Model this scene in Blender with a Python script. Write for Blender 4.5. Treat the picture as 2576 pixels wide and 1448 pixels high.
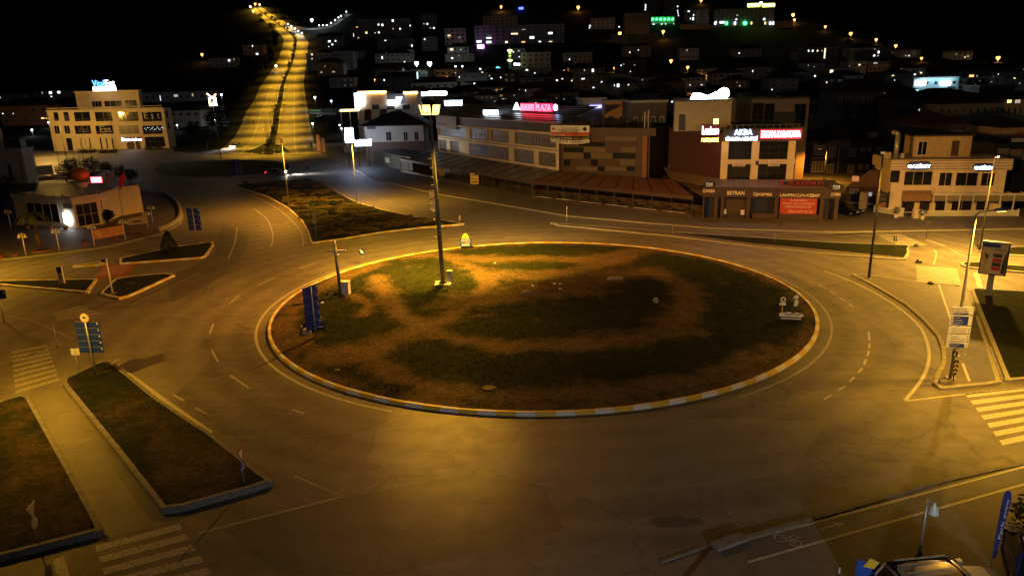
import bpy, bmesh, math, random
import numpy as np
from mathutils import Vector, Matrix, noise
from mathutils.geometry import delaunay_2d_cdt

random.seed(7)
for o in list(bpy.data.objects):
    bpy.data.objects.remove(o)
SC = bpy.context.scene
COL = SC.collection

# ------------------------------------------------------------------ camera
F, CX, CY = 1786.0, 1288.0, 724.0            # focal length and centre of the 2576 px wide survey picture
TH, RO, CAMH = math.radians(16.0), math.radians(1.5), 18.0
_c, _s = math.cos(TH), math.sin(TH)
_R, _D, _FW = Vector((1, 0, 0)), Vector((0, -_s, -_c)), Vector((0, _c, -_s))
_XC = _R * math.cos(RO) + _D * math.sin(RO)
_YD = -_R * math.sin(RO) + _D * math.cos(RO)
cam = bpy.data.cameras.new('camera')
cam.sensor_width = 36.0
cam.lens = F / 2576.0 * 36.0
cam.clip_start, cam.clip_end = 0.5, 4000.0
camo = bpy.data.objects.new('camera', cam)
COL.objects.link(camo)
_m = Matrix.Identity(4)
for i in range(3):
    _m[i][0], _m[i][1], _m[i][2] = _XC[i], -_YD[i], -_FW[i]
_m[2][3] = CAMH
camo.matrix_world = _m
SC.camera = camo

# ------------------------------------------------------------------ night sky, faint moon, exposure
world = bpy.data.worlds.new('World')
SC.world = world
world.use_nodes = True
nt = world.node_tree
nt.nodes.clear()
sky = nt.nodes.new('ShaderNodeTexSky')
sky.sky_type = 'NISHITA'
sky.sun_disc = False
sky.sun_elevation = math.radians(24)
sky.sun_rotation = math.radians(200)
bgn = nt.nodes.new('ShaderNodeBackground')
bgn.inputs['Strength'].default_value = 0.0009
nt.links.new(sky.outputs[0], bgn.inputs[0])
nt.links.new(bgn.outputs[0], nt.nodes.new('ShaderNodeOutputWorld').inputs[0])
moon = bpy.data.lights.new('moon', 'SUN')
moon.energy = 0.008
moon.angle = math.radians(0.5)
moon.color = (0.85, 0.92, 1.0)
mo = bpy.data.objects.new('moon', moon)
COL.objects.link(mo)
mo.rotation_euler = (math.radians(66), 0, math.radians(-20))
SC.view_settings.view_transform = 'Standard'
SC.view_settings.look = 'None'
SC.view_settings.exposure = 0.0
SC.view_settings.gamma = 1.0
SC.view_settings.use_curve_mapping = False
SC.cycles.use_denoising = True
SC.cycles.max_bounces = 5
SC.cycles.diffuse_bounces = 2
SC.cycles.glossy_bounces = 3
SC.cycles.transmission_bounces = 3
SC.cycles.sample_clamp_indirect = 4.0
SC.cycles.caustics_reflective = False
SC.cycles.caustics_refractive = False

# ------------------------------------------------------------------ survey helpers (picture point -> point on the ground)
_TY = [0, 252, 320, 400, 550, 700, 900, 1300, 2500]
_TZ = [0, 0, 4.0, 12, 38, 75, 135, 215, 330]
def H(y):
    return float(np.interp(y, _TY, _TZ))
def ray(px, py):
    a, b = (px - CX) / F, (py - CY) / F
    xn = a * math.cos(RO) - b * math.sin(RO)
    yn = a * math.sin(RO) + b * math.cos(RO)
    return Vector((xn, _c - yn * _s, -_s - yn * _c))
def G(px, py, z=None):
    d = ray(px, py)
    if z is not None:
        t = (z - CAMH) / d.z
        return Vector((d.x * t, d.y * t, z))
    if d.z < -1e-4:
        t = -CAMH / d.z
        if d.y * t <= 252:
            return Vector((d.x * t, d.y * t, 0))
    lo = 240.0
    y = lo
    while y < 2400:
        t = y / d.y
        if CAMH + d.z * t <= H(y):
            break
        y += 2.0
    t = y / d.y
    return Vector((d.x * t, y, H(y)))
def at_y(px, py, Y):
    d = ray(px, py)
    t = Y / d.y
    return Vector((d.x * t, Y, CAMH + d.z * t))
def m_per_px(P):
    return ((P.y * _c) + (CAMH - P.z) * _s) / F

# ------------------------------------------------------------------ materials
MATS = {}
def mat(name, col, rough=0.8, metal=0.0, var=0.25, scale=3.0, bump=0.0, bscale=20.0, spec=0.5, emit=None, estr=0.0, col2=None):
    if name in MATS:
        return MATS[name]
    m = bpy.data.materials.new(name)
    m.use_nodes = True
    n, l = m.node_tree.nodes, m.node_tree.links
    b = n['Principled BSDF']
    b.inputs['Roughness'].default_value = rough
    b.inputs['Metallic'].default_value = metal
    b.inputs['Specular IOR Level'].default_value = spec
    tc = n.new('ShaderNodeTexCoord')
    nz = n.new('ShaderNodeTexNoise')
    nz.inputs['Scale'].default_value = scale
    nz.inputs['Detail'].default_value = 6
    nz.inputs['Roughness'].default_value = 0.65
    l.new(tc.outputs['Object'], nz.inputs['Vector'])
    cr = n.new('ShaderNodeValToRGB')
    cr.color_ramp.elements[0].position = 0.3
    cr.color_ramp.elements[1].position = 0.72
    c2 = col2 or tuple(min(1, c * (1 + var)) for c in col)
    c1 = col if col2 else tuple(c * (1 - var) for c in col)
    cr.color_ramp.elements[0].color = (*c1, 1)
    cr.color_ramp.elements[1].color = (*c2, 1)
    l.new(nz.outputs['Fac'], cr.inputs[0])
    l.new(cr.outputs[0], b.inputs['Base Color'])
    if bump:
        n2 = n.new('ShaderNodeTexNoise')
        n2.inputs['Scale'].default_value = bscale
        n2.inputs['Detail'].default_value = 4
        l.new(tc.outputs['Object'], n2.inputs['Vector'])
        bp = n.new('ShaderNodeBump')
        bp.inputs['Strength'].default_value = bump
        bp.inputs['Distance'].default_value = 0.05
        l.new(n2.outputs['Fac'], bp.inputs['Height'])
        l.new(bp.outputs[0], b.inputs['Normal'])
    if emit:
        b.inputs['Emission Color'].default_value = (*emit, 1)
        b.inputs['Emission Strength'].default_value = estr
    MATS[name] = m
    return m
def glow(name, col, strength):
    return mat(name, tuple(0.6 * c for c in col), 0.5, emit=col, estr=strength)

# ------------------------------------------------------------------ mesh helpers
class MB:
    def __init__(s):
        s.v, s.f = [], []
    def quad(s, a, b, c, d):
        n = len(s.v)
        s.v += [tuple(a), tuple(b), tuple(c), tuple(d)]
        s.f.append((n, n + 1, n + 2, n + 3))
        return s
    def box(s, x0, x1, y0, y1, z0, z1):
        n = len(s.v)
        s.v += [(x0, y0, z0), (x1, y0, z0), (x1, y1, z0), (x0, y1, z0), (x0, y0, z1), (x1, y0, z1), (x1, y1, z1), (x0, y1, z1)]
        s.f += [(n, n + 3, n + 2, n + 1), (n + 4, n + 5, n + 6, n + 7), (n, n + 1, n + 5, n + 4), (n + 1, n + 2, n + 6, n + 5), (n + 2, n + 3, n + 7, n + 6), (n + 3, n, n + 4, n + 7)]
        return s
    def tube(s, p0, p1, r0, r1=None, k=8, cap=True):
        r1 = r0 if r1 is None else r1
        p0, p1 = Vector(p0), Vector(p1)
        w = (p1 - p0).normalized()
        u = w.orthogonal().normalized()
        t = w.cross(u)
        n = len(s.v)
        for p, r in ((p0, r0), (p1, r1)):
            for i in range(k):
                a = 2 * math.pi * i / k
                s.v.append(tuple(p + u * (r * math.cos(a)) + t * (r * math.sin(a))))
        for i in range(k):
            j = (i + 1) % k
            s.f.append((n + i, n + j, n + k + j, n + k + i))
        if cap:
            s.f.append(tuple(n + k - 1 - i for i in range(k)))
            s.f.append(tuple(n + k + i for i in range(k)))
        return s
    def path(s, pts, r, k=6):
        for a, b in zip(pts, pts[1:]):
            s.tube(a, b, r, r, k)
        return s
    def prism(s, pts, z0, z1):
        k = len(pts)
        n = len(s.v)
        s.v += [(p[0], p[1], z0) for p in pts] + [(p[0], p[1], z1) for p in pts]
        s.f.append(tuple(n + k - 1 - i for i in range(k)))
        s.f.append(tuple(n + k + i for i in range(k)))
        for i in range(k):
            j = (i + 1) % k
            s.f.append((n + i, n + j, n + k + j, n + k + i))
        return s
    def plate(s, pts, y0, y1):
        """outline in x-z, extruded along y (front at y0)"""
        k = len(pts)
        n = len(s.v)
        s.v += [(p[0], y0, p[1]) for p in pts] + [(p[0], y1, p[1]) for p in pts]
        s.f.append(tuple(n + i for i in range(k)))
        s.f.append(tuple(n + 2 * k - 1 - i for i in range(k)))
        for i in range(k):
            j = (i + 1) % k
            s.f.append((n + j, n + i, n + k + i, n + k + j))
        return s
    def ball(s, c, r, sx=1, sy=1, sz=1, nu=10, nv=7):
        n = len(s.v)
        for j in range(nv + 1):
            t = math.pi * j / nv
            for i in range(nu):
                a = 2 * math.pi * i / nu
                s.v.append((c[0] + r * sx * math.sin(t) * math.cos(a), c[1] + r * sy * math.sin(t) * math.sin(a), c[2] + r * sz * math.cos(t)))
        for j in range(nv):
            for i in range(nu):
                k = (i + 1) % nu
                s.f.append((n + j * nu + i, n + (j + 1) * nu + i, n + (j + 1) * nu + k, n + j * nu + k))
        return s
    def lathe(s, c, prof, k=14):
        n = len(s.v)
        for r, z in prof:
            for i in range(k):
                a = 2 * math.pi * i / k
                s.v.append((c[0] + r * math.cos(a), c[1] + r * math.sin(a), c[2] + z))
        for j in range(len(prof) - 1):
            for i in range(k):
                q = (i + 1) % k
                s.f.append((n + j * k + i, n + j * k + q, n + (j + 1) * k + q, n + (j + 1) * k + i))
        return s
    def mesh(s, name, m, smooth=False):
        me = bpy.data.meshes.new(name)
        me.from_pydata(s.v, [], s.f)
        if m:
            me.materials.append(m)
        if smooth:
            me.polygons.foreach_set('use_smooth', [True] * len(me.polygons))
        me.update()
        return me
    def build(s, name, m, parent=None, smooth=False):
        return obj(name, s.mesh(name, m, smooth), parent)
def obj(name, me, parent=None, loc=None, rz=None, scale=None):
    o = bpy.data.objects.new(name, me)
    COL.objects.link(o)
    if parent:
        o.parent = parent
    if loc is not None:
        o.location = loc
    if rz is not None:
        o.rotation_euler = (0, 0, rz)
    if scale is not None:
        o.scale = scale
    return o
def tag(o, label=None, cat=None, group=None, kind=None):
    if label: o['label'] = label
    if cat: o['category'] = cat
    if group: o['group'] = group
    if kind: o['kind'] = kind
    return o
def thing(name, label, cat, loc=(0, 0, 0), rz=0.0, group=None):
    o = bpy.data.objects.new(name, None)
    o.empty_display_size = 0.2
    COL.objects.link(o)
    o.location = loc
    o.rotation_euler = (0, 0, rz)
    return tag(o, label, cat, group)
def copy_tree(o, parent=None):
    c = o.copy()
    COL.objects.link(c)
    c.parent = parent
    for ch in o.children:
        copy_tree(ch, c)
    return c
_TX = {}
_ONES = 'first second third fourth fifth sixth seventh eighth ninth tenth eleventh twelfth thirteenth fourteenth fifteenth sixteenth seventeenth eighteenth nineteenth twentieth'.split()
def nth(i):
    return _ONES[i] if i < 20 else ('twenty-' if i < 29 else 'thirty-') + _ONES[(i - 20) % 10] if i not in (29, 39) else ('thirtieth' if i == 29 else 'fortieth')
def text_mesh(s):
    if s in _TX:
        return _TX[s]
    cu = bpy.data.curves.new('t', 'FONT')
    cu.body = s
    cu.extrude = 0.02
    cu.resolution_u = 2
    o = bpy.data.objects.new('t', cu)
    me = bpy.data.meshes.new_from_object(o)
    bpy.data.objects.remove(o)
    n = len(me.vertices)
    a = np.empty(n * 3)
    me.vertices.foreach_get('co', a)
    a = a.reshape(-1, 3)
    lo, hi = a.min(0), a.max(0)
    fs = [tuple(p.vertices) for p in me.polygons]
    _TX[s] = ((a - lo) / np.maximum(hi - lo, 1e-6), fs)
    bpy.data.meshes.remove(me)
    return _TX[s]
def text(parent, s, x0, x1, z0, z1, y, m, depth=0.03, name='lettering', slant=0.0):
    """letters filling x0..x1, z0..z1 on a board whose face is at local y, facing -y"""
    a, fs = text_mesh(s)
    v = [(x0 + p[0] * (x1 - x0) + slant * p[1] * (z1 - z0), y - p[2] * depth, z0 + p[1] * (z1 - z0)) for p in a]
    me = bpy.data.meshes.new(name)
    me.from_pydata(v, [], fs)
    me.materials.append(m)
    return obj(name, me, parent)
def poly_area(p):
    return 0.5 * sum(p[i][0] * p[(i + 1) % len(p)][1] - p[(i + 1) % len(p)][0] * p[i][1] for i in range(len(p)))
def ccw(p):
    return p if poly_area(p) > 0 else p[::-1]
def inside(x, y, p):
    r = False
    for i in range(len(p)):
        x0, y0 = p[i][0], p[i][1]
        x1, y1 = p[i - 1][0], p[i - 1][1]
        if (y0 > y) != (y1 > y) and x < (x1 - x0) * (y - y0) / (y1 - y0) + x0:
            r = not r
    return r
def seg_d(x, y, a, b):
    dx, dy = b[0] - a[0], b[1] - a[1]
    t = max(0, min(1, ((x - a[0]) * dx + (y - a[1]) * dy) / (dx * dx + dy * dy + 1e-9)))
    return math.hypot(x - a[0] - t * dx, y - a[1] - t * dy)
def line_d(x, y, pl, closed=False):
    n = len(pl)
    return min(seg_d(x, y, pl[i], pl[(i + 1) % n]) for i in range(n if closed else n - 1))
def resample(pl, step, closed=False):
    q = list(pl) + ([pl[0]] if closed else [])
    out, acc = [Vector(q[0][:2])], 0.0
    for a, b in zip(q, q[1:]):
        a, b = Vector(a[:2]), Vector(b[:2])
        L = (b - a).length
        if L < 1e-6:
            continue
        t = step - acc
        while t <= L:
            out.append(a + (b - a) * (t / L))
            t += step
        acc = L - (t - step)
    if not closed and (out[-1] - Vector(q[-1][:2])).length > step * 0.3:
        out.append(Vector(q[-1][:2]))
    if closed and (out[-1] - out[0]).length < step * 0.4:
        out.pop()
    return out
def smooth_line(pl, closed=False, it=2):
    p = [Vector(a[:2]) for a in pl]
    for _ in range(it):
        q = []
        n = len(p)
        for i in range(n if closed else n - 1):
            a, b = p[i], p[(i + 1) % n]
            q += [a * 0.75 + b * 0.25, a * 0.25 + b * 0.75]
        p = q if closed else [p[0]] + q + [p[-1]]
    return p
def shrink(p, d):
    p = [Vector(a[:2]) for a in ccw(p)]
    out = []
    n = len(p)
    for i in range(n):
        a, b, c = p[i - 1], p[i], p[(i + 1) % n]
        e1, e2 = (b - a).normalized(), (c - b).normalized()
        n1, n2 = Vector((-e1.y, e1.x)), Vector((-e2.y, e2.x))
        w = n1 + n2
        if w.length < 1e-5:
            w = n1
        w.normalize()
        k = max(0.35, w.dot(n1))
        out.append(b + w * (d / k))
    return out
def GP(pts):
    return [G(*p) for p in pts]
def ribbon(pl, w, z):
    """flat stripe of width w along pl"""
    mb = MB()
    L, R = [], []
    n = len(pl)
    for i in range(n):
        a, b = Vector(pl[max(0, i - 1)][:2]), Vector(pl[min(n - 1, i + 1)][:2])
        t = (b - a).normalized()
        q = Vector((-t.y, t.x)) * (w / 2)
        p = Vector(pl[i][:2])
        L.append(p + q)
        R.append(p - q)
    for i in range(n - 1):
        mb.quad((R[i].x, R[i].y, z), (R[i + 1].x, R[i + 1].y, z), (L[i + 1].x, L[i + 1].y, z), (L[i].x, L[i].y, z))
    return mb
def cdt_mesh(name, poly, step, zf, m, dirt=None, parent=None, smooth=True):
    """polygon filled with an uneven grid of triangles; zf gives heights, dirt a 0..1 soil mask"""
    poly = ccw([Vector(p[:2]) for p in poly])
    b = resample(poly, step, True)
    n = len(b)
    pts = list(b)
    xs, ys = [p.x for p in b], [p.y for p in b]
    y = min(ys) + step / 2
    while y < max(ys):
        x = min(xs) + step / 2
        while x < max(xs):
            q = Vector((x + random.uniform(-.3, .3) * step, y + random.uniform(-.3, .3) * step))
            if inside(q.x, q.y, b) and line_d(q.x, q.y, b, True) > step * 0.4:
                pts.append(q)
            x += step
        y += step
    r = delaunay_2d_cdt(pts, [(i, (i + 1) % n) for i in range(n)], [], 1, 1e-5)
    vs = [(p.x, p.y, zf(p.x, p.y)) for p in r[0]]
    fs = [tuple(f) if poly_area([vs[i] for i in f]) > 0 else tuple(f)[::-1] for f in r[2]]
    me = bpy.data.meshes.new(name)
    me.from_pydata(vs, [], fs)
    me.materials.append(m)
    if smooth:
        me.polygons.foreach_set('use_smooth', [True] * len(me.polygons))
    at = me.attributes.new('dirt', 'FLOAT', 'POINT')
    at.data.foreach_set('value', [dirt(v[0], v[1]) if dirt else 0.0 for v in vs])
    return obj(name, me, parent)
# ------------------------------------------------------------------ surface materials
def asphalt_mat(name, c1, c2, rough=0.6):
    m = bpy.data.materials.new(name)
    m.use_nodes = True
    n, l = m.node_tree.nodes, m.node_tree.links
    b = n['Principled BSDF']
    b.inputs['Specular IOR Level'].default_value = 0.35
    tc = n.new('ShaderNodeTexCoord')
    def nz(sc, det=6, ro=0.6, vec=None):
        q = n.new('ShaderNodeTexNoise')
        q.inputs['Scale'].default_value = sc
        q.inputs['Detail'].default_value = det
        q.inputs['Roughness'].default_value = ro
        l.new(vec or tc.outputs['Object'], q.inputs['Vector'])
        return q
    big, mid, fine = nz(0.06, 5), nz(0.9, 8, 0.7), nz(45, 3)
    mp = n.new('ShaderNodeMapping')
    mp.inputs['Scale'].default_value = (0.05, 0.9, 1)
    l.new(tc.outputs['Object'], mp.inputs[0])
    streak = nz(1.2, 5, 0.6, mp.outputs[0])
    add = n.new('ShaderNodeMath'); add.operation = 'ADD'
    l.new(big.outputs['Fac'], add.inputs[0]); l.new(mid.outputs['Fac'], add.inputs[1])
    add2 = n.new('ShaderNodeMath'); add2.operation = 'MULTIPLY_ADD'
    l.new(streak.outputs['Fac'], add2.inputs[0]); add2.inputs[1].default_value = 0.7
    l.new(add.outputs[0], add2.inputs[2])
    add3 = n.new('ShaderNodeMath'); add3.operation = 'MULTIPLY_ADD'
    l.new(fine.outputs['Fac'], add3.inputs[0]); add3.inputs[1].default_value = 0.6
    l.new(add2.outputs[0], add3.inputs[2])
    # tyre-polished rings around the island centre, broken up by noise
    vs = n.new('ShaderNodeVectorMath'); vs.operation = 'DISTANCE'
    l.new(tc.outputs['Object'], vs.inputs[0]); vs.inputs[1].default_value = (2.3, 58.75, 0)
    ph = n.new('ShaderNodeMath'); ph.operation = 'MULTIPLY_ADD'
    l.new(big.outputs['Fac'], ph.inputs[0]); ph.inputs[1].default_value = 3.0; l.new(vs.outputs['Value'], ph.inputs[2])
    sn = n.new('ShaderNodeMath'); sn.operation = 'SINE'
    m2 = n.new('ShaderNodeMath'); m2.operation = 'MULTIPLY'
    l.new(ph.outputs[0], m2.inputs[0]); m2.inputs[1].default_value = 2.6
    l.new(m2.outputs[0], sn.inputs[0])
    ring = n.new('ShaderNodeMath'); ring.operation = 'MULTIPLY_ADD'
    l.new(sn.outputs[0], ring.inputs[0]); ring.inputs[1].default_value = 0.13; l.new(add3.outputs[0], ring.inputs[2])
    # relaid fields with straight seams
    vo = n.new('ShaderNodeTexVoronoi'); vo.inputs['Scale'].default_value = 0.075; vo.distance = 'CHEBYCHEV'
    l.new(tc.outputs['Object'], vo.inputs['Vector'])
    bw = n.new('ShaderNodeRGBToBW'); l.new(vo.outputs['Color'], bw.inputs[0])
    fld = n.new('ShaderNodeMath'); fld.operation = 'MULTIPLY_ADD'
    l.new(bw.outputs[0], fld.inputs[0]); fld.inputs[1].default_value = 0.5; l.new(ring.outputs[0], fld.inputs[2])
    # fine cracks
    vc = n.new('ShaderNodeTexVoronoi'); vc.feature = 'DISTANCE_TO_EDGE'; vc.inputs['Scale'].default_value = 0.22
    wob = n.new('ShaderNodeVectorMath'); wob.operation = 'MULTIPLY_ADD'
    l.new(mid.outputs['Color'], wob.inputs[0]); wob.inputs[1].default_value = (1.6, 1.6, 0); l.new(tc.outputs['Object'], wob.inputs[2])
    l.new(wob.outputs[0], vc.inputs['Vector'])
    ck = n.new('ShaderNodeMapRange'); ck.inputs['From Max'].default_value = 0.012; ck.inputs['To Min'].default_value = -0.45; ck.inputs['To Max'].default_value = 0.0
    l.new(vc.outputs['Distance'], ck.inputs['Value'])
    crk = n.new('ShaderNodeMath'); crk.operation = 'ADD'
    l.new(fld.outputs[0], crk.inputs[0]); l.new(ck.outputs[0], crk.inputs[1])
    mr = n.new('ShaderNodeMapRange')
    mr.inputs['From Min'].default_value = 1.3
    mr.inputs['From Max'].default_value = 2.35
    l.new(crk.outputs[0], mr.inputs['Value'])
    mx = n.new('ShaderNodeMix'); mx.data_type = 'RGBA'
    mx.inputs[6].default_value = (*c1, 1); mx.inputs[7].default_value = (*c2, 1)
    l.new(mr.outputs[0], mx.inputs[0])
    l.new(mx.outputs[2], b.inputs['Base Color'])
    rr = n.new('ShaderNodeMapRange')
    rr.inputs['To Min'].default_value = rough + 0.12
    rr.inputs['To Max'].default_value = rough - 0.1
    l.new(mid.outputs['Fac'], rr.inputs['Value'])
    l.new(rr.outputs[0], b.inputs['Roughness'])
    bp = n.new('ShaderNodeBump')
    bp.inputs['Strength'].default_value = 0.35
    bp.inputs['Distance'].default_value = 0.02
    l.new(fine.outputs['Fac'], bp.inputs['Height'])
    l.new(bp.outputs[0], b.inputs['Normal'])
    MATS[name] = m
    return m
def turf_mat(name, g1, g2, d1, d2):
    m = bpy.data.materials.new(name)
    m.use_nodes = True
    n, l = m.node_tree.nodes, m.node_tree.links
    b = n['Principled BSDF']
    b.inputs['Roughness'].default_value = 0.95
    b.inputs['Specular IOR Level'].default_value = 0.1
    tc = n.new('ShaderNodeTexCoord')
    def nz(sc, det=7, ro=0.65):
        q = n.new('ShaderNodeTexNoise')
        q.inputs['Scale'].default_value = sc
        q.inputs['Detail'].default_value = det
        q.inputs['Roughness'].default_value = ro
        l.new(tc.outputs['Object'], q.inputs['Vector'])
        return q
    edge, gv, dv, fine = nz(0.9, 9, 0.72), nz(1.6, 8, 0.75), nz(3.5, 8, 0.75), nz(14)
    at = n.new('ShaderNodeAttribute'); at.attribute_name = 'dirt'
    a = n.new('ShaderNodeMath'); a.operation = 'MULTIPLY_ADD'
    a0 = n.new('ShaderNodeMath'); a0.operation = 'MULTIPLY_ADD'
    rag = nz(4.5, 6, 0.7)
    l.new(rag.outputs['Fac'], a0.inputs[0]); a0.inputs[1].default_value = 0.7; l.new(at.outputs['Fac'], a0.inputs[2])
    l.new(edge.outputs['Fac'], a.inputs[0]); a.inputs[1].default_value = 1.2
    l.new(a0.outputs[0], a.inputs[2])
    mr = n.new('ShaderNodeMapRange')
    mr.inputs['From Min'].default_value = 1.2; mr.inputs['From Max'].default_value = 1.75
    l.new(a.outputs[0], mr.inputs['Value'])
    def ramp(src, c1, c2, p0=0.32, p1=0.7):
        r = n.new('ShaderNodeValToRGB')
        r.color_ramp.elements[0].position = p0; r.color_ramp.elements[1].position = p1
        r.color_ramp.elements[0].color = (*c1, 1); r.color_ramp.elements[1].color = (*c2, 1)
        l.new(src.outputs['Fac'], r.inputs[0])
        return r
    mx = n.new('ShaderNodeMix'); mx.data_type = 'RGBA'
    l.new(mr.outputs[0], mx.inputs[0])
    l.new(ramp(gv, g1, g2).outputs[0], mx.inputs[6])
    l.new(ramp(dv, d1, d2).outputs[0], mx.inputs[7])
    l.new(mx.outputs[2], b.inputs['Base Color'])
    bp = n.new('ShaderNodeBump')
    bp.inputs['Strength'].default_value = 1.0; bp.inputs['Distance'].default_value = 0.2
    ad = n.new('ShaderNodeMath'); ad.operation = 'MULTIPLY_ADD'
    l.new(fine.outputs['Fac'], ad.inputs[0]); ad.inputs[1].default_value = 0.4
    l.new(dv.outputs['Fac'], ad.inputs[2])
    l.new(ad.outputs[0], bp.inputs['Height'])
    l.new(bp.outputs[0], b.inputs['Normal'])
    MATS[name] = m
    return m
def paint_mat(name, col, wear=0.5, base=(0.07, 0.068, 0.065)):
    m = mat(name, base, 0.6, col2=col, scale=7)
    cr = [q for q in m.node_tree.nodes if q.type == 'VALTORGB'][0]
    cr.color_ramp.elements[0].position = wear - 0.16
    cr.color_ramp.elements[1].position = wear
    return m
ASPH = asphalt_mat('asphalt', (0.075, 0.067, 0.061), (0.2, 0.183, 0.166))
ASPH2 = asphalt_mat('asphalt patch', (0.065, 0.058, 0.053), (0.125, 0.115, 0.105), 0.58)
ASPH3 = asphalt_mat('asphalt old', (0.12, 0.11, 0.1), (0.21, 0.195, 0.175), 0.6)
BIKE = asphalt_mat('bike lane coating', (0.07, 0.066, 0.075), (0.105, 0.1, 0.11), 0.6)
TURF = turf_mat('turf', (0.01, 0.015, 0.005), (0.038, 0.042, 0.014), (0.045, 0.028, 0.014), (0.23, 0.158, 0.08))
LAWN = turf_mat('lawn', (0.015, 0.021, 0.007), (0.032, 0.038, 0.012), (0.04, 0.03, 0.016), (0.09, 0.065, 0.035))
FIELD = turf_mat('field', (0.012, 0.015, 0.007), (0.03, 0.032, 0.014), (0.04, 0.03, 0.018), (0.07, 0.05, 0.03))
PAVE = mat('pavement', (0.13, 0.115, 0.1), 0.7, var=0.25, scale=1.2, bump=0.3, bscale=30)
PLAZA = mat('plaza paving', (0.1, 0.085, 0.07), 0.65, var=0.3, scale=0.8, bump=0.3, bscale=18)
CONC = mat('concrete', (0.3, 0.285, 0.26), 0.85, var=0.25, scale=2.5, bump=0.3)
DCONC = mat('weathered concrete', (0.17, 0.165, 0.16), 0.85, var=0.35, scale=2.5, bump=0.4)
WPAINT = paint_mat('worn white paint', (0.44, 0.42, 0.38), 0.47)
WPAINT2 = paint_mat('faded white paint', (0.34, 0.32, 0.29), 0.5)
KWHITE = mat('white kerb paint', (0.62, 0.6, 0.56), 0.7, var=0.25, scale=5)
KYEL = mat('yellow kerb paint', (0.6, 0.4, 0.05), 0.7, var=0.25, scale=5)

# ------------------------------------------------------------------ ground, road
gm = MB()
gys = [-20, 0, 100, 200, 252, 285, 300, 320, 340, 370, 400, 450, 500, 550, 600, 650, 700, 760, 830, 900, 1000, 1150, 1300, 1700, 2500]
gxs = list(range(-1600, 1601, 80))
for y in gys:
    for x in gxs:
        gm.v.append((x, y, H(y) - 0.06))
nx = len(gxs)
for j in range(len(gys) - 1):
    for i in range(nx - 1):
        a = j * nx + i
        gm.f.append((a, a + 1, a + nx + 1, a + nx))
ground = tag(gm.build('ground', FIELD), 'dark open ground rising into a hillside behind the town', None, kind='structure')
ISL_C, ISL_R = Vector((2.3, 58.75)), 22.35

road = tag(MB().prism([(-190, 4), (150, 4), (150, 250), (-190, 250)], -0.05, 0.0).build('road', ASPH), 'asphalt roadway around the roundabout', None, kind='structure')
_stone = {}
def stone_mesh(m):
    if m.name not in _stone:
        pr = [(-.13, 0), (.13, 0), (.13, .82), (.08, 1), (-.13, 1)]
        mb = MB()
        k = len(pr)
        mb.v = [(-.5, p[0], p[1]) for p in pr] + [(.5, p[0], p[1]) for p in pr]
        mb.f = [tuple(range(k - 1, -1, -1)), tuple(range(k, 2 * k))] + [(i, (i + 1) % k, k + (i + 1) % k, k + i) for i in range(k)]
        _stone[m.name] = mb.mesh('kerbstone', m)
    return _stone[m.name]
def kerb(parent, pl, h, mats, closed=True, step=1.05, z=0.0, out=1):
    """single kerbstones along pl; the outer face looks to the right of the walking direction when out = 1"""
    q = resample(pl, step, closed)
    n = len(q)
    c = 0
    for i in range(n if closed else n - 1):
        a, b = q[i], q[(i + 1) % n]
        d = b - a
        L = d.length
        if L < 0.15:
            continue
        nrm = Vector((d.y, -d.x)).normalized() * (-0.13 * out)
        mid = (a + b) / 2 + nrm
        m = mats[c % len(mats)]
        c += 1
        obj('kerbstone', stone_mesh(m), parent, (mid.x, mid.y, z + random.uniform(-.008, .008)), math.atan2(d.y, d.x) + (math.pi if out == 1 else 0) + random.uniform(-.008, .008), (L * 0.985, 1, h * random.uniform(.95, 1.04)))
def island(name, label, pts, h, topmat, kmats, step=0.9, dirt=None, bumpy=0.05, world_pts=False, sm=True, kstep=1.05, top_drop=0.02):
    pl = [Vector(p[:2]) for p in (pts if world_pts else GP(pts))]
    pl = ccw(pl)
    if sm:
        pl = smooth_line(pl, True, 2)
    inner = shrink(resample(pl, 1.0, True), 0.24)
    zf = lambda x, y: h - top_drop + bumpy * (noise.noise(Vector((x * .35, y * .35, 3.1))) + .6 * noise.noise(Vector((x * 1.3, y * 1.3, 8)))) * min(1, line_d(x, y, inner, True))
    o = cdt_mesh(name, inner, step, zf, topmat, dirt)
    tag(o, label, None, kind='structure')
    kerb(o, pl, h, kmats, True, kstep)
    return o, pl, zf
def flat(name, pts, z, m, parent=None, world_pts=False):
    pl = ccw([Vector(p[:2]) for p in (pts if world_pts else GP(pts))])
    mb = MB()
    mb.v = [(p.x, p.y, z) for p in pl]
    mb.f = [tuple(range(len(pl)))]
    return mb.build(name, m, parent)

# darker and paler strips of relaid asphalt
flat('asphalt_patch', [(860, 1250), (1340, 1165), (1420, 1330), (1000, 1445), (700, 1445), (560, 1330)], 0.0030, ASPH2, road)
flat('asphalt_patch', [(560, 560), (630, 600), (600, 660), (520, 720), (430, 760), (420, 700), (540, 640)], 0.0040, ASPH2, road)
flat('asphalt_patch', [(1320, 1075), (1700, 1050), (2080, 1060), (1990, 1190), (1500, 1260), (1250, 1190)], 0.0050, ASPH3, road)
flat('asphalt_patch', [(80, 1000), (150, 968), (410, 1320), (268, 1352)], 0.0060, ASPH3, road)

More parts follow.
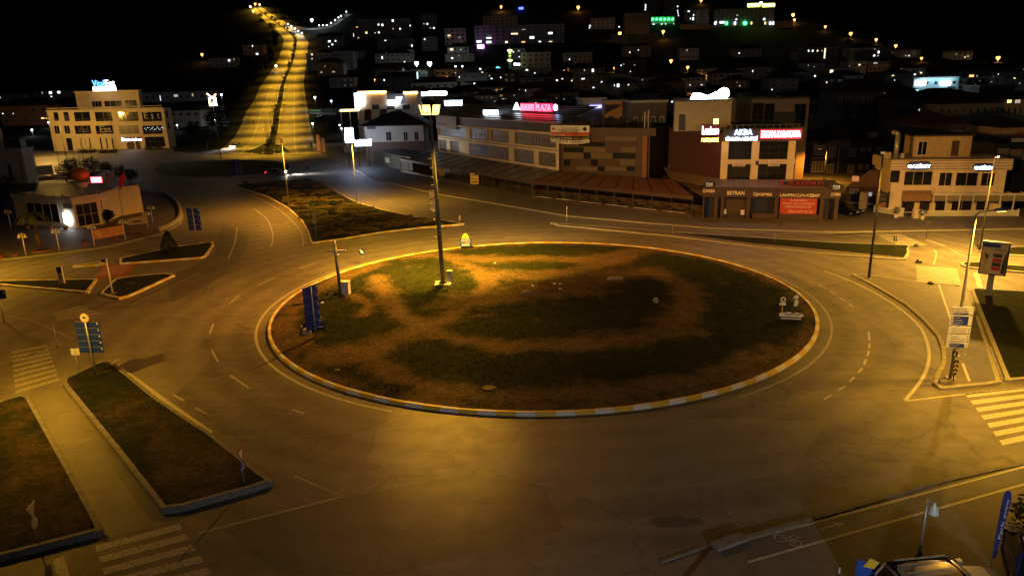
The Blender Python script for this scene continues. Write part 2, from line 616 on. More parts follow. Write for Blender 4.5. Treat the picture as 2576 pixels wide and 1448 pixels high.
# ------------------------------------------------------------------ roundabout island
PATHS = [([(980, 652), (1100, 647), (1200, 660), (1330, 655), (1450, 660), (1540, 645), (1620, 632)], 1.7),
         ([(950, 700), (985, 765), (1010, 803), (1060, 830), (1120, 815), (1180, 770), (1230, 720), (1200, 685), (1150, 665)], 1.1),
         ([(1240, 700), (1330, 705), (1450, 690), (1540, 668), (1625, 633)], 1.9),
         ([(1170, 770), (1300, 752), (1400, 735), (1480, 718), (1540, 695)], 2.8),
         ([(1060, 830), (960, 880), (850, 915), (760, 880), (700, 830), (740, 770), (830, 715), (960, 665)], 1.4),
         ([(1540, 700), (1640, 690), (1710, 720), (1740, 770), (1700, 835), (1600, 865), (1450, 872)], 1.6),
         ([(1450, 872), (1300, 885), (1150, 862), (1060, 835)], 1.3),
         ([(860, 880), (940, 915), (1000, 960), (1200, 1000), (1500, 1000), (1760, 965), (1940, 890)], 1.2),
         ([(890, 750), (930, 772), (915, 800)], .6)]
PATHS = [([G(*p) for p in pl], w) for pl, w in PATHS]
def island_dirt(x, y):
    r = math.hypot(x - ISL_C.x, y - ISL_C.y)
    d = max(0.0, min(1, (r - ISL_R + 2.4) / 1.6)) * 0.85
    for pl, w in PATHS:
        q = line_d(x, y, pl)
        d = max(d, min(1.0, max(0, 1.2 - 0.66 * q / w)))
    k = noise.noise(Vector((x * .33, y * .33, 4))) + .7 * noise.noise(Vector((x * .9, y * .9, 7)))
    return max(0, min(1, d * 0.72 + .42 * k * (1.1 - .6 * d)))
circ = [ISL_C + Vector((math.cos(a), math.sin(a))) * ISL_R for a in [2 * math.pi * i / 140 for i in range(140)]]
def mound(x, y):
    r = math.hypot(x - ISL_C.x, y - ISL_C.y) / ISL_R
    e = max(0, min(1, (1 - r) * 8))
    return 0.17 + e * (0.55 * (1 - r * r) * 0.35 + 0.07 * noise.noise(Vector((x * .3, y * .3, 1))) + 0.06 * noise.noise(Vector((x * 1.1, y * 1.1, 5))) + 0.035 * noise.noise(Vector((x * 2.7, y * 2.7, 9))))
isl = cdt_mesh('roundabout_island', shrink(circ, 0.24), 0.6, mound, TURF, island_dirt)
tag(isl, 'large round traffic island of patchy grass and bare soil with painted kerb', None, kind='structure')
kerb(isl, circ, 0.24, [KWHITE, KYEL], True, 1.12)

# grass blades and clods scattered on the island
def blades(name, label, poly_test, bbox, n, zf, m, dirt=None, hgt=(.05, .13), seed=1):
    rnd = random.Random(seed)
    mb = MB()
    c = 0
    while c < n:
        x, y = rnd.uniform(bbox[0], bbox[1]), rnd.uniform(bbox[2], bbox[3])
        if not poly_test(x, y):
            c += 0.3
            continue
        c += 1
        if dirt and dirt(x, y) > 0.25 + rnd.random() * 0.35:
            continue
        z = zf(x, y) - 0.01
        a = rnd.uniform(0, math.pi)
        w, hh = rnd.uniform(.02, .05), rnd.uniform(*hgt)
        k = len(mb.v)
        ca, sa = math.cos(a) * w, math.sin(a) * w
        mb.v += [(x - ca, y - sa, z), (x + ca, y + sa, z), (x + rnd.uniform(-.06, .06), y + rnd.uniform(-.06, .06), z + hh)]
        mb.f.append((k, k + 1, k + 2))
    return tag(mb.build(name, m), label, 'grass', kind='stuff')
GRASSM = mat('grass blade', (0.024, 0.032, 0.01), 0.9, var=0.5, scale=0.6, spec=0.15)
in_isl = lambda x, y: math.hypot(x - ISL_C.x, y - ISL_C.y) < ISL_R - .4
blades('grass', 'short dark grass growing in patches on the roundabout', in_isl, (ISL_C.x - ISL_R, ISL_C.x + ISL_R, ISL_C.y - ISL_R, ISL_C.y + ISL_R), 60000, mound, GRASSM, island_dirt)
clm = MB()
rnd = random.Random(3)
while len(clm.f) < 9000:
    x, y = ISL_C.x + rnd.uniform(-ISL_R, ISL_R), ISL_C.y + rnd.uniform(-ISL_R, ISL_R)
    if not in_isl(x, y) or island_dirt(x, y) < .35:
        continue
    r = rnd.uniform(.02, .07) * (1.6 if rnd.random() < .06 else 1)
    k = len(clm.v)
    z = mound(x, y)
    clm.v += [(x + r * rnd.uniform(.6, 1.2), y, z), (x, y + r * rnd.uniform(.6, 1.2), z), (x - r * rnd.uniform(.6, 1.2), y, z), (x, y - r * rnd.uniform(.6, 1.2), z), (x + rnd.uniform(-.3, .3) * r, y, z + r * rnd.uniform(.5, 1))]
    clm.f += [(k, k + 1, k + 4), (k + 1, k + 2, k + 4), (k + 2, k + 3, k + 4), (k + 3, k, k + 4)]
tag(clm.build('gravel', mat('soil clods', (0.13, 0.085, 0.045), 0.95, var=0.6, scale=2)), 'clods and small stones lying on the bare soil paths', 'gravel', kind='stuff')

# ------------------------------------------------------------------ other islands and pavements
tri_pts = [(585, 468), (632, 484), (671, 496), (724, 526), (758, 558), (774, 589), (781, 614), (856, 604), (956, 587), (1066, 574), (1171, 566), (1119, 556), (1053, 549), (974, 532), (900, 511), (861, 491), (803, 458), (778, 450), (700, 455)]
tri, tri_pl, tri_z = island('planted_island', 'triangular traffic island planted with lavender rows', tri_pts, 0.18, LAWN, [KWHITE, KYEL], 1.0, lambda x, y: 0.05, sm=False)
oval, oval_pl, oval_z = island('oval_island', 'small oval lawn island in front of the hill road', [(383, 428), (400, 415), (450, 408), (560, 404), (660, 403), (715, 410), (735, 420), (725, 430), (690, 437), (640, 442), (560, 447), (470, 447), (410, 441), (386, 434)], 0.18, LAWN, [CONC], 1.6)
island('splitter_island', 'dark splitter island at the foot of the hill road', [(606, 385), (638, 376), (674, 352), (684, 334), (700, 334), (707, 360), (722, 375), (733, 386), (660, 389)], 0.16, FIELD, [CONC], 2.0, sm=False)
cone_isl, _, cone_z = island('cypress_island', 'narrow kerbed island with the clipped cypress', [(300, 652), (447, 622), (537, 610), (539, 618), (517, 650), (400, 659), (301, 666)], 0.18, LAWN, [KWHITE, KYEL], 1.0, sm=False)
island('sliver_island', 'tiny kerbed sliver beside the red crossing', [(182, 670), (260, 660), (268, 667), (184, 674)], 0.16, PAVE, [KWHITE, KYEL], 1.0, sm=False)
island('camera_post_island', 'triangular kerbed island with manhole and camera post', [(250, 742), (292, 702), (410, 690), (446, 693), (321, 750), (300, 754)], 0.18, LAWN, [KYEL, KWHITE], 1.0, sm=False)
island('sign_pillar_island', 'long kerbed strip with the slim advertising pillar', [(-160, 712), (0, 709), (247, 704), (222, 739), (0, 719), (-160, 717)], 0.18, LAWN, [KYEL, KWHITE], 1.0, sm=False)
plC = [(152, 966), (252, 918), (280, 911), (298, 928), (395, 1007), (424, 1026), (500, 1078), (523, 1091), (671, 1208), (694, 1222), (412, 1300), (294, 1145)]
dirtC = lambda x, y: 0.2 + 0.55 * max(0, noise.noise(Vector((x * .16, y * .16, 2)))) + 0.25 * max(0, noise.noise(Vector((x * .5, y * .5, 6))))
bedC, bedC_pl, bedC_z = island('planting_bed', 'raised grass bed with a blue direction sign at its tip', plC, 0.3, TURF, [DCONC], 0.7, dirtC, sm=False)
bedD, bedD_pl, bedD_z = island('planting_bed', 'raised bed of bare soil and grass in the bottom left corner', [(-260, 1120), (0, 1019), (72, 997), (178, 1184), (267, 1345), (0, 1414), (-200, 1462)], 0.3, TURF, [DCONC], 0.7, lambda x, y: dirtC(x + 7, y), sm=False)
e_pts = [(2141, 693), (2180, 711), (2230, 740), (2279, 770), (2322, 809), (2355, 846), (2368, 879), (2368, 918), (2353, 941), (2346, 967), (2361, 982), (2424, 976), (2519, 967), (2440, 730), (2418, 720), (2306, 710), (2200, 696), (2154, 690)]
island('footway_island', 'paved footway island with cycle path below the sign pole', e_pts, 0.14, PAVE, [CONC], 1.4, bumpy=0.0, sm=False)
bk = flat('cycle_path', [(2357, 721), (2418, 724), (2440, 735), (2515, 962), (2438, 968), (2400, 830)], 0.128, BIKE)
tag(bk, 'cycle path running down the footway', None, kind='structure')
island('verge', 'dark grass verge under the billboard', [(2438, 727), (2576, 735), (2750, 745), (2750, 945), (2530, 961)], 0.16, TURF, [CONC], 1.2, sm=False)
island('verge', 'grass strip behind the upper cycle path', [(2490, 642), (2760, 655), (2760, 628), (2560, 622), (2490, 630)], 0.16, TURF, [CONC], 1.2, sm=False)
island('verge', 'rounded grass strip between cycle path and side road', [(2412, 668), (2416, 661), (2440, 660), (2576, 672), (2760, 684), (2760, 702), (2576, 688), (2440, 676)], 0.16, TURF, [CONC], 1.2, sm=False)
island('long_median', 'long median with grass between the two roads', [(1386, 562), (1552, 574), (1697, 585), (1897, 598), (2096, 612), (2286, 618), (2288, 640), (2277, 656), (2096, 643), (1897, 622), (1690, 596), (1552, 583), (1400, 568)], 0.16, PAVE, [CONC], 1.6, bumpy=0, sm=False)
tag(flat('median_grass', [(1697, 589), (1897, 601), (2096, 614), (2284, 621), (2277, 651), (2096, 633), (1897, 615)], 0.155, TURF), 'dark grass on the long median', None, kind='structure')
cw0 = [(2700, 1134), (2576, 1164), (2369, 1211), (2118, 1283), (1885, 1350), (1800, 1373)]
cw = [Vector(G(*p)[:2]) for p in cw0]
fw = cdt_mesh('footway', cw + [Vector((G(1700, 1500))[:2]), Vector((60, 16)), Vector((60, G(2700, 1134).y))], 1.5, lambda x, y: 0.12, PAVE)
tag(fw, 'grey footway with cycle lane in the bottom right corner', None, kind='structure')
kerb(fw, cw, 0.17, [DCONC], False, 1.05, out=1)
tag(flat('cycle_lane', [(1860, 1375), (2118, 1300), (2369, 1232), (2700, 1146), (2700, 1188), (2400, 1262), (2118, 1350), (1885, 1418)], 0.126, BIKE), 'cycle lane along the footway', None, kind='structure')
for a, b in (((1856, 1371), (2700, 1146)), ((1881, 1420), (2700, 1188))):
    ribbon([G(*a), G(*b)], 0.13, 0.131).build('lane_line', WPAINT, fw)
# arrow and bicycle painted on the cycle lane
def lane_frame(px, py, qx, qy):
    a, b = Vector(G(px, py)[:2]), Vector(G(qx, qy)[:2])
    u = (b - a).normalized()
    return a, u, Vector((-u.y, u.x))
a_, u_, v_ = lane_frame(2062, 1337, 2115, 1323)
L_ = 1.25
def onlane(o, u, v, pts, z=0.131):
    return [(o + u * p[0] + v * p[1]).to_3d() + Vector((0, 0, z)) for p in pts]
mb = MB()
mb.v = onlane(a_, u_, v_, [(0, -.05), (.8, -.05), (.8, -.16), (1.3, 0), (.8, .16), (.8, .05), (0, .05)]); mb.f = [tuple(range(7))]
mb.build('lane_arrow', WPAINT2, fw)
a_, u_, v_ = lane_frame(1962, 1368, 2012, 1354)
mb = MB()
for cx_, cy_ in ((0.15, .18), (.5, -.28)):
    for i in range(14):
        t0, t1 = 2 * math.pi * i / 14, 2 * math.pi * (i + 1) / 14
        q = onlane(a_, u_, v_, [(cx_ + r * math.cos(t), cy_ + r * math.sin(t)) for r, t in ((.2, t0), (.2, t1), (.26, t1), (.26, t0))])
        mb.quad(*q)
for p, q in (((.15, .18), (.45, .12)), ((.45, .12), (.5, -.28)), ((.45, .12), (.9, .05)), ((.9, .05), (.5, -.28)), ((.7, .2), (.95, -.1))):
    d = Vector((q[0] - p[0], q[1] - p[1])).normalized() * .03
    mb.quad(*onlane(a_, u_, v_, [(p[0] - d.y, p[1] + d.x), (p[0] + d.y, p[1] - d.x), (q[0] + d.y, q[1] - d.x), (q[0] - d.y, q[1] + d.x)]))
mb.build('bicycle_marking', WPAINT2, fw)
# dropped edge and broken kerb block at the end of the footway
kb = MB()
for a, b, w in (((1795, 1385), (1872, 1358), .5), ((1662, 1414), (1772, 1376), .12)):
    a, b = G(*a), G(*b)
    d = (b - a).normalized()
    q = Vector((-d.y, d.x, 0)) * w / 2
    kb.prism([a - q, b - q, b + q, a + q], 0, .26 if w > .3 else .05)
kb.build('kerb_block', DCONC, fw)

plz_pts = [(-330, 700), (0, 656), (253, 626), (287, 619), (408, 589), (455, 565), (463, 544), (453, 513), (431, 494), (381, 484), (300, 470), (200, 462), (-330, 475)]
island('plaza', 'brown paved forecourt around the corner restaurant', plz_pts, 0.13, PLAZA, [CONC], 2.2, bumpy=0, sm=False)
sp = [(797, 385), (821, 400), (872, 418), (950, 455), (1100, 490), (1206, 507), (1428, 545), (1621, 562), (1793, 576), (2096, 586), (2600, 577)]
spw = [Vector(G(*p)[:2]) for p in sp]
shop = cdt_mesh('pavement', spw + [Vector((150, spw[-1].y)), Vector((150, 246)), Vector((spw[0].x, 246))], 5, lambda x, y: 0.13, PAVE)
tag(shop, 'pavement in front of the row of shops', None, kind='structure')
kerb(shop, spw, 0.15, [CONC], False, 1.1, out=1)
tag(flat('yard', [(436, 381), (520, 384), (562, 377), (592, 352), (640, 296), (560, 300), (436, 330)], 0.1, FIELD), 'dark grass yard beside the hill road', None, kind='structure')
ribbon(smooth_line(GP([(872, 430), (960, 464), (1100, 497), (1206, 514), (1428, 551), (1621, 568), (1793, 581), (2096, 591), (2600, 583)])), .12, .004).build('edge_line', WPAINT2, road)

# ------------------------------------------------------------------ road markings
def line(pts, w=0.14, m=WPAINT, name='lane_line', sm=True, z=0.008):
    q = [Vector(p[:2]) for p in GP(pts)]
    return ribbon(smooth_line(q) if sm and len(q) > 2 else q, w, z).build(name, m, road)
def arc(r, a0, a1, w, m, name, n=60):
    ribbon([ISL_C + Vector((math.cos(math.radians(a0 + (a1 - a0) * i / n)), math.sin(math.radians(a0 + (a1 - a0) * i / n)))) * r for i in range(n + 1)], w, 0.008).build(name, m, road)
arc(ISL_R + 0.85, 132, 246, .2, WPAINT, 'edge_line')
arc(ISL_R + 0.85, -62, 22, .16, WPAINT2, 'edge_line')
R0 = lambda cx, cy: (2032.4 + cx * .32889, 539.8 + cy * .32889)
line([(637, 525), (672, 548), (686, 582), (687, 602), (682, 620)], .16)
line([(596, 572), (594, 600), (584, 630), (574, 651)], .16)
for a, b in [((567, 496), (587, 502)), ((603, 508), (622, 516)), ((752, 675), (797, 661)), ((649, 717), (691, 699)), ((575, 765), (602, 743)), ((1000, 617), (1060, 608)), ((1127, 602), (1190, 598)), ((579, 943), (625, 975)), ((527, 840), (537, 813)), ((532, 880), (549, 910)), ((1270, 597), (1335, 594)), ((920, 488), (945, 497)), ((960, 502), (985, 510)), ((1010, 518), (1040, 526)), ((435, 992), (462, 1007)), ((490, 1025), (520, 1040)), ((735, 1030), (765, 1039))]:
    line([a, b], .13, WPAINT if b[0] != 520 else WPAINT2, 'lane_dash')
for a, b in [((0, 508), (50, 525)), ((85, 540), (140, 565)), ((170, 585), (215, 610)), ((240, 635), (290, 662)), ((310, 680), (345, 708)), ((465, 895), (470, 960)), ((470, 985), (471, 1020)), ((465, 1040), (455, 1080)), ((445, 1105), (430, 1145)), ((415, 1175), (385, 1205)), ((355, 1240), (320, 1275)), ((285, 1310), (235, 1340)), ((180, 1380), (120, 1410))]:
    line([R0(*a), R0(*b)], .14, WPAINT, 'lane_dash')
line([R0(*p) for p in [(120, 430), (260, 480), (370, 525), (500, 590), (610, 655), (700, 715), (800, 795), (880, 885), (915, 980), (932, 1080), (910, 1190), (850, 1295), (740, 1422)]], .2, name='edge_line')
line([R0(*p) for p in [(740, 1424), (1190, 1372), (1800, 1308)]], .16, name='stop_line')
line([R0(*p) for p in [(1000, 545), (1110, 880), (1160, 1040)]], .16, z=.146, sm=False)
line([R0(*p) for p in [(1180, 1150), (1232, 1290)]], .16, z=.146, sm=False)
line([(781, 452), (820, 475), (866, 500), (905, 519), (980, 540), (1055, 557), (1125, 564), (1180, 572)], .12, name='edge_line', m=WPAINT2)
line([(540, 470), (600, 480), (655, 500), (710, 532), (745, 565), (763, 595), (762, 620)], .13, name='edge_line')
line([(764, 624), (900, 604), (1066, 583), (1165, 574)], .1, name='edge_line')
line([(298, 929), (300, 903), (154, 968)], .14, name='edge_line', sm=False)
line([(302, 925), (430, 1018), (530, 1088)], .3, name='edge_line', sm=False, m=WPAINT)
line([(500, 1340), (862, 1248), (740, 1196)], .14, name='stop_line', sm=False, m=WPAINT2)
line([(250, 752), (324, 770), (505, 686)], .12, name='edge_line', sm=False, m=WPAINT2)
line([(0, 917), (186, 853), (80, 806), (0, 790)], .12, name='edge_line', sm=False, m=WPAINT2)
line([R0(*p) for p in [(960, 265), (985, 290), (980, 330), (960, 385)]], .12)
line([R0(*p) for p in [(1085, 260), (1150, 300), (1230, 322), (1500, 345)]], .12)
line([R0(*p) for p in [(905, 192), (1050, 240)]], .35, name='stop_line', sm=False)
line([R0(*p) for p in [(1285, 445), (1320, 560)]], .4, name='stop_line', sm=False)
def crosswalk(tl, tr, br, bl, n, m=WPAINT, duty=.55):
    a, b, c, d = [Vector(G(*p)[:2]) for p in (tl, tr, br, bl)]
    for i in range(n):
        t0, t1 = i / n, (i + duty) / n
        q = [a.lerp(d, t0), b.lerp(c, t0), b.lerp(c, t1), a.lerp(d, t1)]
        mb = MB()
        mb.v = [(p.x, p.y, .008) for p in q]
        mb.f = [(3, 2, 1, 0)]
        mb.build('crosswalk_stripe', m, road)
crosswalk((28, 884), (118, 867), (152, 962), (40, 996), 9, WPAINT2)
crosswalk((239, 1372), (452, 1316), (560, 1490), (300, 1560), 6, WPAINT2)
crosswalk((2428, 990), (2640, 968), (2790, 1070), (2530, 1130), 7)
crosswalk((2305, 668), (2407, 676), (2419, 720), (2307, 710), 9)
crosswalk((2205, 591), (2267, 589), (2337, 618), (2264, 620), 8)
crosswalk((130, 790), (200, 770), (262, 790), (150, 808), 4, WPAINT2)
mb = MB()
q = GP([(133, 1406), (160, 1398), (178, 1455), (145, 1455)])
mb.v = [(p.x, p.y, .008) for p in q]; mb.f = [(3, 2, 1, 0)]
mb.build('stop_line', WPAINT2, road)
REDP = mat('red crossing paint', (0.3, 0.06, 0.045), 0.7, var=.3)
flat('red_crossing', [(238, 700), (262, 666), (345, 660), (320, 694)], .006, REDP, road)
crosswalk((262, 672), (330, 667), (310, 690), (240, 695), 5, WPAINT2, .4)
# tar and damp stains
STAIN = mat('tar stain', (0.075, 0.066, 0.06), 0.5, var=.3)
for si, (c, rx, ry) in enumerate((((1685, 1312), 1.0, .5), ((1745, 1310), .5, .3), ((2080, 592), 4, .35), ((2150, 588), 3, .4), ((2350, 583), 2.5, .3), ((2170, 598), 5, .3))):
    p = G(*c)
    mb = MB()
    k = 16
    mb.v = [(p.x + rx * math.cos(2 * math.pi * i / k) * random.uniform(.7, 1.1), p.y + ry * math.sin(2 * math.pi * i / k) * random.uniform(.6, 1.1), .005 + .0005 * si) for i in range(k)]
    mb.f = [tuple(range(k))]
    mb.build('stain', STAIN, road)

# ------------------------------------------------------------------ road climbing the hill
def hill_pts(L):
    return [G(*p) for p in L]
EL = hill_pts([(545, 388), (560, 371), (590, 346), (618, 284), (653, 222), (688, 172), (710, 123), (715, 99), (695, 76), (665, 54), (638, 32), (628, 16)])
ER = hill_pts([(812, 390), (800, 373), (788, 350), (776, 283), (764, 209), (769, 172), (774, 128), (776, 106), (757, 84), (720, 59), (678, 33), (655, 16)])
def resamp3(L, n):
    d = [0]
    for a, b in zip(L, L[1:]):
        d.append(d[-1] + (b - a).length)
    out = []
    for i in range(n):
        t = d[-1] * i / (n - 1)
        out.append(Vector([np.interp(t, d, [p[k] for p in L]) for k in range(3)]))
    return out
NR = 90
EL3, ER3 = resamp3(EL, NR), resamp3(ER, NR)
hr = MB()
def lift(p, dz):
    return (p.x, p.y, H(p.y) + dz)
for i in range(NR):
    for t in range(7):
        hr.v.append(lift(EL3[i].lerp(ER3[i], t / 6), .12))
for i in range(NR - 1):
    for t in range(6):
        k = i * 7 + t
        hr.f.append((k, k + 1, k + 8, k + 7))
hill_road = tag(hr.build('hill_road', ASPH3), 'wide lamplit dual carriageway climbing the hill', None, kind='structure')
def strip3(name, f0, f1, dz, m, i0=0, i1=NR, parent=hill_road):
    mb = MB()
    for i in range(i0, i1):
        mb.v += [lift(EL3[i].lerp(ER3[i], f0), dz), lift(EL3[i].lerp(ER3[i], f1), dz)]
    for i in range(i1 - i0 - 1):
        k = 2 * i
        mb.f.append((k, k + 1, k + 3, k + 2))
    return mb.build(name, m, parent)
strip3('median', .455, .545, .3, FIELD)
for fr in (.03, .245, .445, .555, .77, .97):
    strip3('edge_line', fr - .0035, fr + .0035, .14, WPAINT, 0, 45)
for fr in (.145, .345, .655, .87):
    for i in range(0, 44, 3):
        strip3('lane_dash', fr - .003, fr + .003, .14, WPAINT, i, i + 2)
# ------------------------------------------------------------------ metals, glass, signs
STEEL = mat('galvanised steel', (0.42, 0.42, 0.41), 0.45, 0.6, var=.2, scale=4)
DSTEEL = mat('dark painted steel', (0.045, 0.045, 0.047), 0.5, 0.3, var=.2, scale=4)
POLEG = mat('grey pole paint', (0.16, 0.16, 0.155), 0.5, 0.2, var=.2, scale=3)
WHITE = mat('white paint', (0.75, 0.74, 0.72), 0.5, var=.08)
BLACK = mat('black plastic', (0.02, 0.02, 0.022), 0.4, var=.2)
BLUE = mat('blue sign sheeting', (0.012, 0.04, 0.36), 0.4, var=.12, scale=2)
SIGNW = mat('white sign sheeting', (0.72, 0.72, 0.7), 0.45, var=.08)
SIGNR = mat('red sign sheeting', (0.45, 0.02, 0.02), 0.45, var=.1)
SIGNY = mat('yellow sign sheeting', (0.7, 0.5, 0.05), 0.45, var=.1)
GREYB = mat('grey sign back', (0.4, 0.39, 0.37), 0.5, .3, var=.15)
SOD = (1.0, 0.4, 0.034)
SODY = (1.0, 0.49, 0.032)
SODW = (1.0, 0.52, 0.13)
G_SOD = glow('sodium lens', (1.0, 0.42, 0.09), 4)
G_SODB = glow('sodium lens bright', (1.0, 0.62, 0.14), 5)
G_DIM = glow('sodium lens seen edge on', (1.0, 0.6, 0.2), 3)
G_LED = glow('white lamp lens', (0.75, 0.9, 1.0), 10)
def spot(parent, loc, power, color, size=150, blend=.7, aim=None, soft=.2):
    li = bpy.data.lights.new('lamp_light', 'SPOT')
    li.energy = power
    li.color = color
    li.spot_size = math.radians(size)
    li.spot_blend = blend
    li.shadow_soft_size = soft
    o = bpy.data.objects.new('lamp_light', li)
    COL.objects.link(o)
    o.parent = parent
    o.location = loc
    if aim is not None:
        o.rotation_euler = (Vector(aim) - Vector(loc)).to_track_quat('-Z', 'Y').to_euler()
    return o
def point(parent, loc, power, color, soft=.25):
    li = bpy.data.lights.new('lamp_light', 'POINT')
    li.energy = power
    li.color = color
    li.shadow_soft_size = soft
    o = bpy.data.objects.new('lamp_light', li)
    COL.objects.link(o)
    o.parent = parent
    o.location = loc
    return o
def street_lamp(label, base, height, arm, power, color=SOD, pole=POLEG, lens=None, r=.09, size=166, group=None, two=False, tilt=.12, blend=.7):
    """column with a curved arm; arm = (dx, dy) of the lantern from the column"""
    t = thing('street_lamp', label, 'street lamp', base, 0, group)
    MB().box(-.2, .2, -.2, .2, 0, .05).build('base_plate', STEEL, t)
    MB().tube((0, 0, 0), (0, 0, height), r, r * .55, 8).build('pole', pole, t, True)
    for s in ((1, -1) if two else (1,)):
        ax, ay = arm[0] * s, arm[1] * s
        L = math.hypot(ax, ay)
        ux, uy = ax / max(L, 1e-6), ay / max(L, 1e-6)
        pts = [(0, 0, height - .05), (ax * .15, ay * .15, height + .14), (ax * .9, ay * .9, height + .22 + tilt * L * .5)]
        MB().path(pts, r * .42, 6).build('arm', pole, t, True)
        hx, hy, hz = pts[-1]
        q = Vector((-uy, ux, 0)) * .16
        d = Vector((ux, uy, tilt)) * .8
        o = Vector((hx, hy, hz))
        hd = MB()
        prof = [(0, .5, .0), (.25, 1, .09), (.7, 1, .1), (1, .55, .03)]
        for f, w, hh in prof:
            c = o + d * f
            hd.v += [tuple(c - q * w + Vector((0, 0, -.05))), tuple(c + q * w + Vector((0, 0, -.05))), tuple(c + q * w * .7 + Vector((0, 0, hh))), tuple(c - q * w * .7 + Vector((0, 0, hh)))]
        for i in range(3):
            for j in range(4):
                hd.f.append((i * 4 + j, i * 4 + (j + 1) % 4, i * 4 + 4 + (j + 1) % 4, i * 4 + 4 + j))
        hd.f += [(3, 2, 1, 0), (12, 13, 14, 15)]
        h = hd.build('lamp_head', STEEL, t)
        c0, c1 = o + d * .28, o + d * .92
        z = Vector((0, 0, -.09))
        MB().quad(c0 - q * .8 + z, c1 - q * .5 + z, c1 + q * .5 + z, c0 + q * .8 + z).build('lens', lens or G_DIM, h)
        if power:
            c = o + d * .6
            spot(t, (c.x, c.y, c.z - .2), power, color, size, blend)
    return t
def hgt(base, px, py):
    return at_y(px, py, base.y).z - base.z
# tall mast on the roundabout
mb_ = G(1115, 714, .3)
mh = hgt(mb_, 1090, 287)
mast = thing('lighting_mast', 'tall lit lighting mast with climbing rungs in the middle of the roundabout', 'lighting mast', mb_)
MB().box(-.75, .75, -.75, .75, -.25, .12).build('plinth', CONC, mast)
MB().tube((0, 0, .12), (0, 0, .2), .42, .42, 12).build('base_flange', DSTEEL, mast)
MB().tube((0, 0, .12), (-.35, 0, mh), .23, .12, 12).build('pole', POLEG, mast, True)
for i in range(26):
    z = 4.5 + i * (mh - 5.2) / 26
    x = -.35 * z / mh
    s = 1 if i % 2 else -1
    MB().tube((x, 0, z), (x + s * .42, -.05, z), .014, .014, 5).build('rung', DSTEEL, mast)
rg = MB()
for i in range(16):
    a, b = 2 * math.pi * i / 16, 2 * math.pi * (i + 1) / 16
    rg.tube((-.35 + .75 * math.cos(a), .75 * math.sin(a), mh + .15), (-.35 + .75 * math.cos(b), .75 * math.sin(b), mh + .15), .05, .05, 5)
for i in range(4):
    a = math.pi / 2 * i
    rg.tube((-.35, 0, mh - .05), (-.35 + .75 * math.cos(a), .75 * math.sin(a), mh + .15), .04, .04, 5)
rg.build('crown_ring', DSTEEL, mast)
for i in range(6):
    a = 2 * math.pi * (i + .25) / 6
    ca, sa = math.cos(a), math.sin(a)
    c = Vector((-.35 + .5 * ca, .5 * sa, mh + .45))
    u = Vector((-sa, ca, 0)) * .36
    f = Vector((ca * .97, sa * .97, -.22))
    w = u.cross(f).normalized() * .42
    fl = MB()
    for k, sc in ((0, .55), (.3, 1)):
        for su, sw in ((-1, -1), (1, -1), (1, 1), (-1, 1)):
            fl.v.append(tuple(c + f * k + u * su * sc + w * sw * sc))
    fl.f = [(0, 1, 2, 3), (0, 4, 5, 1), (1, 5, 6, 2), (2, 6, 7, 3), (3, 7, 4, 0)]
    fo = fl.build('floodlight', DSTEEL, mast)
    q = [Vector(fl.v[k]) + f * .012 for k in (4, 5, 6, 7)]
    MB().quad(*q).build('lens', G_SODB, fo)
def W(px, py):
    p = G(px, py) - mb_
    return p
def beam(dx, dy, power, col, size, aim):
    spot(mast, (-.35 + dx, dy, mh - .3), power, col, size, 1.0, aim)
beam(.3, 1.3, 140000, SODY, 98, W(1130, 670))
beam(-.3, -1.3, 16000, SODY, 82, W(1080, 800))
beam(0, -1.3, 27000, SODY, 17, W(1130, 1070))
beam(-1.3, 0, 44000, SOD, 100, W(600, 720))
beam(1.3, .2, 8000, SOD, 80, W(1560, 690))
beam(.8, 1.0, 60000, SODW, 66, W(1420, 500))
beam(1.2, .6, 58000, SOD, 70, W(1900, 590))
beam(-.9, -.9, 17000, SOD, 96, W(620, 980))
beam(.9, -.9, 11000, SOD, 90, W(1900, 1080))
cabm = MB().box(.35, .85, .2, .75, -.05, 1.15)
cb = cabm.build('control_box', STEEL, mast)

# street lamps on columns
def lamp_px(label, base, top, head, power, **k):
    b = G(*base)
    b.z += 0.1
    h = hgt(b, *top)
    hx = (at_y(head[0], head[1], b.y) - at_y(top[0], top[1], b.y)).x
    return street_lamp(label, b, h, (hx, k.pop('dy', 0)), power, **k), b, h
lamp_px('street lamp carrying the white direction boards, its lantern lit', (2390, 955), (2460, 540), (2508, 533), 6000, color=SODY, pole=STEEL, lens=G_SODB, tilt=.02, r=.11)
lamp_px('dark tall lamp column at the kerb of the paved footway island', (2185, 702), (2229, 388), (2195, 380), 5000, color=SODY, pole=DSTEEL, r=.12, dy=-2.2, size=140)
ul_, ub_, uh_ = lamp_px('street lamp with long arm beside the upper cycle path', (2464, 633), (2500, 398), (2462, 362), 26000, color=SODY, pole=DSTEEL, dy=-3.0)
point(ul_, (-2.0, -3.6, uh_), 9500, SODW)
lamp_px('thin lit street lamp behind the red restaurant lettering', (2072, 458), (2081, 378), (2070, 371), 5200, lens=G_SOD)
lamp_px('curved-arm lamp in the upper corner of the lavender island', (728, 526), (707, 351), (688, 346), 12500, pole=STEEL, dy=-2)
lamp_px('straight lamp column at the right edge of the lavender island', (898, 511), (888, 357), (903, 350), 15000, color=SODY, pole=STEEL, dy=-1.2)
vl_, vb_, vh_ = lamp_px('glowing street lamp in front of the curved cream building', (165, 392), (157, 300), (140, 284), 0, lens=G_SODB, pole=POLEG, dy=-5)
point(vl_, (-1.5, -6.5, vh_ + .3), 17000, (1.0, .54, .1))
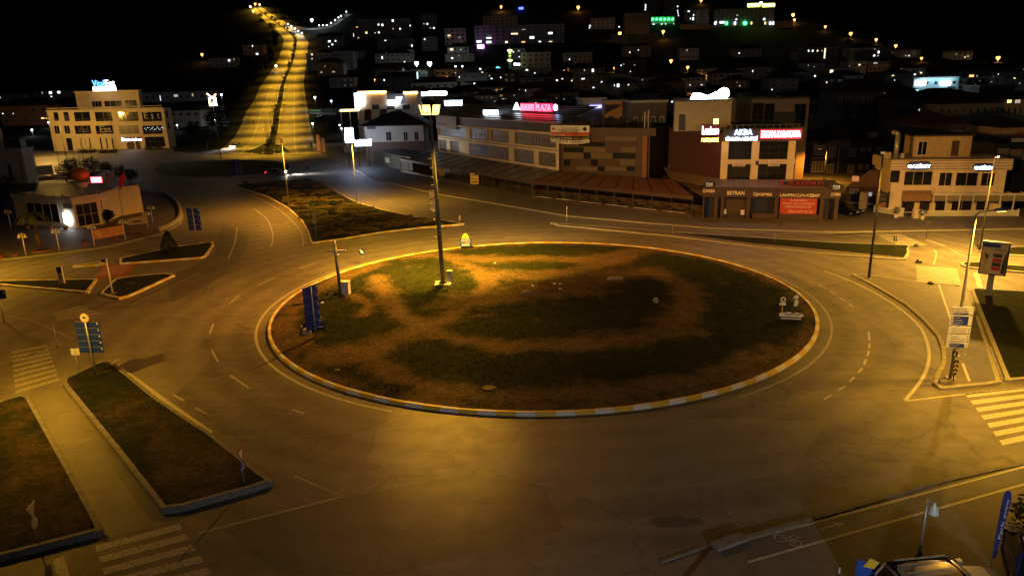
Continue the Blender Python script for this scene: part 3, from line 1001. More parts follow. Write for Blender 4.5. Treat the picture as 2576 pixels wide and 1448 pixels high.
# lamps of the approach roads, just outside the picture; their light pools and shadows are in it
for lb, p, h, a, w in (('street lamp by the crosswalk past the lower left edge', (-110, 1118), 10, (.6, 2.2), 9000),
                       ('street lamp on the footway past the right edge', (2700, 1075), 10, (-1.2, .8), 7500),
                       ('street lamp beside the plaza road past the left edge', (-140, 700), 10, (1, -1), 15000),
                       ):
    b = G(*p)
    b.z = .15
    street_lamp(lb, b, h, a, w, SODY, size=120 if p[0] > 2000 else 160, blend=1.0)
fl_ = street_lamp('white floodlight column behind the viewpoint at the car park', (10, -14, .15), 9, (0, 1.2), 0, lens=G_LED)
spot(fl_, (0, 2.4, 9.1), 15000, (1.0, .9, .8), 84, 1.0, (-2, 42, 0))
# lamps on the hill road median
hl = None
k = 0
seg = [EL3[i].lerp(ER3[i], .5) for i in range(NR)]
cum = [0]
for a, b in zip(seg, seg[1:]):
    cum.append(cum[-1] + (b - a).length)
dist = 4.0
while dist < cum[-1] - 5:
    i = max(j for j in range(NR) if cum[j] <= dist)
    p = seg[i]
    ac = (ER3[i] - EL3[i]).normalized()
    wd = (ER3[i] - EL3[i]).length
    z = H(p.y) + .3
    street_lamp('double-armed street lamp on the hill road median, %s counted uphill' % nth(k), (p.x, p.y, z), 9.5, (ac.x * wd * .2, ac.y * wd * .2), 13000 + 16.0 * dist, (1.0, .52, .03), two=True, size=138, group='lamps along the hill road median', tilt=.02, blend=1.0, pole=DSTEEL)
    dist += 27 if p.y < 430 else 36
    k += 1

# ------------------------------------------------------------------ road signs
def post(t, h, r=.04, m=STEEL, y=0):
    MB().tube((0, y, 0), (0, y, h), r, r, 8).build('post', m, t, True)
def disc(t, name, c, r, m, y0, y1, k=20):
    MB().plate([(c[0] + r * math.cos(2 * math.pi * i / k), c[1] + r * math.sin(2 * math.pi * i / k)) for i in range(k)], y0, y1).build(name, m, t)
def blue_sign(label, base, zb, w, ph, n, rz=0, disc_top=False, total=None, wide=None):
    t = thing('direction_sign', label, 'direction sign', base, rz)
    H_ = total or zb + ph + .1
    post(t, H_, .06)
    bh = ph / n
    for i in range(n):
        z0 = zb + i * bh
        b = MB().box(-w / 2, w / 2, .07, .11, z0 + .012, z0 + bh - .012).build('board', BLUE, t)
        MB().box(w / 2 - .14, w / 2 - .06, .055, .069, z0 + bh * .55, z0 + bh * .8).build('mark', SIGNW, b)
        MB().box(-w / 2, w / 2, .06, .07, z0 + bh - .026, z0 + bh - .013).build('rail', GREYB, b)
    if disc_top:
        disc(t, 'sign_disc', (0, H_ + .22), .3, SIGNY, -.02, .02)
        disc(t, 'sign_face', (0, H_ + .22), .25, SIGNW, -.03, -.02)
        MB().plate([(-.16, H_ + .2), (-.02, H_ + .36), (.16, H_ + .22)], -.04, -.03).build('emblem', BLUE, t)
        MB().plate([(-.18, H_ + .1), (.16, H_ + .18), (.18, H_ + .12), (-.05, H_ + .04)], -.04, -.03).build('emblem', SIGNY, t)
    return t
def base_at(px, py, z=0.0):
    b = G(px, py, z)
    return b
b = base_at(243, 950, .28); s = m_per_px(b)
blue_sign('blue five-board direction sign topped by a round emblem sign', b, 66 * s, 62 * s, 82 * s, 5, math.radians(-4), True, 150 * s)
b = base_at(795, 851, .2); s = m_per_px(b)
blue_sign('blue direction sign turned edge-on at the left rim of the roundabout', b, 25 * s, 1.55, 112 * s, 5, math.radians(64), total=135 * s)
b = base_at(497, 617, .16); s = m_per_px(b)
blue_sign('blue direction sign beside the clipped cypress', b, 38 * s, 34 * s, 56 * s, 4, math.radians(-6), total=95 * s)
b = base_at(601, 466, .16); s = m_per_px(b)
blue_sign('blue direction sign on the far tip of the lavender island', b, 28 * s, 19 * s, 36 * s, 5, 0, total=66 * s)
b = base_at(12, 812, .0); s = m_per_px(b)
blue_sign('blue sign with round emblem cut by the left picture edge', b, 62 * s, 34 * s, 24 * s, 1, 0, True, 88 * s)
def tri_pts_(c, r, up=False):
    sg = 1 if up else -1
    return [(c[0] - r, c[1] - sg * r * .58), (c[0] + r, c[1] - sg * r * .58), (c[0], c[1] + sg * r * 1.15)]
def yield_sign(label, base, h, rz=0, sz=.42, back=False):
    t = thing('yield_sign', label, 'road sign', base, rz)
    post(t, h, .03, STEEL)
    f = GREYB if back else SIGNR
    p = tri_pts_((0, h - sz * .6), sz)
    MB().plate(p if poly_area(p) > 0 else p[::-1], -.05, -.035).build('yield_plate', f, t)
    p = tri_pts_((0, h - sz * .6), sz * .68)
    MB().plate(p if poly_area(p) > 0 else p[::-1], -.06, -.051).build('yield_face', GREYB if back else SIGNW, t)
    disc(t, 'round_plate', (0, h - sz * 2.3), sz * .72, GREYB if back else BLUE, -.05, -.035)
    if not back:
        for i in range(3):
            a = math.radians(90 + 120 * i)
            c = (math.cos(a) * sz * .38, h - sz * 2.3 + math.sin(a) * sz * .38)
            q = [(c[0] + sz * .24 * math.cos(a + d), c[1] + sz * .24 * math.sin(a + d)) for d in (.2, 2.4, -2.0)]
            MB().plate(q if poly_area(q) > 0 else q[::-1], -.06, -.051).build('arrow', SIGNW, t)
    return t
b = base_at(614, 1216, .28); s = m_per_px(b)
yield_sign('yield and roundabout signs on the near corner of the planting bed', b, 98 * s, math.radians(92), .4)
b = base_at(96, 1363, .28); s = m_per_px(b)
yield_sign('thin sign seen from behind in the dark bed', b, 107 * s, math.radians(100), .36, True)
b = base_at(796, 603, .16); s = m_per_px(b)
yield_sign('grey-backed yield and round signs at the lavender island tip', b, 69 * s, 0, .45, True)
b = base_at(774, 442, 0); s = m_per_px(b)
yield_sign('small yield and roundabout signs between lavender island and shops', b, 33 * s, 0, .55)
# square sign backs, posts, markers
def plain_sign(label, base, h, w, hh, m=GREYB, rz=0, name='road_sign', front=None):
    t = thing(name, label, 'road sign', base, rz)
    post(t, h, .03, GREYB)
    MB().box(-w / 2, w / 2, .031, .05, h - hh, h).build('plate', m, t)
    return t
b = base_at(200, 942, 0); s = m_per_px(b)
plain_sign('pale square sign seen from behind by the crosswalk', b, 70 * s, 21 * s, 18 * s, SIGNW)
b = base_at(2250, 621, .1); s = m_per_px(b)
plain_sign('dark square sign plate at the far crosswalk', b, 28 * s, 9 * s, 13 * s, DSTEEL)
def marker(label, base, h, name='marker_post', m=DSTEEL, rz=0):
    t = thing(name, label, 'marker post', base, rz)
    post(t, h, .035, m)
    MB().box(-.14, .14, -.06, -.04, h * .3, h).build('plate', BLACK, t)
    for i in range(3):
        z = h * .35 + i * h * .2
        p = [(-.12, z), (0, z + .12), (.12, z), (.12, z + .09), (0, z + .21), (-.12, z + .09)]
        MB().plate(p, -.07, -.061).build('chevron', SIGNY, t)
    return t
b = base_at(1157, 561, .16); s = m_per_px(b)
marker('small chevron marker post on the tip of the lavender island', b, 20 * s)
b = base_at(2392, 952, .14)
marker('black chevron board at the foot of the sign pole', b + Vector((-.05, -.3, 0)), 1.35)
b = base_at(703, 384, .16)
marker('faint chevron marker on the splitter island', b, 1.6)
# round blue arrow sign
b = base_at(912, 661, .2); s = m_per_px(b)
t = thing('arrow_sign', 'round blue arrow sign on the rim of the roundabout', 'road sign', b)
post(t, 30 * s, .025)
disc(t, 'sign_disc', (0, 29 * s), .36, BLUE, -.06, -.04)
q = [(-.2, .2), (-.1, .26), (.06, .08), (.12, .18), (.22, -.2), (-.14, -.12), (-.04, -.04)]
q = [(x, z + 29 * s) for x, z in q]
MB().plate(q if poly_area(q) > 0 else q[::-1], -.075, -.061).build('arrow', SIGNW, t)
# bollards and flexible posts
def simple_post(label, px, py, hpx, m=SIGNW, r=.03, name='delineator_post', group=None, z=0):
    b = base_at(px, py, z)
    t = thing(name, label, 'post', b, 0, group)
    MB().tube((0, 0, 0), (0, 0, .04), .1, .09, 10).build('foot', BLACK, t)
    MB().tube((0, 0, .04), (0, 0, hpx * m_per_px(b)), r, r, 8).build('shaft', m, t, True)
    return t
simple_post('thin white post on the median start below the terrace', 1426, 558, 40, z=.14)
simple_post('thin post on the long median in front of the soup signs', 1692, 590, 25, GREYB, z=.14)
simple_post('thin post on the long median near the soup restaurant corner', 1948, 608, 23, GREYB, z=.14)
simple_post('thin pale post standing by the road island on the left', 145, 872, 60, GREYB, r=.025)
for i, (x, y, nm) in enumerate([(2305, 621, 'black dome bollard at the far crosswalk'), (2340, 717, 'black dome bollard at the near end of the zebra crossing'), (2311, 661, 'low dark bollard between the two zebra crossings')]):
    b = base_at(x, y, 0)
    t = thing('bollard', nm, 'bollard', b)
    MB().lathe((0, 0, 0), [(.3, 0), (.3, .08), (.24, .22), (.12, .32), (0, .35)], 14).build('dome', BLACK, t, True)
    MB().tube((0, 0, 0), (0, 0, .03), .36, .36, 14).build('base', DCONC, t)

# CCTV column and cabinet
b = base_at(858, 748, .25); s = m_per_px(b)
t = thing('camera_column', 'grey column with surveillance cameras on the roundabout', 'camera column', b)
h = 146 * s
MB().tube((0, 0, 0), (-.12, 0, h), .16, .12, 10).build('pole', POLEG, t, True)
MB().box(-.28, .28, -.06, .06, h - 30 * s - .05, h - 30 * s + .05).build('bracket', WHITE, t)
for sx in (-1, 1):
    o = MB().box(sx * .2 - .1, sx * .2 + .5 * sx + .1, -.14, .02, h - 30 * s + .08, h - 30 * s + .22).build('camera', WHITE, t)
    MB().box(sx * .75 - .05, sx * .75 + .05, -.12, 0, h - 30 * s + .04, h - 30 * s + .1).build('lens_hood', BLACK, o)
MB().ball((.12, -.2, h - 30 * s - .18), .13).build('dome_camera', WHITE, t, True)
MB().tube((-.02, -.14, h - .5), (-.02, -.14, h - .05), .05, .05, 8).build('antenna', WHITE, t)
b = base_at(870, 739, .25)
t = thing('utility_cabinet', 'white utility cabinet beside the camera column', 'cabinet', b, math.radians(-8))
MB().box(-.38, .38, -.3, .3, 0, 1.12).build('body', WHITE, t)
MB().box(-.42, .42, -.34, .34, 1.12, 1.2).build('lid', WHITE, t)
MB().box(-.33, .33, -.315, -.301, .08, 1.05).build('door', SIGNW, t)
# municipal board at the far rim
b = base_at(1172, 623, .3); s = m_per_px(b)
t = thing('info_board', 'small dark information board with a yellow emblem on top', 'sign', b)
for sx in (-1, 1):
    MB().tube((sx * .5, .05, 0), (sx * .5, .05, .5), .03, .03, 6).build('leg', STEEL, t)
MB().box(-.66, .66, 0, .05, .15, 1.05).build('board', BLUE, t)
text(t, 'SAKARYA', -.5, .5, .78, .95, -.002, SIGNW)
text(t, 'BÜYÜKŞEHİR', -.55, .55, .55, .7, -.002, SIGNW)
MB().box(-.45, .4, -.02, -.001, .25, .42).build('strip', SIGNW, t)
MB().plate([(-.4, 1.05), (.4, 1.05), (.36, 1.3), (.2, 1.55), (0, 1.68), (-.2, 1.55), (-.36, 1.3)], 0, .05).build('emblem', SIGNY, t)
MB().plate([(-.1, 1.15), (.1, 1.15), (.05, 1.5)], -.015, -.001).build('emblem_mark', BLUE, t)
# cut-out figure boards (bicycle displays)
def bike_board(label, base, rz, w, front=True):
    t = thing('bicycle_display', label, 'display board', base, rz)
    MB().box(-w / 2, w / 2, .02, .3, 0, .28).build('stand', BLACK, t)
    p = [(-w / 2, .3), (w / 2 - .15, .3), (w / 2, .42), (w / 2 - .2, .62), (-w * .1, .66), (-w / 2, .55)]
    MB().plate(p, 0, .06).build('ground_board', SIGNW if front else BLACK, t)
    MB().box(-w * .42, w * .4, -.02, 0, .12, .2).build('strip', SIGNW, t)
    for cx in (-.2, .38):
        mb = MB()
        for i in range(18):
            a, b_ = 2 * math.pi * i / 18, 2 * math.pi * (i + 1) / 18
            mb.tube((cx + .27 * math.cos(a), -.06, .75 + .27 * math.sin(a)), (cx + .27 * math.cos(b_), -.06, .75 + .27 * math.sin(b_)), .03, .03, 5)
        mb.build('wheel', DSTEEL if front else GREYB, t)
    fr = MB()
    for a, b_ in (((-.2, .75), (-.05, 1.15)), ((-.05, 1.15), (.12, .78)), ((.12, .78), (-.2, .75)), ((-.05, 1.15), (.28, 1.12)), ((.28, 1.12), (.12, .78)), ((.28, 1.2), (.38, .75))):
        fr.tube((a[0], -.06, a[1]), (b_[0], -.06, b_[1]), .03, .03, 5)
    fr.build('frame', DSTEEL if front else GREYB, t)
    if front:
        MB().plate([(.1, 1.2), (.3, 1.15), (.42, 1.5), (.3, 1.75), (.12, 1.6)], -.08, -.04).build('rider_cutout', SIGNW, t)
        disc(t, 'rider_head', (.24, 1.9), .14, SIGNW, -.08, -.04)
        MB().box(-.72, -.66, -.02, .02, .6, 1.4).build('signpost', SIGNY, t)
        p = [(-.95, 1.2), (-.45, 1.2), (-.5, 1.42), (-.9, 1.42)]
        MB().plate(p, -.06, -.03).build('name_plate', SIGNW, t)
        disc(t, 'ring', (-.69, 1.66), .2, SIGNW, -.06, -.03)
        disc(t, 'ring_centre', (-.69, 1.66), .1, BLACK, -.07, -.061)
        MB().plate([(0, 1.75), (.16, 1.75), (.06, 1.98)], -.06, -.03).build('pennant', SIGNW, t)
    return t
bike_board('cut-out bicycle display with white stand on the right rim', base_at(1990, 806, .25), math.radians(-14), 1.75)
bike_board('cut-out bicycle display seen from behind near the blue sign', base_at(791, 828, .25), math.radians(16), 1.7, False)
# stones and rubbish on the island
def rock(label, px, py, dims, m, rz=0, name='stone_block', cat='stone'):
    p = G(px, py, .0)
    z = mound(p.x, p.y) if in_isl(p.x, p.y) else .0
    rr = random.Random(px)
    mb = MB()
    x, y, h = dims
    for sz, f in ((0, 1.0), (.5, 1.04), (1, .82)):
        for i in range(8):
            a = 2 * math.pi * (i + .5) / 8
            kx = max(-1, min(1, 1.3 * math.cos(a))); ky = max(-1, min(1, 1.3 * math.sin(a)))
            mb.v.append((x / 2 * kx * f * rr.uniform(.9, 1.06), y / 2 * ky * f * rr.uniform(.9, 1.06), h * sz * rr.uniform(.92, 1.05) - .02))
    for j in range(2):
        for i in range(8):
            k = (i + 1) % 8
            mb.f.append((j * 8 + i, j * 8 + k, j * 8 + 8 + k, j * 8 + 8 + i))
    mb.f.append(tuple(16 + i for i in range(8)))
    o = mb.build(name, m)
    o.location = (p.x, p.y, z)
    o.rotation_euler = (0, 0, rz)
    return tag(o, label, cat)
ROCK = mat('pale stone', (0.3, 0.26, 0.2), .85, var=.3, scale=5)
rock('pale kerb block lying left of a similar block on the island', 1539, 712, (1.0, .5, .28), ROCK, .5)
rock('pale kerb block lying right of a similar block on the island', 1556, 711, (.9, .45, .28), ROCK, .35)
rock('single pale block on bare soil in the island centre', 1324, 750, (.8, .38, .3), ROCK, .1)
rock('round stone on the right half of the island', 1649, 770, (.42, .4, .4), ROCK)
rock('sand-coloured rock at the foot of the turned blue sign', 773, 846, (.62, .5, .42), ROCK)
rock('smaller stone behind the sand-coloured rock', 764, 832, (.4, .35, .25), ROCK)
rock('flat pale slab near the lower left island rim', 849, 937, (.4, .2, .06), ROCK)
for i, (x, y, lb) in enumerate([(1395, 723, 'white scrap of litter left of another scrap on the island'), (1409, 723, 'white scrap of litter right of another scrap on the island'), (1340, 729, 'torn white paper on bare island soil'), (1409, 737, 'white plastic scrap below two others on the island'), (812, 767, 'white speck of litter beside the turned blue sign'), (1245, 668, 'small white scrap near the mast')]):
    rock(lb, x, y, (.28, .2, .06), SIGNW, i, 'litter', 'litter')
for x, y, lb in ((328, 712, 'round manhole cover on the camera post island'), (1231, 977, 'rusty manhole cover on the lower part of the roundabout')):
    p = G(x, y, .2)
    z = (mound(p.x, p.y) + .02) if y > 800 else .19
    t = thing('manhole_cover', lb, 'manhole', (p.x, p.y, z))
    MB().lathe((0, 0, 0), [(.42, 0), (.42, .05), (.36, .06)], 18).build('ring', mat('rusty iron', (.05, .03, .02), .8), t)
    MB().lathe((0, 0, 0), [(.35, .03), (.2, .045), (0, .05)], 18).build('lid', mat('rusty iron', (.05, .03, .02), .8), t)

# direction boards on the right lamp column
b = G(2390, 955, .14)
s = m_per_px(b)
t = thing('direction_boards', 'stack of white and blue direction boards clamped to the lamp column', 'direction sign', (b.x - .02, b.y - .16, b.z), math.radians(-8))
t.scale = (.72, 1, .86)
t.location.z += .22
bd = [(7.15, 0.62, ['Yeni Mah.', 'Yazlık Mah.', 'Beşköprü Mah.', 'Arifiye'], 'l', [3]), (6.2, .78, ['Kuzey', 'Kocaeli', 'İstanbul', 'Ankara'], 'lb', []), (5.45, .6, ['Sakarya Üniversitesi', 'Serdivan Belediyesi', 'Karaman Güzergahı'], 'r', []), (4.72, .6, ['Yazlık', 'Adalet Sarayı', 'Ankara Şubesi'], 'r', []), (4.2, .42, ['Kaynarca', 'Karasu'], 'rb', [])]
zz = 4.1
for z, hh, rows, side, blu in bd:
    z0 = 2.2 + (z - 4.2) * .82
    hh *= .92
    brd = MB().box(-.85, .85, -.02, .02, z0, z0 + hh).build('board', SIGNW, t)
    MB().box(-.82, .82, -.024, -.0201, z0 + .008, z0 + .02).build('rim', BLACK, brd)
    if 'b' in side:
        MB().box(-.62, .55, -.026, -.0201, z0 + .04, z0 + hh - .04).build('panel', BLUE, brd)
    n = len(rows)
    for i, r_ in enumerate(rows):
        zt = z0 + hh - .05 - (i + 1) * (hh - .08) / n
        h_ = (hh - .08) / n * .62
        w_ = min(1.1, .085 * len(r_) * 1.1)
        if i in blu:
            MB().box(-.62, .5, -.026, -.0201, zt - .03, zt + h_ + .03).build('panel', BLUE, brd)
        text(brd, r_, -.58, -.58 + w_, zt, zt + h_, -.028, SIGNW if ('b' in side or i in blu) else BLACK, .004)
        sx = -.74 if 'l' in side else .74
        dx = .06 if 'l' in side else -.06
        q = [(sx - dx, zt + h_ / 2), (sx + dx, zt), (sx + dx, zt + h_)]
        MB().plate(q if poly_area(q) > 0 else q[::-1], -.028, -.0201).build('arrow', BLACK, brd)
MB().box(-.3, .12, -.06, -.02, 1.62, 2.02).build('pedestrian_plate', BLACK, t)
MB().plate([(-.2, 1.68), (.02, 1.68), (-.09, 1.94)], -.07, -.061).build('symbol', GREYB, t)
MB().box(.5, 1.0, .05, .09, 1.55, 1.72).build('low_plate', GREYB, t)
MB().tube((0, .1, 1.6), (.55, .07, 1.63), .02, .02, 6).build('bracket', STEEL, t)
# advertising billboard on a post
b = base_at(2486, 742, .14); s = m_per_px(b)
t = thing('billboard', 'tall advertising lightbox on a square post beside the verge', 'billboard', b, math.radians(-38))
ph = hgt(b, 2490, 690)
MB().box(-.22, .22, -.14, .14, 0, ph + .1).build('post', mat('grey cladding', (.22, .22, .22), .5, var=.15), t)
MB().box(-.95, .95, -.2, .2, ph, ph + 2.75).build('case', DSTEEL, t)
MB().box(-.86, .86, -.212, -.2, ph + .1, ph + 2.65).build('poster', mat('poster paper', (.5, .42, .33), .6, var=.2, scale=1.2), t)
MB().box(-.86, .3, -.222, -.213, ph + 2.3, ph + 2.6).build('poster_band', BLUE, t)
text(t, 'KAMPANYA', -.3, .75, ph + 2.05, ph + 2.2, -.213, BLACK, .008)
for i, (c, z) in enumerate(((DSTEEL, 1.5), (SIGNR, 1.1), (DSTEEL, .75), (SIGNR, .4))):
    MB().box(-.1, .5, -.222, -.213, ph + z, ph + z + .3).build('poster_panel', c, t)
MB().plate([(-.75, ph + 1.9), (-.5, ph + 1.2), (-.3, ph + 1.85), (-.45, ph + 1.6)], -.222, -.213).build('poster_figure', DSTEEL, t)
MB().plate([(.55, ph + .2), (.84, ph + .2), (.84, ph + 2.1), (.7, ph + 1.6), (.6, ph + 1.0)], -.222, -.213).build('poster_figure', DSTEEL, t)
# pylon sign with camera on the left traffic island, advertising pillar
b = base_at(283, 738, .16); s = m_per_px(b)
t = thing('camera_post', 'white post with side-arm camera on the triangular island', 'camera post', b, math.radians(-4))
h = 90 * s
MB().box(-.3, .3, -.2, .2, 0, .05).build('foot', DCONC, t)
MB().tube((0, 0, .05), (0, 0, h), .075, .065, 10).build('pole', WHITE, t, True)
MB().tube((0, 0, h - .05), (.55, -.1, h + .18), .025, .025, 6).build('arm', WHITE, t)
MB().box(-.45, -.1, -.12, .12, h - .32, h - .08).build('camera', DSTEEL, t)
b = base_at(157, 713, .16); s = m_per_px(b)
t = thing('advertising_pillar', 'slim white advertising pillar with a blue head', 'advertising pillar', b, math.radians(-3))
MB().box(-.32, .32, -.14, .14, 0, .1).build('foot', DCONC, t)
MB().box(-.25, .25, -.08, .08, .1, 44 * s).build('body', SIGNW, t)
MB().box(-.24, .24, -.1, -.081, 28 * s, 43 * s).build('head', BLUE, t)
MB().plate([(-.12, .5), (.1, .45), (.16, .95), (.02, 1.2), (-.14, .9)], -.092, -.081).build('figure', GREYB, t)
# bottom right corner: lamp column, feather flag, blue panel
b = G(2303, 1455)
h = hgt(b, 2341, 1255)
t = thing('lamp_column', 'slim grey lamp column with a hanging bell lantern, unlit', 'street lamp', b)
MB().tube((0, 0, 0), (0, 0, 1.2), .085, .085, 10).build('lower_pole', DSTEEL, t, True)
MB().tube((0, 0, 1.2), (0, 0, h), .05, .045, 10).build('pole', STEEL, t, True)
MB().tube((0, 0, h - .05), (.22, -.05, h - .1), .025, .025, 6).build('arm', STEEL, t)
MB().lathe((.24, -.05, h - .55), [(.19, 0), (.17, .12), (.12, .26), (.05, .38), (.03, .46)], 14).build('lantern', mat('opal glass', (.6, .68, .72), .3, var=.1), t, True)
b = G(2492, 1424)
fh = hgt(b, 2530, 1232)
t = thing('feather_flag', 'tall blue feather flag with white lettering', 'flag', b, math.radians(-6))
MB().tube((0, 0, 0), (0, 0, fh * .98), .022, .014, 6).build('pole', STEEL, t, True)
pf = [(-.02, .35), (.1, .45), (.2, fh * .5), (.27, fh * .9), (.22, fh * .97), (.13, fh), (.03, fh * .98), (-.03, fh * .9)]
MB().plate(pf, -.02, .005).build('banner', mat('blue flag cloth', (.02, .03, .2), .7, var=.2), t)
a_, fs_ = text_mesh('Park evim')
v_ = [(.05 + .1 * (1 - p[1]) + .05 * p[0], -.03 - p[2] * .004, fh * .38 + p[0] * fh * .5) for p in a_]
me_ = bpy.data.meshes.new('lettering'); me_.from_pydata(v_, [], fs_); me_.materials.append(SIGNW)
obj('lettering', me_, t)
b = G(2185, 1500)
t = thing('blue_sign', 'bright blue panel poking up at the bottom edge', 'sign', b, math.radians(-25))
MB().box(-.5, .5, 0, .12, 0, hgt(b, 2175, 1418)).build('panel', mat('bright blue panel', (.02, .08, .5), .4), t)
MB().plate([(-.3, 1.2), (.1, 1.2), (.2, 1.5), (-.1, 1.6)], -.02, -.001).build('emblem', SIGNY, t)
for x, y, lb in ((2110, 1447, 'thin steel post at the bottom edge'), (2238, 1447, 'short white post left of the silver car')):
    simple_post(lb, x, y, 22, SIGNW, .03, 'parking_post')
# ------------------------------------------------------------------ building helpers
def crop(ox, oy, k):
    return lambda x, y: (ox + x * k, oy + y * k)
c1, cL = crop(0, 158.8, .24655), crop(0, 266.7, .28078)
c3, c4, c5, c6 = crop(762.1, 190.5, .19738), crop(1174.9, 190.5, .22198), crop(1587.8, 190.5, .26586), crop(2032.4, 285.8, .21104)
b0, b1, b2, b3 = crop(571.6, 0, .24655), crop(857.4, 0, .24655), crop(1397.2, 0, .24655), crop(1940.9, 0, .24655)
GLASS = mat('dark window glass', (0.012, 0.013, 0.015), 0.12, var=.3, scale=.6, spec=.6)
GLASS2 = mat('curtained window glass', (0.16, 0.14, 0.12), 0.3, var=.5, scale=1.5)
CREAM = mat('cream render', (0.76, 0.64, 0.46), 0.85, var=.12, scale=1.0, bump=.1)
CREAM2 = mat('pale beige render', (0.68, 0.57, 0.43), 0.85, var=.12, scale=1.0)
WREND = mat('white render', (0.62, 0.58, 0.54), 0.85, var=.12, scale=.8)
GREYR = mat('grey render', (0.34, 0.33, 0.32), 0.85, var=.15, scale=.8)
TANR = mat('tan render', (0.42, 0.33, 0.24), 0.85, var=.15, scale=.8)
BROWN = mat('brown cladding', (0.085, 0.055, 0.04), 0.55, var=.2, scale=1.5)
DBROWN = mat('dark brown cladding', (0.06, 0.035, 0.028), 0.5, var=.25, scale=1.5)
REDW = mat('dark red cladding', (0.065, 0.022, 0.02), 0.5, var=.25, scale=1.5)
DGREY = mat('anthracite cladding', (0.04, 0.04, 0.043), 0.5, var=.25, scale=1.5)
TILE = mat('clay roof tiles', (0.13, 0.055, 0.035), 0.8, var=.35, scale=2.5, bump=.4, bscale=12)
DTILE = mat('dark roof tiles', (0.05, 0.03, 0.025), 0.8, var=.35, scale=2.5, bump=.4, bscale=12)
WOODC = mat('dark wood', (0.07, 0.04, 0.025), 0.6, var=.3)
WFRAME = mat('window frame white', (0.6, 0.58, 0.54), 0.5, var=.08)
LITC = glow('lit window cool', (.85, .95, 1.0), 2.6)
LITW = glow('lit window warm', (1.0, .75, .4), 2.2)
LITD = glow('dim lit window', (1.0, .85, .65), .5)
S_WHITE = glow('white neon', (.8, .9, 1.0), 11)
S_BLUEW = glow('blue white neon', (.5, .65, 1.0), 10)
S_BLUE = glow('blue neon', (.05, .2, 1.0), 9)
S_RED = glow('red neon', (1.0, .06, .09), 9)
S_REDW = glow('pink white neon', (1.0, .5, .6), 16)
S_WARM = glow('warm led strip', (1.0, .55, .12), 12)
S_YEL = glow('yellow neon', (.85, 1.0, .08), 12)
S_GREEN = glow('green light', (.05, 1.0, .2), 8)
S_CYAN = glow('cyan light', (.15, .75, .9), 2)
class Fac:
    """vertical facade through two ground points; children are built in its own frame (x along it, -y outwards)"""
    def __init__(s, name, label, cat, A, B, group=None, z=0.0):
        s.A, s.B = Vector((A.x, A.y, 0)), Vector((B.x, B.y, 0))
        s.u = (s.B - s.A).normalized()
        s.W = (s.B - s.A).length
        s.z = z
        s.n = Vector((s.u.y, -s.u.x, 0))
        s.t = thing(name, label, cat, (A.x, A.y, z), math.atan2(s.u.y, s.u.x), group)
        s.off = Vector((0, 0, 0))
        s.rot = 0
        s.par = s.t
    def pt(s, p):
        d = ray(*p)
        o = Vector((0, 0, CAMH))
        k = (s.A - o).dot(s.n) / d.dot(s.n)
        q = o + d * k
        return (q - s.A).dot(s.u), q.z - s.z
    def rect(s, p, q):
        x0, z1 = s.pt(p)
        x1, z0 = s.pt(q)
        return min(x0, x1), max(x0, x1), min(z0, z1), max(z0, z1)
def wall(par, x0, x1, d, z0, z1, m, name='wall', y0=0.0):
    return MB().box(x0, x1, y0, y0 + d, z0, z1).build(name, m, par)
def window(par, x0, x1, z0, z1, cols=1, rows=1, fm=WFRAME, gm_=GLASS, y=0.0, fw_=.07, name='window', sill=False):
    fr = MB()
    yo = y - .07
    fr.box(x0, x1, yo, y, z0, z0 + fw_).box(x0, x1, yo, y, z1 - fw_, z1).box(x0, x0 + fw_, yo, y, z0 + fw_, z1 - fw_).box(x1 - fw_, x1, yo, y, z0 + fw_, z1 - fw_)
    for i in range(1, cols):
        x = x0 + (x1 - x0) * i / cols
        fr.box(x - fw_ * .4, x + fw_ * .4, yo + .01, y, z0 + fw_, z1 - fw_)
    for j in range(1, rows):
        z = z0 + (z1 - z0) * j / rows
        fr.box(x0 + fw_, x1 - fw_, yo + .015, y, z - fw_ * .35, z + fw_ * .35)
    w = fr.build(name, fm, par)
    MB().box(x0 + .01, x1 - .01, y - .025, y - .004, z0 + .01, z1 - .01).build('pane', gm_, w)
    if sill:
        MB().box(x0 - .08, x1 + .08, y - .14, y, z0 - .08, z0 - .001).build('sill', fm, w)
    return w
def hip_roof(par, x0, x1, y0, y1, z0, h, m, name='roof', over=.6):
    x0, x1, y0, y1 = x0 - over, x1 + over, y0 - over, y1 + over
    mb = MB()
    ins = min((x1 - x0), (y1 - y0)) * .5
    ym = (y0 + y1) / 2
    if x1 - x0 > y1 - y0:
        r0, r1 = (x0 + ins, ym, z0 + h), (x1 - ins, ym, z0 + h)
    else:
        r0 = r1 = ((x0 + x1) / 2, ym, z0 + h)
        r0, r1 = (r0[0] - .05, ym, z0 + h), (r0[0] + .05, ym, z0 + h)
    mb.v = [(x0, y0, z0), (x1, y0, z0), (x1, y1, z0), (x0, y1, z0), r0, r1, (x0, y0, z0 - .18), (x1, y0, z0 - .18), (x1, y1, z0 - .18), (x0, y1, z0 - .18)]
    mb.f = [(0, 1, 5, 4), (1, 2, 5), (2, 3, 4, 5), (3, 0, 4), (6, 7, 1, 0), (7, 8, 2, 1), (8, 9, 3, 2), (9, 6, 0, 3), (9, 8, 7, 6)]
    return mb.build(name, m, par)
def sbox(f, p, q, m, name, y0=-.15, y1=-.02, par=None):
    x0, x1, z0, z1 = f.rect(p, q)
    return MB().box(x0, x1, y0, y1, z0, z1).build(name, m, par or f.t)
def ftext(f, s, p, q, m, y=-.05, depth=.06, slant=0.0, par=None, name='lettering'):
    x0, x1, z0, z1 = f.rect(p, q)
    return text(par or f.t, s, x0, x1, z0, z1, y, m, depth, name, slant)
def fwin(f, p, q, **k):
    x0, x1, z0, z1 = f.rect(p, q)
    return window(f.t, x0, x1, max(z0, .1), z1, **k)
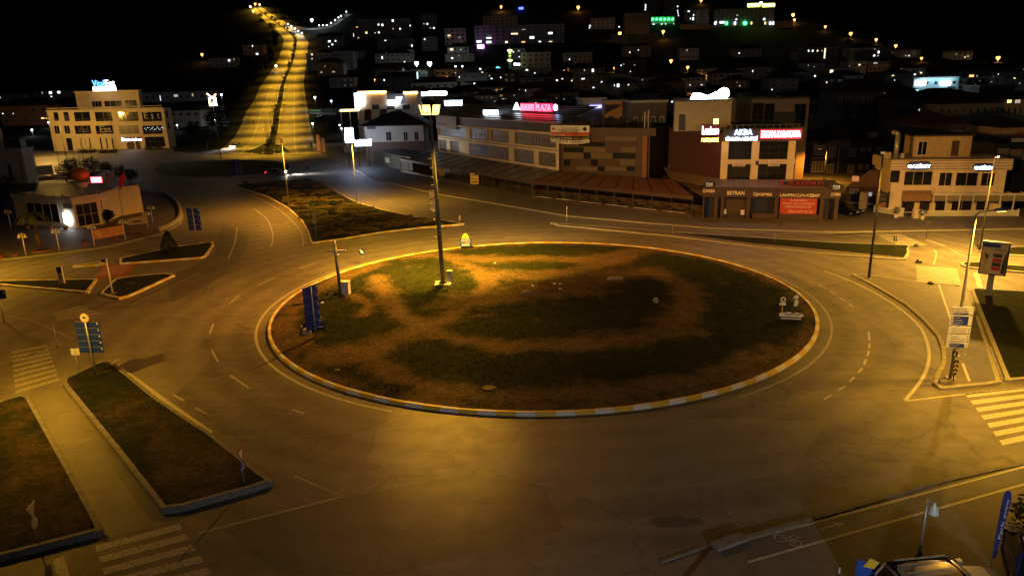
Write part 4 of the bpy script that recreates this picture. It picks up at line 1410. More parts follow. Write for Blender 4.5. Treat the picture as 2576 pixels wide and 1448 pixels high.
def area_light(par, loc, w, h, power, color, rx=90):
    li = bpy.data.lights.new('sign_light', 'AREA')
    li.shape = 'RECTANGLE'
    li.size, li.size_y = w, h
    li.energy = power
    li.color = color
    o = bpy.data.objects.new('sign_light', li)
    COL.objects.link(o)
    o.parent = par
    o.location = loc
    o.rotation_euler = (math.radians(rx), 0, 0)
    return o

# ------------------------------------------------------------------ curved cream building (left)
f = Fac('office_building', 'curved cream three-storey building with dark window bands and blue-white roof lettering', 'building', G(138, 381), G(424, 372))
x0, zt = f.pt(c1(1000, 470))
Wv = f.W
_wall = wall(f.t, 0, Wv, 5, 0, zt, CREAM)
for zz, pr in ((zt, .35), (f.pt(c1(1000, 615))[1], .16), (f.pt(c1(1000, 745))[1], .2)):
    MB().box(-.2, Wv + .2, -pr, -.001, zz - .35, zz).build('cornice', CREAM, f.t)
for a, b in ((500, 535), (612, 640), (722, 745), (932, 960), (1160, 1200), (1424, 1440), (1668, 1690)):
    xa, xb = f.pt(c1(a, 600))[0], f.pt(c1(b, 600))[0]
    MB().box(max(.01, xa), max(.3, xb), -.12, -.001, 0, zt - .36).build('pilaster', CREAM, f.t)
top_w = [(540, 610), (642, 715), (748, 930), (962, 1155), (1203, 1420), (1442, 1660)]
for i, (a, b) in enumerate(top_w):
    fwin(f, c1(a, 500), c1(b, 592), cols=2 if i > 1 else 1, fm=CREAM2, gm_=GLASS)
    fwin(f, c1(a + 8, 638), c1(b + 8, 722), cols=3 if i == 4 else 2, fm=CREAM2, gm_=GLASS2 if i == 4 else GLASS)
    for yy in (575, 706):
        xa, xb = f.pt(c1(a, yy))[0], f.pt(c1(b, yy))[0]
        zz = f.pt(c1(a, yy))[1]
        MB().tube((xa + .1, -.14, zz), (xb - .1, -.14, zz), .03, .03, 6).build('rail', STEEL, f.t)
LETW = mat('pale lettering', (.55, .5, .42), .6)
LETG = mat('grey lettering', (.13, .13, .14), .6)
for s_, a, b, m_ in (('Est', (652, 520), (698, 575), LETG), ('Vital', (1225, 505), (1400, 570), LETG), ('E s t', (1465, 505), (1635, 562), LETW), ('Vital', (790, 650), (905, 705), LETG), ('Est', (1015, 645), (1140, 705), LETW)):
    ftext(f, s_, c1(*a), c1(*b), m_, -.08, .02)
for i in range(14):
    a = 1480 + i * 14
    x, z = f.pt(c1(a, 668 + 14 * math.sin(i * 1.9)))
    MB().ball((x, -.12, z), .09, nu=6, nv=4).build('fairy_light', LITC, f.t)
fwin(f, c1(560, 755), c1(650, 850), cols=1, rows=3, fm=CREAM2, gm_=CREAM, name='garage_door')
for a, b, y_ in ((672, 752, 890), (820, 846, 870), (864, 886, 872), (905, 936, 874), (1015, 1050, 876), (1076, 1106, 876), (1136, 1168, 878)):
    fwin(f, c1(a, 765), c1(b, y_), fm=GLASS, gm_=GLASS, rows=2)
fwin(f, c1(1475, 755), c1(1690, 850), cols=4, rows=2, fm=DSTEEL, gm_=GLASS)
xa, xb, za, zb = f.rect(c1(1290, 805), c1(1382, 900))
p_ = [(xa, .05), (xb, .05)] + [(xb - (xb - xa) * (.5 - .5 * math.cos(math.pi * i / 8)), zb - (zb * .3) + zb * .3 * math.sin(math.pi * i / 8)) for i in range(9)]
MB().plate(p_, -.09, -.002).build('door', WOODC, f.t)
sbox(f, c1(1385, 800), c1(1440, 895), REDW, 'red_panel', -.2, -.002)
sg = sbox(f, c1(1238, 760), c1(1455, 795), DSTEEL, 'sign_board', -.3, -.003)
ftext(f, 'Ziraat', c1(1240, 762), c1(1330, 793), S_WHITE, -.31, .05, par=sg)
ftext(f, 'vital est', c1(1335, 766), c1(1452, 790), S_REDW, -.31, .05, par=sg)
# roof storey with balustrade and sign
pa, pb = f.pt(c1(750, 440))[0], f.pt(c1(1400, 440))[0]
pz = f.pt(c1(1000, 290))[1] - .1
pent = wall(f.t, pa, pb, 2.4, zt + .003, pz, CREAM2, 'roof_storey', 2.5)
for a, b in ((897, 1000), (1025, 1210), (1240, 1360)):
    x_a, x_b = f.pt(c1(a, 400))[0], f.pt(c1(b, 400))[0]
    window(f.t, x_a, x_b, zt + .5, zt + 2.6, cols=3, fm=CREAM2, gm_=GLASS, y=2.5)
MB().box(pa - .3, pb + .3, 2.2, 5.2, pz + .002, pz + .3).build('roof_cornice', CREAM, f.t)
MB().box(.1, Wv - .1, -.05, .15, zt + .55, zt + .7).build('balustrade_rail', CREAM, f.t)
nb = 46
bal = MB().lathe((0, 0, 0), [(.05, 0), (.09, .12), (.05, .3), (.06, .54)], 6).mesh('baluster', CREAM, True)
for i in range(nb):
    obj('baluster', bal, f.t, (.3 + (Wv - .6) * i / (nb - 1), .05, zt))
x_a, x_b = f.pt(c1(925, 300))[0], f.pt(c1(1160, 300))[0]
sgn = MB().box(x_a, x_b, 2.0, 2.15, pz + .35, pz + 1.55).build('roof_sign', S_WHITE, f.t)
for xx in (x_a + .3, x_b - .3):
    MB().tube((xx, 2.3, pz + .3), (xx, 2.3, pz + 3), .06, .06, 6).build('sign_support', STEEL, f.t)
text(f.t, 'Vital', x_a + .1, x_a + (x_b - x_a) * .52, pz + 1.7, pz + 3.7, 2.1, S_BLUE, .15)
text(f.t, 'Est', x_a + (x_b - x_a) * .58, x_b - .1, pz + 1.7, pz + 3.7, 2.1, S_WHITE, .15)
# side return
sd = wall(f.t, Wv + .004, Wv + 1.2, 2.6, 0, zt - .3, CREAM, 'side_wing', 1.6)
for z_ in (zt * .45, zt * .74):
    window(f.t, Wv + .3, Wv + 1.0, z_, z_ + zt * .17, y=1.596, fm=CREAM2)
# hedge in front
def crown_mesh(name, n, fr, m, leaf=.35, seed=0):
    rr = random.Random(seed)
    mb = MB()
    for _ in range(n):
        x, y, z = fr(rr)
        a, e = rr.uniform(0, 6.283), rr.uniform(-.9, .9)
        u = Vector((math.cos(a), math.sin(a), e * .6)).normalized() * leaf * rr.uniform(.5, 1.1)
        w = u.cross(Vector((rr.uniform(-.5, .5), rr.uniform(-.5, .5), 1))).normalized() * leaf * rr.uniform(.3, .6)
        c = Vector((x, y, z))
        mb.quad(c - u, c - w, c + u, c + w)
    return mb.mesh(name, m)
LEAF = mat('dark leaves', (0.022, 0.034, 0.012), .8, var=.5, scale=2, spec=.2)
LEAF2 = mat('olive leaves', (0.045, 0.05, 0.02), .8, var=.5, scale=2, spec=.2)
DRY = mat('dry lavender stalks', (0.2, 0.155, 0.075), .9, var=.5, scale=3, spec=.1)
BARK = mat('bark', (0.07, 0.05, 0.035), .9, var=.3, scale=6, bump=.5)
def shell(rx, ry, rz, c=(0, 0, 0), fill=.35):
    def q(rr):
        while True:
            a, t = rr.uniform(0, 6.283), math.acos(rr.uniform(-1, 1))
            r = 1 - fill * rr.random() ** 1.4
            nx_, ny_, nz_ = math.sin(t) * math.cos(a), math.sin(t) * math.sin(a), math.cos(t)
            k = 1 + .22 * noise.noise(Vector((nx_ * 1.8 + c[0], ny_ * 1.8, nz_ * 1.8 + rx)))
            return c[0] + rx * r * nx_ * k, c[1] + ry * r * ny_ * k, c[2] + rz * r * nz_ * k
    return q
hedge_m = crown_mesh('hedge', 700, lambda rr: (rr.uniform(0, 6), rr.uniform(-.5, .5), rr.uniform(0, 1.15 + .2 * math.sin(rr.uniform(0, 6)))), LEAF, .3, 4)
for i, (a, b_, lb) in enumerate([(800, 918, 'dark hedge below the slit windows of the cream building'), (1010, 922, 'dark hedge left of the arched door of the cream building'), (1480, 885, 'dark hedge right of the red panel of the cream building')]):
    p = G(*c1(a, b_))
    h = thing('hedge', lb, 'hedge', (p.x, p.y, 0), 0, 'hedges along the cream building')
    obj('foliage', hedge_m, h)

# ------------------------------------------------------------------ corner restaurant (left)
fr_ = Fac('restaurant', 'low cream corner restaurant with orange ball on its flat roof', 'restaurant', G(*cL(165, 1062)), G(*cL(692, 1102)), z=.11)
x_, rz_ = fr_.pt(cL(400, 808))
A_, B_ = fr_.A, fr_.B
C_, D_ = G(*cL(922, 1064)), G(*cL(1085, 990))
inv = Matrix.Translation(A_) @ Matrix.Rotation(math.atan2(fr_.u.y, fr_.u.x), 4, 'Z')
inv = inv.inverted()
def lo(p):
    q = inv @ Vector((p.x, p.y, 0))
    return (q.x, q.y)
foot = [(0, 0), (fr_.W, 0), lo(C_), lo(D_), (lo(D_)[0] + .5, 13), (0, 13)]
MB().prism(foot, 0, rz_ - .5).build('wall', CREAM, fr_.t)
up = [(p[0] * 1.012 - .1, p[1] - .15) for p in foot]
MB().prism(up, rz_ - .497, rz_).build('parapet', CREAM2, fr_.t)
MB().prism([(p[0] * .97 + .4, p[1] * .97 + .3) for p in foot], rz_ + .001, rz_ + .04).build('roof_deck', DGREY, fr_.t)
fwin(fr_, cL(232, 862), cL(548, 1045), cols=4, fm=CREAM2, gm_=GLASS)
sbox(fr_, cL(565, 872), cL(645, 922), mat('brown plaque', (.2, .12, .05), .6), 'plaque', -.08, -.002)
lb_ = sbox(fr_, cL(580, 955), cL(645, 1055), glow('lightbox face', (.9, .96, 1.0), 10), 'lightbox', -.35, -.12)
def seg_frame(P, Q):
    o = thing('wing', None, None)
    del_ = Q - P
    o.parent = fr_.t
    a = lo(P)
    o.location = (a[0], a[1], 0)
    o.rotation_euler = (0, 0, math.atan2(del_.y, del_.x) - math.atan2(fr_.u.y, fr_.u.x))
    return o, del_.length
w1, L1 = seg_frame(B_, C_)
window(w1, .25, L1 - .3, .15, rz_ - 1.0, cols=3, rows=2, fm=CREAM2, gm_=GLASS, y=-.003)
w2, L2 = seg_frame(C_, D_)
window(w2, .5, .9, .8, rz_ - .9, fm=CREAM2, gm_=GLASS, y=-.003)
# portal with orange sign
pw = MB()
PX0 = L2 + .15
for x in (PX0, PX0 + 1.9):
    pw.box(x, x + .4, -.3, .1, 0, rz_ + .1)
pw.build('portal_pillar', WREND, w2)
MB().box(PX0 + .41, PX0 + 1.89, -.25, .05, rz_ - 1.0, rz_ + .05).build('portal_sign', mat('orange sign', (.7, .2, .1), .5, emit=(1, .25, .12), estr=.5), w2)
text(w2, 'TARİHİ KABAK', PX0 + .55, PX0 + 1.75, rz_ - .85, rz_ - .6, -.255, REDW, .02)
# roof clutter of the restaurant
pp = MB()
ORANGE = mat('orange fibreglass', (.5, .16, .03), .5, var=.15, scale=3)
def rl(px, py, z):
    p = G(px, py, z)
    return lo(p)
pk = rl(*cL(735, 790), rz_ + .1)
pb_ = thing('gourd_ball', 'large orange ribbed ball on a white cup stand on the restaurant roof', 'roof ornament', (0, 0, 0))
pw_ = G(*cL(742, 795), rz_ + .1)
pb_.location = (pw_.x, pw_.y, rz_ + .15)
MB().tube((0, 0, 0), (0, 0, .9), .07, .07, 8).build('stem', WHITE, pb_, True)
MB().lathe((0, 0, .8), [(.15, 0), (.7, .2), (1.0, .75), (1.05, .95)], 14).build('cup', WREND, pb_, True)
MB().tube((0, 0, 1.8), (0, 0, 1.9), 1.5, 1.5, 16).build('tray', DSTEEL, pb_)
gb = MB()
NU, NV = 28, 9
for j in range(NV + 1):
    t_ = math.pi * j / NV
    for i in range(NU):
        a = 2 * math.pi * i / NU
        r = 1.25 * (1 + .06 * math.cos(i * math.pi)) * math.sin(t_)
        gb.v.append((r * math.cos(a), r * math.sin(a), 2.85 + .95 * math.cos(t_)))
for j in range(NV):
    for i in range(NU):
        k_ = (i + 1) % NU
        gb.f.append((j * NU + i, (j + 1) * NU + i, (j + 1) * NU + k_, j * NU + k_))
gb.build('ball', ORANGE, pb_, True)
rs = thing('neon_sign', 'small glowing red sign box on the restaurant roof', 'neon sign', (0, 0, 0))
p = at_y(*cL(865, 690), pw_.y - 1.0)
rs.location = (p.x, p.y, rz_ + .05)
zr = p.z - rz_
MB().tube((0, 0.1, 0), (0, .1, max(.4, zr)), .05, .05, 6).build('post', DSTEEL, rs)
MB().box(-.72, .72, 0, .2, max(.4, zr), max(.4, zr) + .78).build('box', S_RED, rs)
MB().box(-.6, .6, -.03, -.001, max(.4, zr) + .14, max(.4, zr) + .62).build('face', glow('red sign face', (1, .45, .45), 14), rs)
rr_ = MB()
for i in range(22):
    t_ = i / 21 * 3
    k_ = min(2, int(t_))
    a, b_ = up[k_], up[k_ + 1]
    x, y = a[0] + (b_[0] - a[0]) * (t_ - k_), a[1] + (b_[1] - a[1]) * (t_ - k_)
    rr_.tube((x, y + .1, rz_), (x, y + .1, rz_ + .7), .025, .025, 5)
rr_.build('roof_railing', STEEL, fr_.t)
lv = thing('louvre_roof', 'dark retractable louvre awnings behind the restaurant roof', 'awning', (0, 0, 0))
p = G(*cL(430, 745), rz_ + .2)
lv.location = (p.x, p.y + 3, rz_ + .1)
for i in range(5):
    MB().box(-4.2 + i * .2, 4.2 + i * .1, i * 1.3, i * 1.3 + 1.1, 1.1 + i * .12, 1.22 + i * .12).build('slat_sheet', mat('awning sheet', (.16, .14, .13), .35, .2), lv)
for sx in (-4, 4):
    MB().tube((sx, .3, 0), (sx, .3, 1.1), .06, .06, 6).build('post', DSTEEL, lv)
# flags beside the portal
for lb, px, hpx, m_, rzz in (('pale flag hanging from a pole on the restaurant wall', cL(1050, 720), 210, mat('pale flag cloth', (.5, .42, .4), .8, var=.2), 0), ('red flag hanging from a pole beside the portal', cL(1150, 760), 225, mat('red flag cloth', (.4, .03, .03), .8, var=.2), 0)):
    p = G(*px, rz_)
    t = thing('flag', lb, 'flag', (p.x, p.y, rz_ - .1))
    hh = 3.3
    MB().tube((0, 0, 0), (-.1, 0, hh), .03, .02, 6).build('pole', STEEL, t, True)
    mb = MB()
    for i in range(7):
        for j in range(5):
            x = -.12 - i * .2
            mb.v.append((x, .12 * math.sin(i * 1.3 + j * .5), hh - .2 - j * .32 - i * .28))
    for i in range(6):
        for j in range(4):
            k_ = i * 5 + j
            mb.f.append((k_, k_ + 1, k_ + 6, k_ + 5))
    mb.build('cloth', m_, t, True)

# pink-white building at the left edge and its garden wall
f = Fac('white_building', 'pinkish white building with tall dark windows at the left edge', 'building', G(-240, 470), G(*cL(255, 700)), z=.1)
_, zt = f.pt(cL(255, 395))
wall(f.t, 0, f.W, 3.5, 0, zt, WREND)
MB().box(-.1, f.W + .2, -.25, 3.6, zt + .002, zt + .45).build('parapet', WREND, f.t)
MB().box(-.05, f.W + .1, -.12, -.001, zt * .8, zt * .86).build('band', WREND, f.t)
fwin(f, cL(62, 515), cL(128, 665), rows=3, fm=WREND, gm_=GLASS)
fwin(f, cL(172, 490), cL(222, 655), rows=3, fm=WREND, gm_=GLASS)
fwin(f, cL(-60, 520), cL(10, 680), rows=3, fm=WREND, gm_=GLASS)
for i in range(16):
    MB().tube((f.W * (.35 + i * .04), .3, zt + .45), (f.W * (.35 + i * .04), .3, zt + 1.3), .03, .03, 5).build('railing_post', DSTEEL, f.t)
MG = glow('magenta board', (.8, .08, .35), .35)
sb_ = MB().box(f.W - 9.6, f.W - 7.2, .6, .8, zt + .5, zt + 3.4).build('magenta_board', MG, f.t)
text(sb_, 'KAHVE', f.W - 9.4, f.W - 7.4, zt + .8, zt + 1.4, .59, mat('pink lettering', (.7, .3, .45), .6), .03)
MB().box(f.W - 6.4, f.W - 5.2, 1.5, 2.5, zt + .46, zt + 4.6).build('chimney_block', TANR, f.t)
MB().box(f.W - 4.6, f.W - 1.0, 1.5, 3.2, zt + .46, zt + 2.2).build('terrace_block', DGREY, f.t)
f = Fac('garden_wall', 'pale garden wall running right of the pinkish white building', 'wall', G(*cL(262, 632)), G(*cL(482, 612)), z=.1)
_, zt = f.pt(cL(370, 540))
wall(f.t, 0.3, f.W, .3, 0, zt, WREND)
MB().box(.25, f.W + .05, -.05, .35, zt + .002, zt + .12).build('coping', CONC, f.t)

# ------------------------------------------------------------------ shopping arcade: cream wing, brown block, terraces
Z0 = 3.7
A, B = G(*c3(1730, 965), Z0), G(*c4(1022, 1062), Z0)
f = Fac('shopping_arcade', 'long arcade building with cream window grid, brown end block and red roof lettering', 'building', A, B, z=.1)
fa = f
_, zt = f.pt(c4(1000, 655))
_, zm = f.pt(c4(500, 790))
wall(f.t, 0, f.W, 15, 0, zt + 1.6, DBROWN, 'wall', .36)
bays_t = [(c3(1700, 520), c3(2068, 780)), (c3(2118, 655), c3(2348, 815)), (c3(2378, 690), c4(228, 722)), (c4(255, 610), c4(475, 755)), (c4(525, 640), c4(1010, 820))]
bays_b = [(c3(1720, 805), c3(1832, 945)), (c3(1870, 820), c3(2080, 985)), (c4(-95, 745), c4(-5, 905)), (c4(18, 768), c4(475, 945)), (c4(520, 808), c4(757, 1020)), (c4(800, 868), c4(1006, 1030))]
z_lo = Z0 - .25
cg = MB()
cg.box(0, f.W, 0, .35, zt - .25, zt + .1)
cg.box(0, f.W, 0, .35, zm - .5, zm - .06)
cg.box(0, f.W, 0, .35, zm + .06, zm + .4)
cg.box(0, f.W, 0, .35, z_lo, z_lo + .45)
cg.build('floor_band', CREAM, f.t)
MB().box(0, f.W, .1, .34, zm - .06, zm + .06).build('recess_strip', DBROWN, f.t)
z1a, z1b = zm + .4, zt - .25
z2a, z2b = z_lo + .45, zm - .5
def bayrow(rects, za, zb):
    xs = [0.0]
    for i, (p, q) in enumerate(rects):
        x0, _ = f.pt(p)
        x1, _ = f.pt(q)
        x0, x1 = max(.25, x0), min(f.W - .25, x1)
        MB().box(xs[-1] if i == 0 else xs[-1], x0, 0, .35, za, zb).build('pier', CREAM, f.t)
        window(f.t, x0, x1, za, zb, cols=max(3, int((x1 - x0) / .9)), rows=1, fm=WOODC, gm_=GLASS2, y=.3, fw_=.09)
        for k_ in range(int((x1 - x0) / 1.8)):
            xx = x0 + .5 + k_ * 1.8
            MB().box(xx, xx + .62, .2, .235, za + (zb - za) * .42, za + (zb - za) * .52).build('transom', WOODC, f.t)
        xs.append(x1)
    MB().box(xs[-1], f.W, 0, .35, za, zb).build('pier', CREAM, f.t)
bayrow(bays_t, z1a, z1b)
bayrow([b for b in bays_b if 1], z2a, z2b)
pst = sbox(f, c4(20, 770), c4(212, 900), mat('dark poster', (.03, .02, .02), .5), 'window_poster', .18, .21)
ftext(f, 'MARKASTER', c4(35, 808), c4(140, 838), GREYB, .178, .02, par=pst)
# roof behind with metal ribs
rt = zt + 1.6
MB().quad((0, .4, rt), (f.W, .4, rt), (f.W, 9, rt + 2.6), (0, 9, rt + 2.6)).build('roof', mat('ribbed roof sheet', (.035, .033, .04), .4, .3, var=.3, scale=.6), f.t)
for i in range(9):
    y = .7 + i * .95
    MB().box(0, f.W, y, y + .07, rt + (y - .4) * .302 + .02, rt + (y - .4) * .302 + .1).build('roof_rib', DGREY, f.t)
MB().box(0, f.W, .3, .45, rt + .002, rt + .12).build('gutter', GREYB, f.t)
# faded banner at the left end
bn = sbox(f, c3(1705, 505), c3(1970, 690), mat('faded banner', (.3, .24, .2), .7, var=.2), 'banner', -.25, -.2)
ftext(f, 'KİRALIK', c3(1730, 590), c3(1850, 630), REDW, -.26, .02, par=bn)
ftext(f, 'KİRALIK & SATILIK', c3(1720, 650), c3(1960, 690), WREND, -.26, .02, par=bn)
# red roof lettering and white panel
def roof_pt(p, y):
    d = ray(*p)
    o = Vector((0, 0, CAMH))
    q0 = f.A - f.n * y
    k_ = (q0 - o).dot(f.n) / d.dot(f.n)
    q = o + d * k_
    return (q - f.A).dot(f.u), q.z - f.z
def roof_rect(p, q, y):
    a, b_ = roof_pt(p, y), roof_pt(q, y)
    return a[0], b_[0], b_[1], a[1]
x0, x1, z0, z1 = roof_rect(c4(530, 310), c4(1035, 405), 5)
fr2 = MB()
for i in range(5):
    x = x0 + (x1 - x0) * i / 4
    fr2.tube((x, 5.15, rt + 1.3), (x, 5.15, z1), .05, .05, 5)
fr2.box(x0, x1, 5.1, 5.16, z0 + .2, z0 + .3)
lg = fr2.build('sign_frame', DSTEEL, f.t)
wd = x1 - x0
q_ = [(x0, z0 + .1), (x0 + wd * .15, z0 + .1), (x0 + wd * .075, z1 + .1)]
MB().plate(q_, 4.8, 5.0).build('sign_triangle', S_WHITE, lg)
text(lg, 'ADATEPE', x0 + wd * .18, x0 + wd * .5, z0, z1 - .15, 4.9, S_RED, .2)
text(lg, 'PLAZA', x0 + wd * .54, x0 + wd * .86, z0, z1 - .15, 4.9, S_RED, .2)
disc(lg, 'sign_disc', (x0 + wd * .95, (z0 + z1) / 2), (z1 - z0) * .42, S_BLUEW, 4.8, 5.0)
MB().box(x0 + wd * .16, x0 + wd * .88, 4.99, 5.05, z0 - .1, z1).build('sign_back', glow('red backing glow', (1, .02, .12), 1.6), lg)
x0, x1, z0, z1 = roof_rect(c4(183, 388), c4(345, 490), 3)
wp = MB().box(x0, x1, 3, 3.25, z0, z1).build('white_lightbox', S_WHITE, f.t)
for xx in (x0 + .3, x1 - .3):
    MB().tube((xx, 3.3, rt), (xx, 3.3, z0), .06, .06, 5).build('lightbox_post', DSTEEL, f.t)
# brown end block
A, B = G(*c4(1040, 1060), Z0), G(*c4(2050, 1100), Z0)
f2 = Fac('brown_block', 'brown clad block with a mosaic of tan and black panels', 'building', A, B, z=.1)
_, zt2 = f2.pt(c4(1600, 590))
wall(f2.t, 0, f2.W, 14, 0, zt2, BROWN, y0=.5)
MB().box(-.3, f2.W + 1.2, -.2, 14.6, zt2 - 1.2, zt2).build('eaves', BROWN, f2.t)
MB().box(f2.W - 1.0, f2.W - .2, -.1, .49, 0, zt2 - 1.21).build('corner_pier', mat('reddish pier', (.3, .12, .08), .7), f2.t)
rows = [(690, 745), (750, 805), (812, 872), (875, 945), (950, 1025), (1030, 1085)]
pat = [(1320, 1550, 1), (1560, 1910, 1), (1080, 1310, 0), (1320, 1555, 0), (1565, 1905, 0)]
rr2 = random.Random(5)
tan = mat('tan panel', (.16, .115, .07), .6, var=.15); blk = mat('black panel', (.015, .014, .014), .3, var=.2); brn = mat('umber panel', (.09, .05, .03), .6, var=.2)
splits = [[1080, 1310, 1550, 1910], [1080, 1250, 1550, 1730, 1910], [1080, 1310, 1560, 1730, 1905], [1080, 1310, 1390, 1640, 1900], [1080, 1160, 1230, 1390, 1470, 1720, 1895], [1080, 1220, 1470, 1550, 1800, 1895]]
cols_ = [[blk, brn, tan], [brn, blk, brn, brn], [blk, tan, brn, tan], [tan, blk, tan, blk], [blk, brn, brn, blk, brn, tan], [brn, tan, blk, tan, blk]]
for (ya, yb), sp_, cc in zip(rows, splits, cols_):
    for i in range(len(sp_) - 1):
        x0, x1, z0, z1 = f2.rect(c4(sp_[i] + 3, ya), c4(sp_[i + 1] - 3, yb))
        MB().box(x0, x1, .38 + .05 * rr2.random(), .499, z0, z1).build('cladding_panel', cc[i], f2.t)
rl_ = MB()
for k_ in range(7):
    rl_.tube((0, .2, zt2 + .2 + k_ * .22), (f2.W + .8, .2, zt2 + .2 + k_ * .22), .03, .03, 5)
rl_.build('roof_louvre', DSTEEL, f2.t)
for i in range(9):
    MB().tube((f2.W * i / 8 + .1, .28, zt2), (f2.W * i / 8 + .1, .28, zt2 + 1.7), .04, .04, 5).build('louvre_post', DSTEEL, f2.t)
for i, xx in enumerate((f2.W - 1.2, f2.W - .6)):
    MB().tube((xx, 1.2, zt2), (xx, 1.2, zt2 + 2.4 + .3 * i), .16, .16, 8).build('flue', STEEL, f2.t)
# rental banner slung across the joint
p0, p1 = f2.pt(c4(970, 560)), f2.pt(c4(1405, 765))
t = thing('rental_banner', 'sagging white, red and black rental banner between cream wing and brown block', 'banner', (f2.A.x, f2.A.y, f2.z), f2.t.rotation_euler.z)
bx0, bx1, bz0, bz1 = p0[0], p1[0], p1[1] + .1, p0[1]
def bstrip(n, fa_, fb_, m_):
    mb = MB()
    N = 12
    for i in range(N + 1):
        x = bx0 + (bx1 - bx0) * i / N
        sag = -.25 * math.sin(math.pi * i / N)
        yy = -.75 + .12 * math.sin(i * 1.1)
        for f_ in (fa_, fb_):
            mb.v.append((x, yy, bz1 + (bz0 - bz1) * f_ + sag * f_))
    for i in range(N):
        mb.f.append((2 * i, 2 * i + 1, 2 * i + 3, 2 * i + 2))
    return mb.build(n, m_, t)
bstrip('white_strip', 0, .38, SIGNW); bstrip('red_strip', .38, .58, mat('banner red', (.45, .05, .03), .6)); bstrip('black_strip', .58, .8, BLACK); bstrip('number_strip', .8, 1, SIGNW)
bw, bh = bx1 - bx0, bz1 - bz0
def bt(s_, u0, u1, v0, v1, m_):
    text(t, s_, bx0 + bw * u0, bx0 + bw * u1, bz1 - bh * v1 - .18, bz1 - bh * v0 - .12, -.93, m_, .02)
bt('BU PLAZANIN YÖNETİMİ', .3, .7, .05, .13, BLACK); bt('KG PROFESYONEL SİTE YÖNETİMİ', .22, .78, .16, .24, BLACK); bt('TARAFINDAN YAPILMAKTADIR', .28, .72, .27, .34, BLACK)
bt('KİRALIK', .02, .4, .41, .55, SIGNW); bt('3+0 / 1+1 / 2+1 REZİDANSLAR', .45, .97, .45, .53, SIGNY)
bt('KİRALIK & SATILIK', .02, .58, .61, .76, SIGNW); bt('OFİSLER / DÜKKANLAR', .62, .98, .64, .73, SIGNY)
bt('0532 270 53 69 - 0539 967 67 29', .02, .98, .84, .95, BLACK)
MB().plate([(bx0 + bw * .04, bz1 - bh * .26), (bx0 + bw * .14, bz1 - bh * .26), (bx0 + bw * .08, bz1 - bh * .06)], -.95, -.92).build('emblem', SIGNR, t)
disc(t, 'round_emblem', (bx0 + bw * .9, bz1 - bh * .2), bh * .12, BLACK, -.95, -.92)

# terraces
def terrace(name, label, p_front, p_back, n, zf, zb, pm, beam, post_to=0.1, posts=True):
    a, b_ = G(*p_front[0], zf), G(*p_front[1], zf)
    c, d = G(*p_back[0], zb), G(*p_back[1], zb)
    t = thing(name, label, 'terrace', (a.x, a.y, 0))
    o = Vector((a.x, a.y, 0))
    for i in range(n):
        t0, t1 = (i + .04) / n, (i + .96) / n
        q = [a.lerp(b_, t0) - o, a.lerp(b_, t1) - o, c.lerp(d, t1) - o, c.lerp(d, t0) - o]
        mb = MB()
        mb.v = [tuple(p) for p in q] + [tuple(p + Vector((0, 0, .05))) for p in q]
        mb.f = [(3, 2, 1, 0), (4, 5, 6, 7), (0, 1, 5, 4), (1, 2, 6, 5), (2, 3, 7, 6), (3, 0, 4, 7)]
        mb.build('roof_panel', pm, t)
    for i in range(n + 1):
        p, q = a.lerp(b_, i / n) - o, c.lerp(d, i / n) - o
        MB().tube(p + Vector((0, 0, .06)), q + Vector((0, 0, .06)), .09, .09, 6).build('beam', beam, t)
        if posts:
            MB().tube((p.x, p.y, post_to), p, .07, .07, 6).build('post', DSTEEL, t)
    dd = (b_ - a).normalized()
    nn = Vector((dd.y, -dd.x, 0)) * .06
    for za, zb_, nm, m_ in ((zf - .42, zf + .08, 'fascia', DBROWN), (.12, .55, 'low_wall', DBROWN)):
        mb = MB()
        p, q = a - o, b_ - o
        mb.prism([p + nn, q + nn, q - nn, p - nn], za, zb_)
        mb.build(nm, m_, t)
    return t, a, b_, c, d
PANG = mat('grey roof panel', (.2, .19, .19), .45, var=.2, scale=.8)
PANR = mat('red-brown roof panel', (.19, .085, .055), .5, var=.25, scale=.8)
tl, ta, tb, tc_, td = terrace('terrace', 'long dark terrace with grey roof panels below the cream wing', (c3(1240, 1060), c4(735, 1200)), (c3(1560, 960), c4(1060, 1082)), 13, 2.9, 3.5, PANG, DBROWN)
tr_, ra, rb, rc, rd = terrace('terrace', 'terrace with red-brown roof panels below the brown block', (c4(740, 1200), c4(2560, 1372)), (c4(1080, 1085), c4(2340, 1185)), 9, 2.9, 3.6, PANR, DBROWN)
for tt, p, q in ((tl, ta, tb), (tr_, ra, rb)):
    o = Vector((p.x, p.y, 0))
    dd = (q - p).normalized()
    bk_ = Vector((-dd.y, dd.x, 0)) * 5.5
    mb = MB()
    P_, Q_ = p - o + bk_, q - o + bk_
    mb.prism([P_, Q_, Q_ + bk_ * .03, P_ + bk_ * .03], .13, 2.9)
    mb.build('back_wall', WOODC, tt)
    n_ = 4 if tt is tl else 10
    for i in range(n_):
        for j in (0, 1):
            cpos = (p - o).lerp(q - o, (i + .3 + .4 * j) / n_) + bk_ * (.3 + .3 * j)
            MB().tube((cpos.x, cpos.y, .13), (cpos.x, cpos.y, .85), .05, .05, 6).tube((cpos.x, cpos.y, .85), (cpos.x, cpos.y, .9), .5, .5, 10).build('table', WOODC, tt)
# white light line along the terrace floor edge
o = Vector((ra.x, ra.y, 0))
dd = (rb - ra)
for i in range(6):
    p, q = ra + dd * (i / 6 + .01) - o, ra + dd * ((i + .85) / 6) - o
    n_ = Vector((dd.y, -dd.x, 0)).normalized() * .1
    MB().tube((p.x + n_.x, p.y + n_.y, .6), (q.x + n_.x, q.y + n_.y, .6), .03, .03, 5).build('glass_edge', WHITE, tr_)
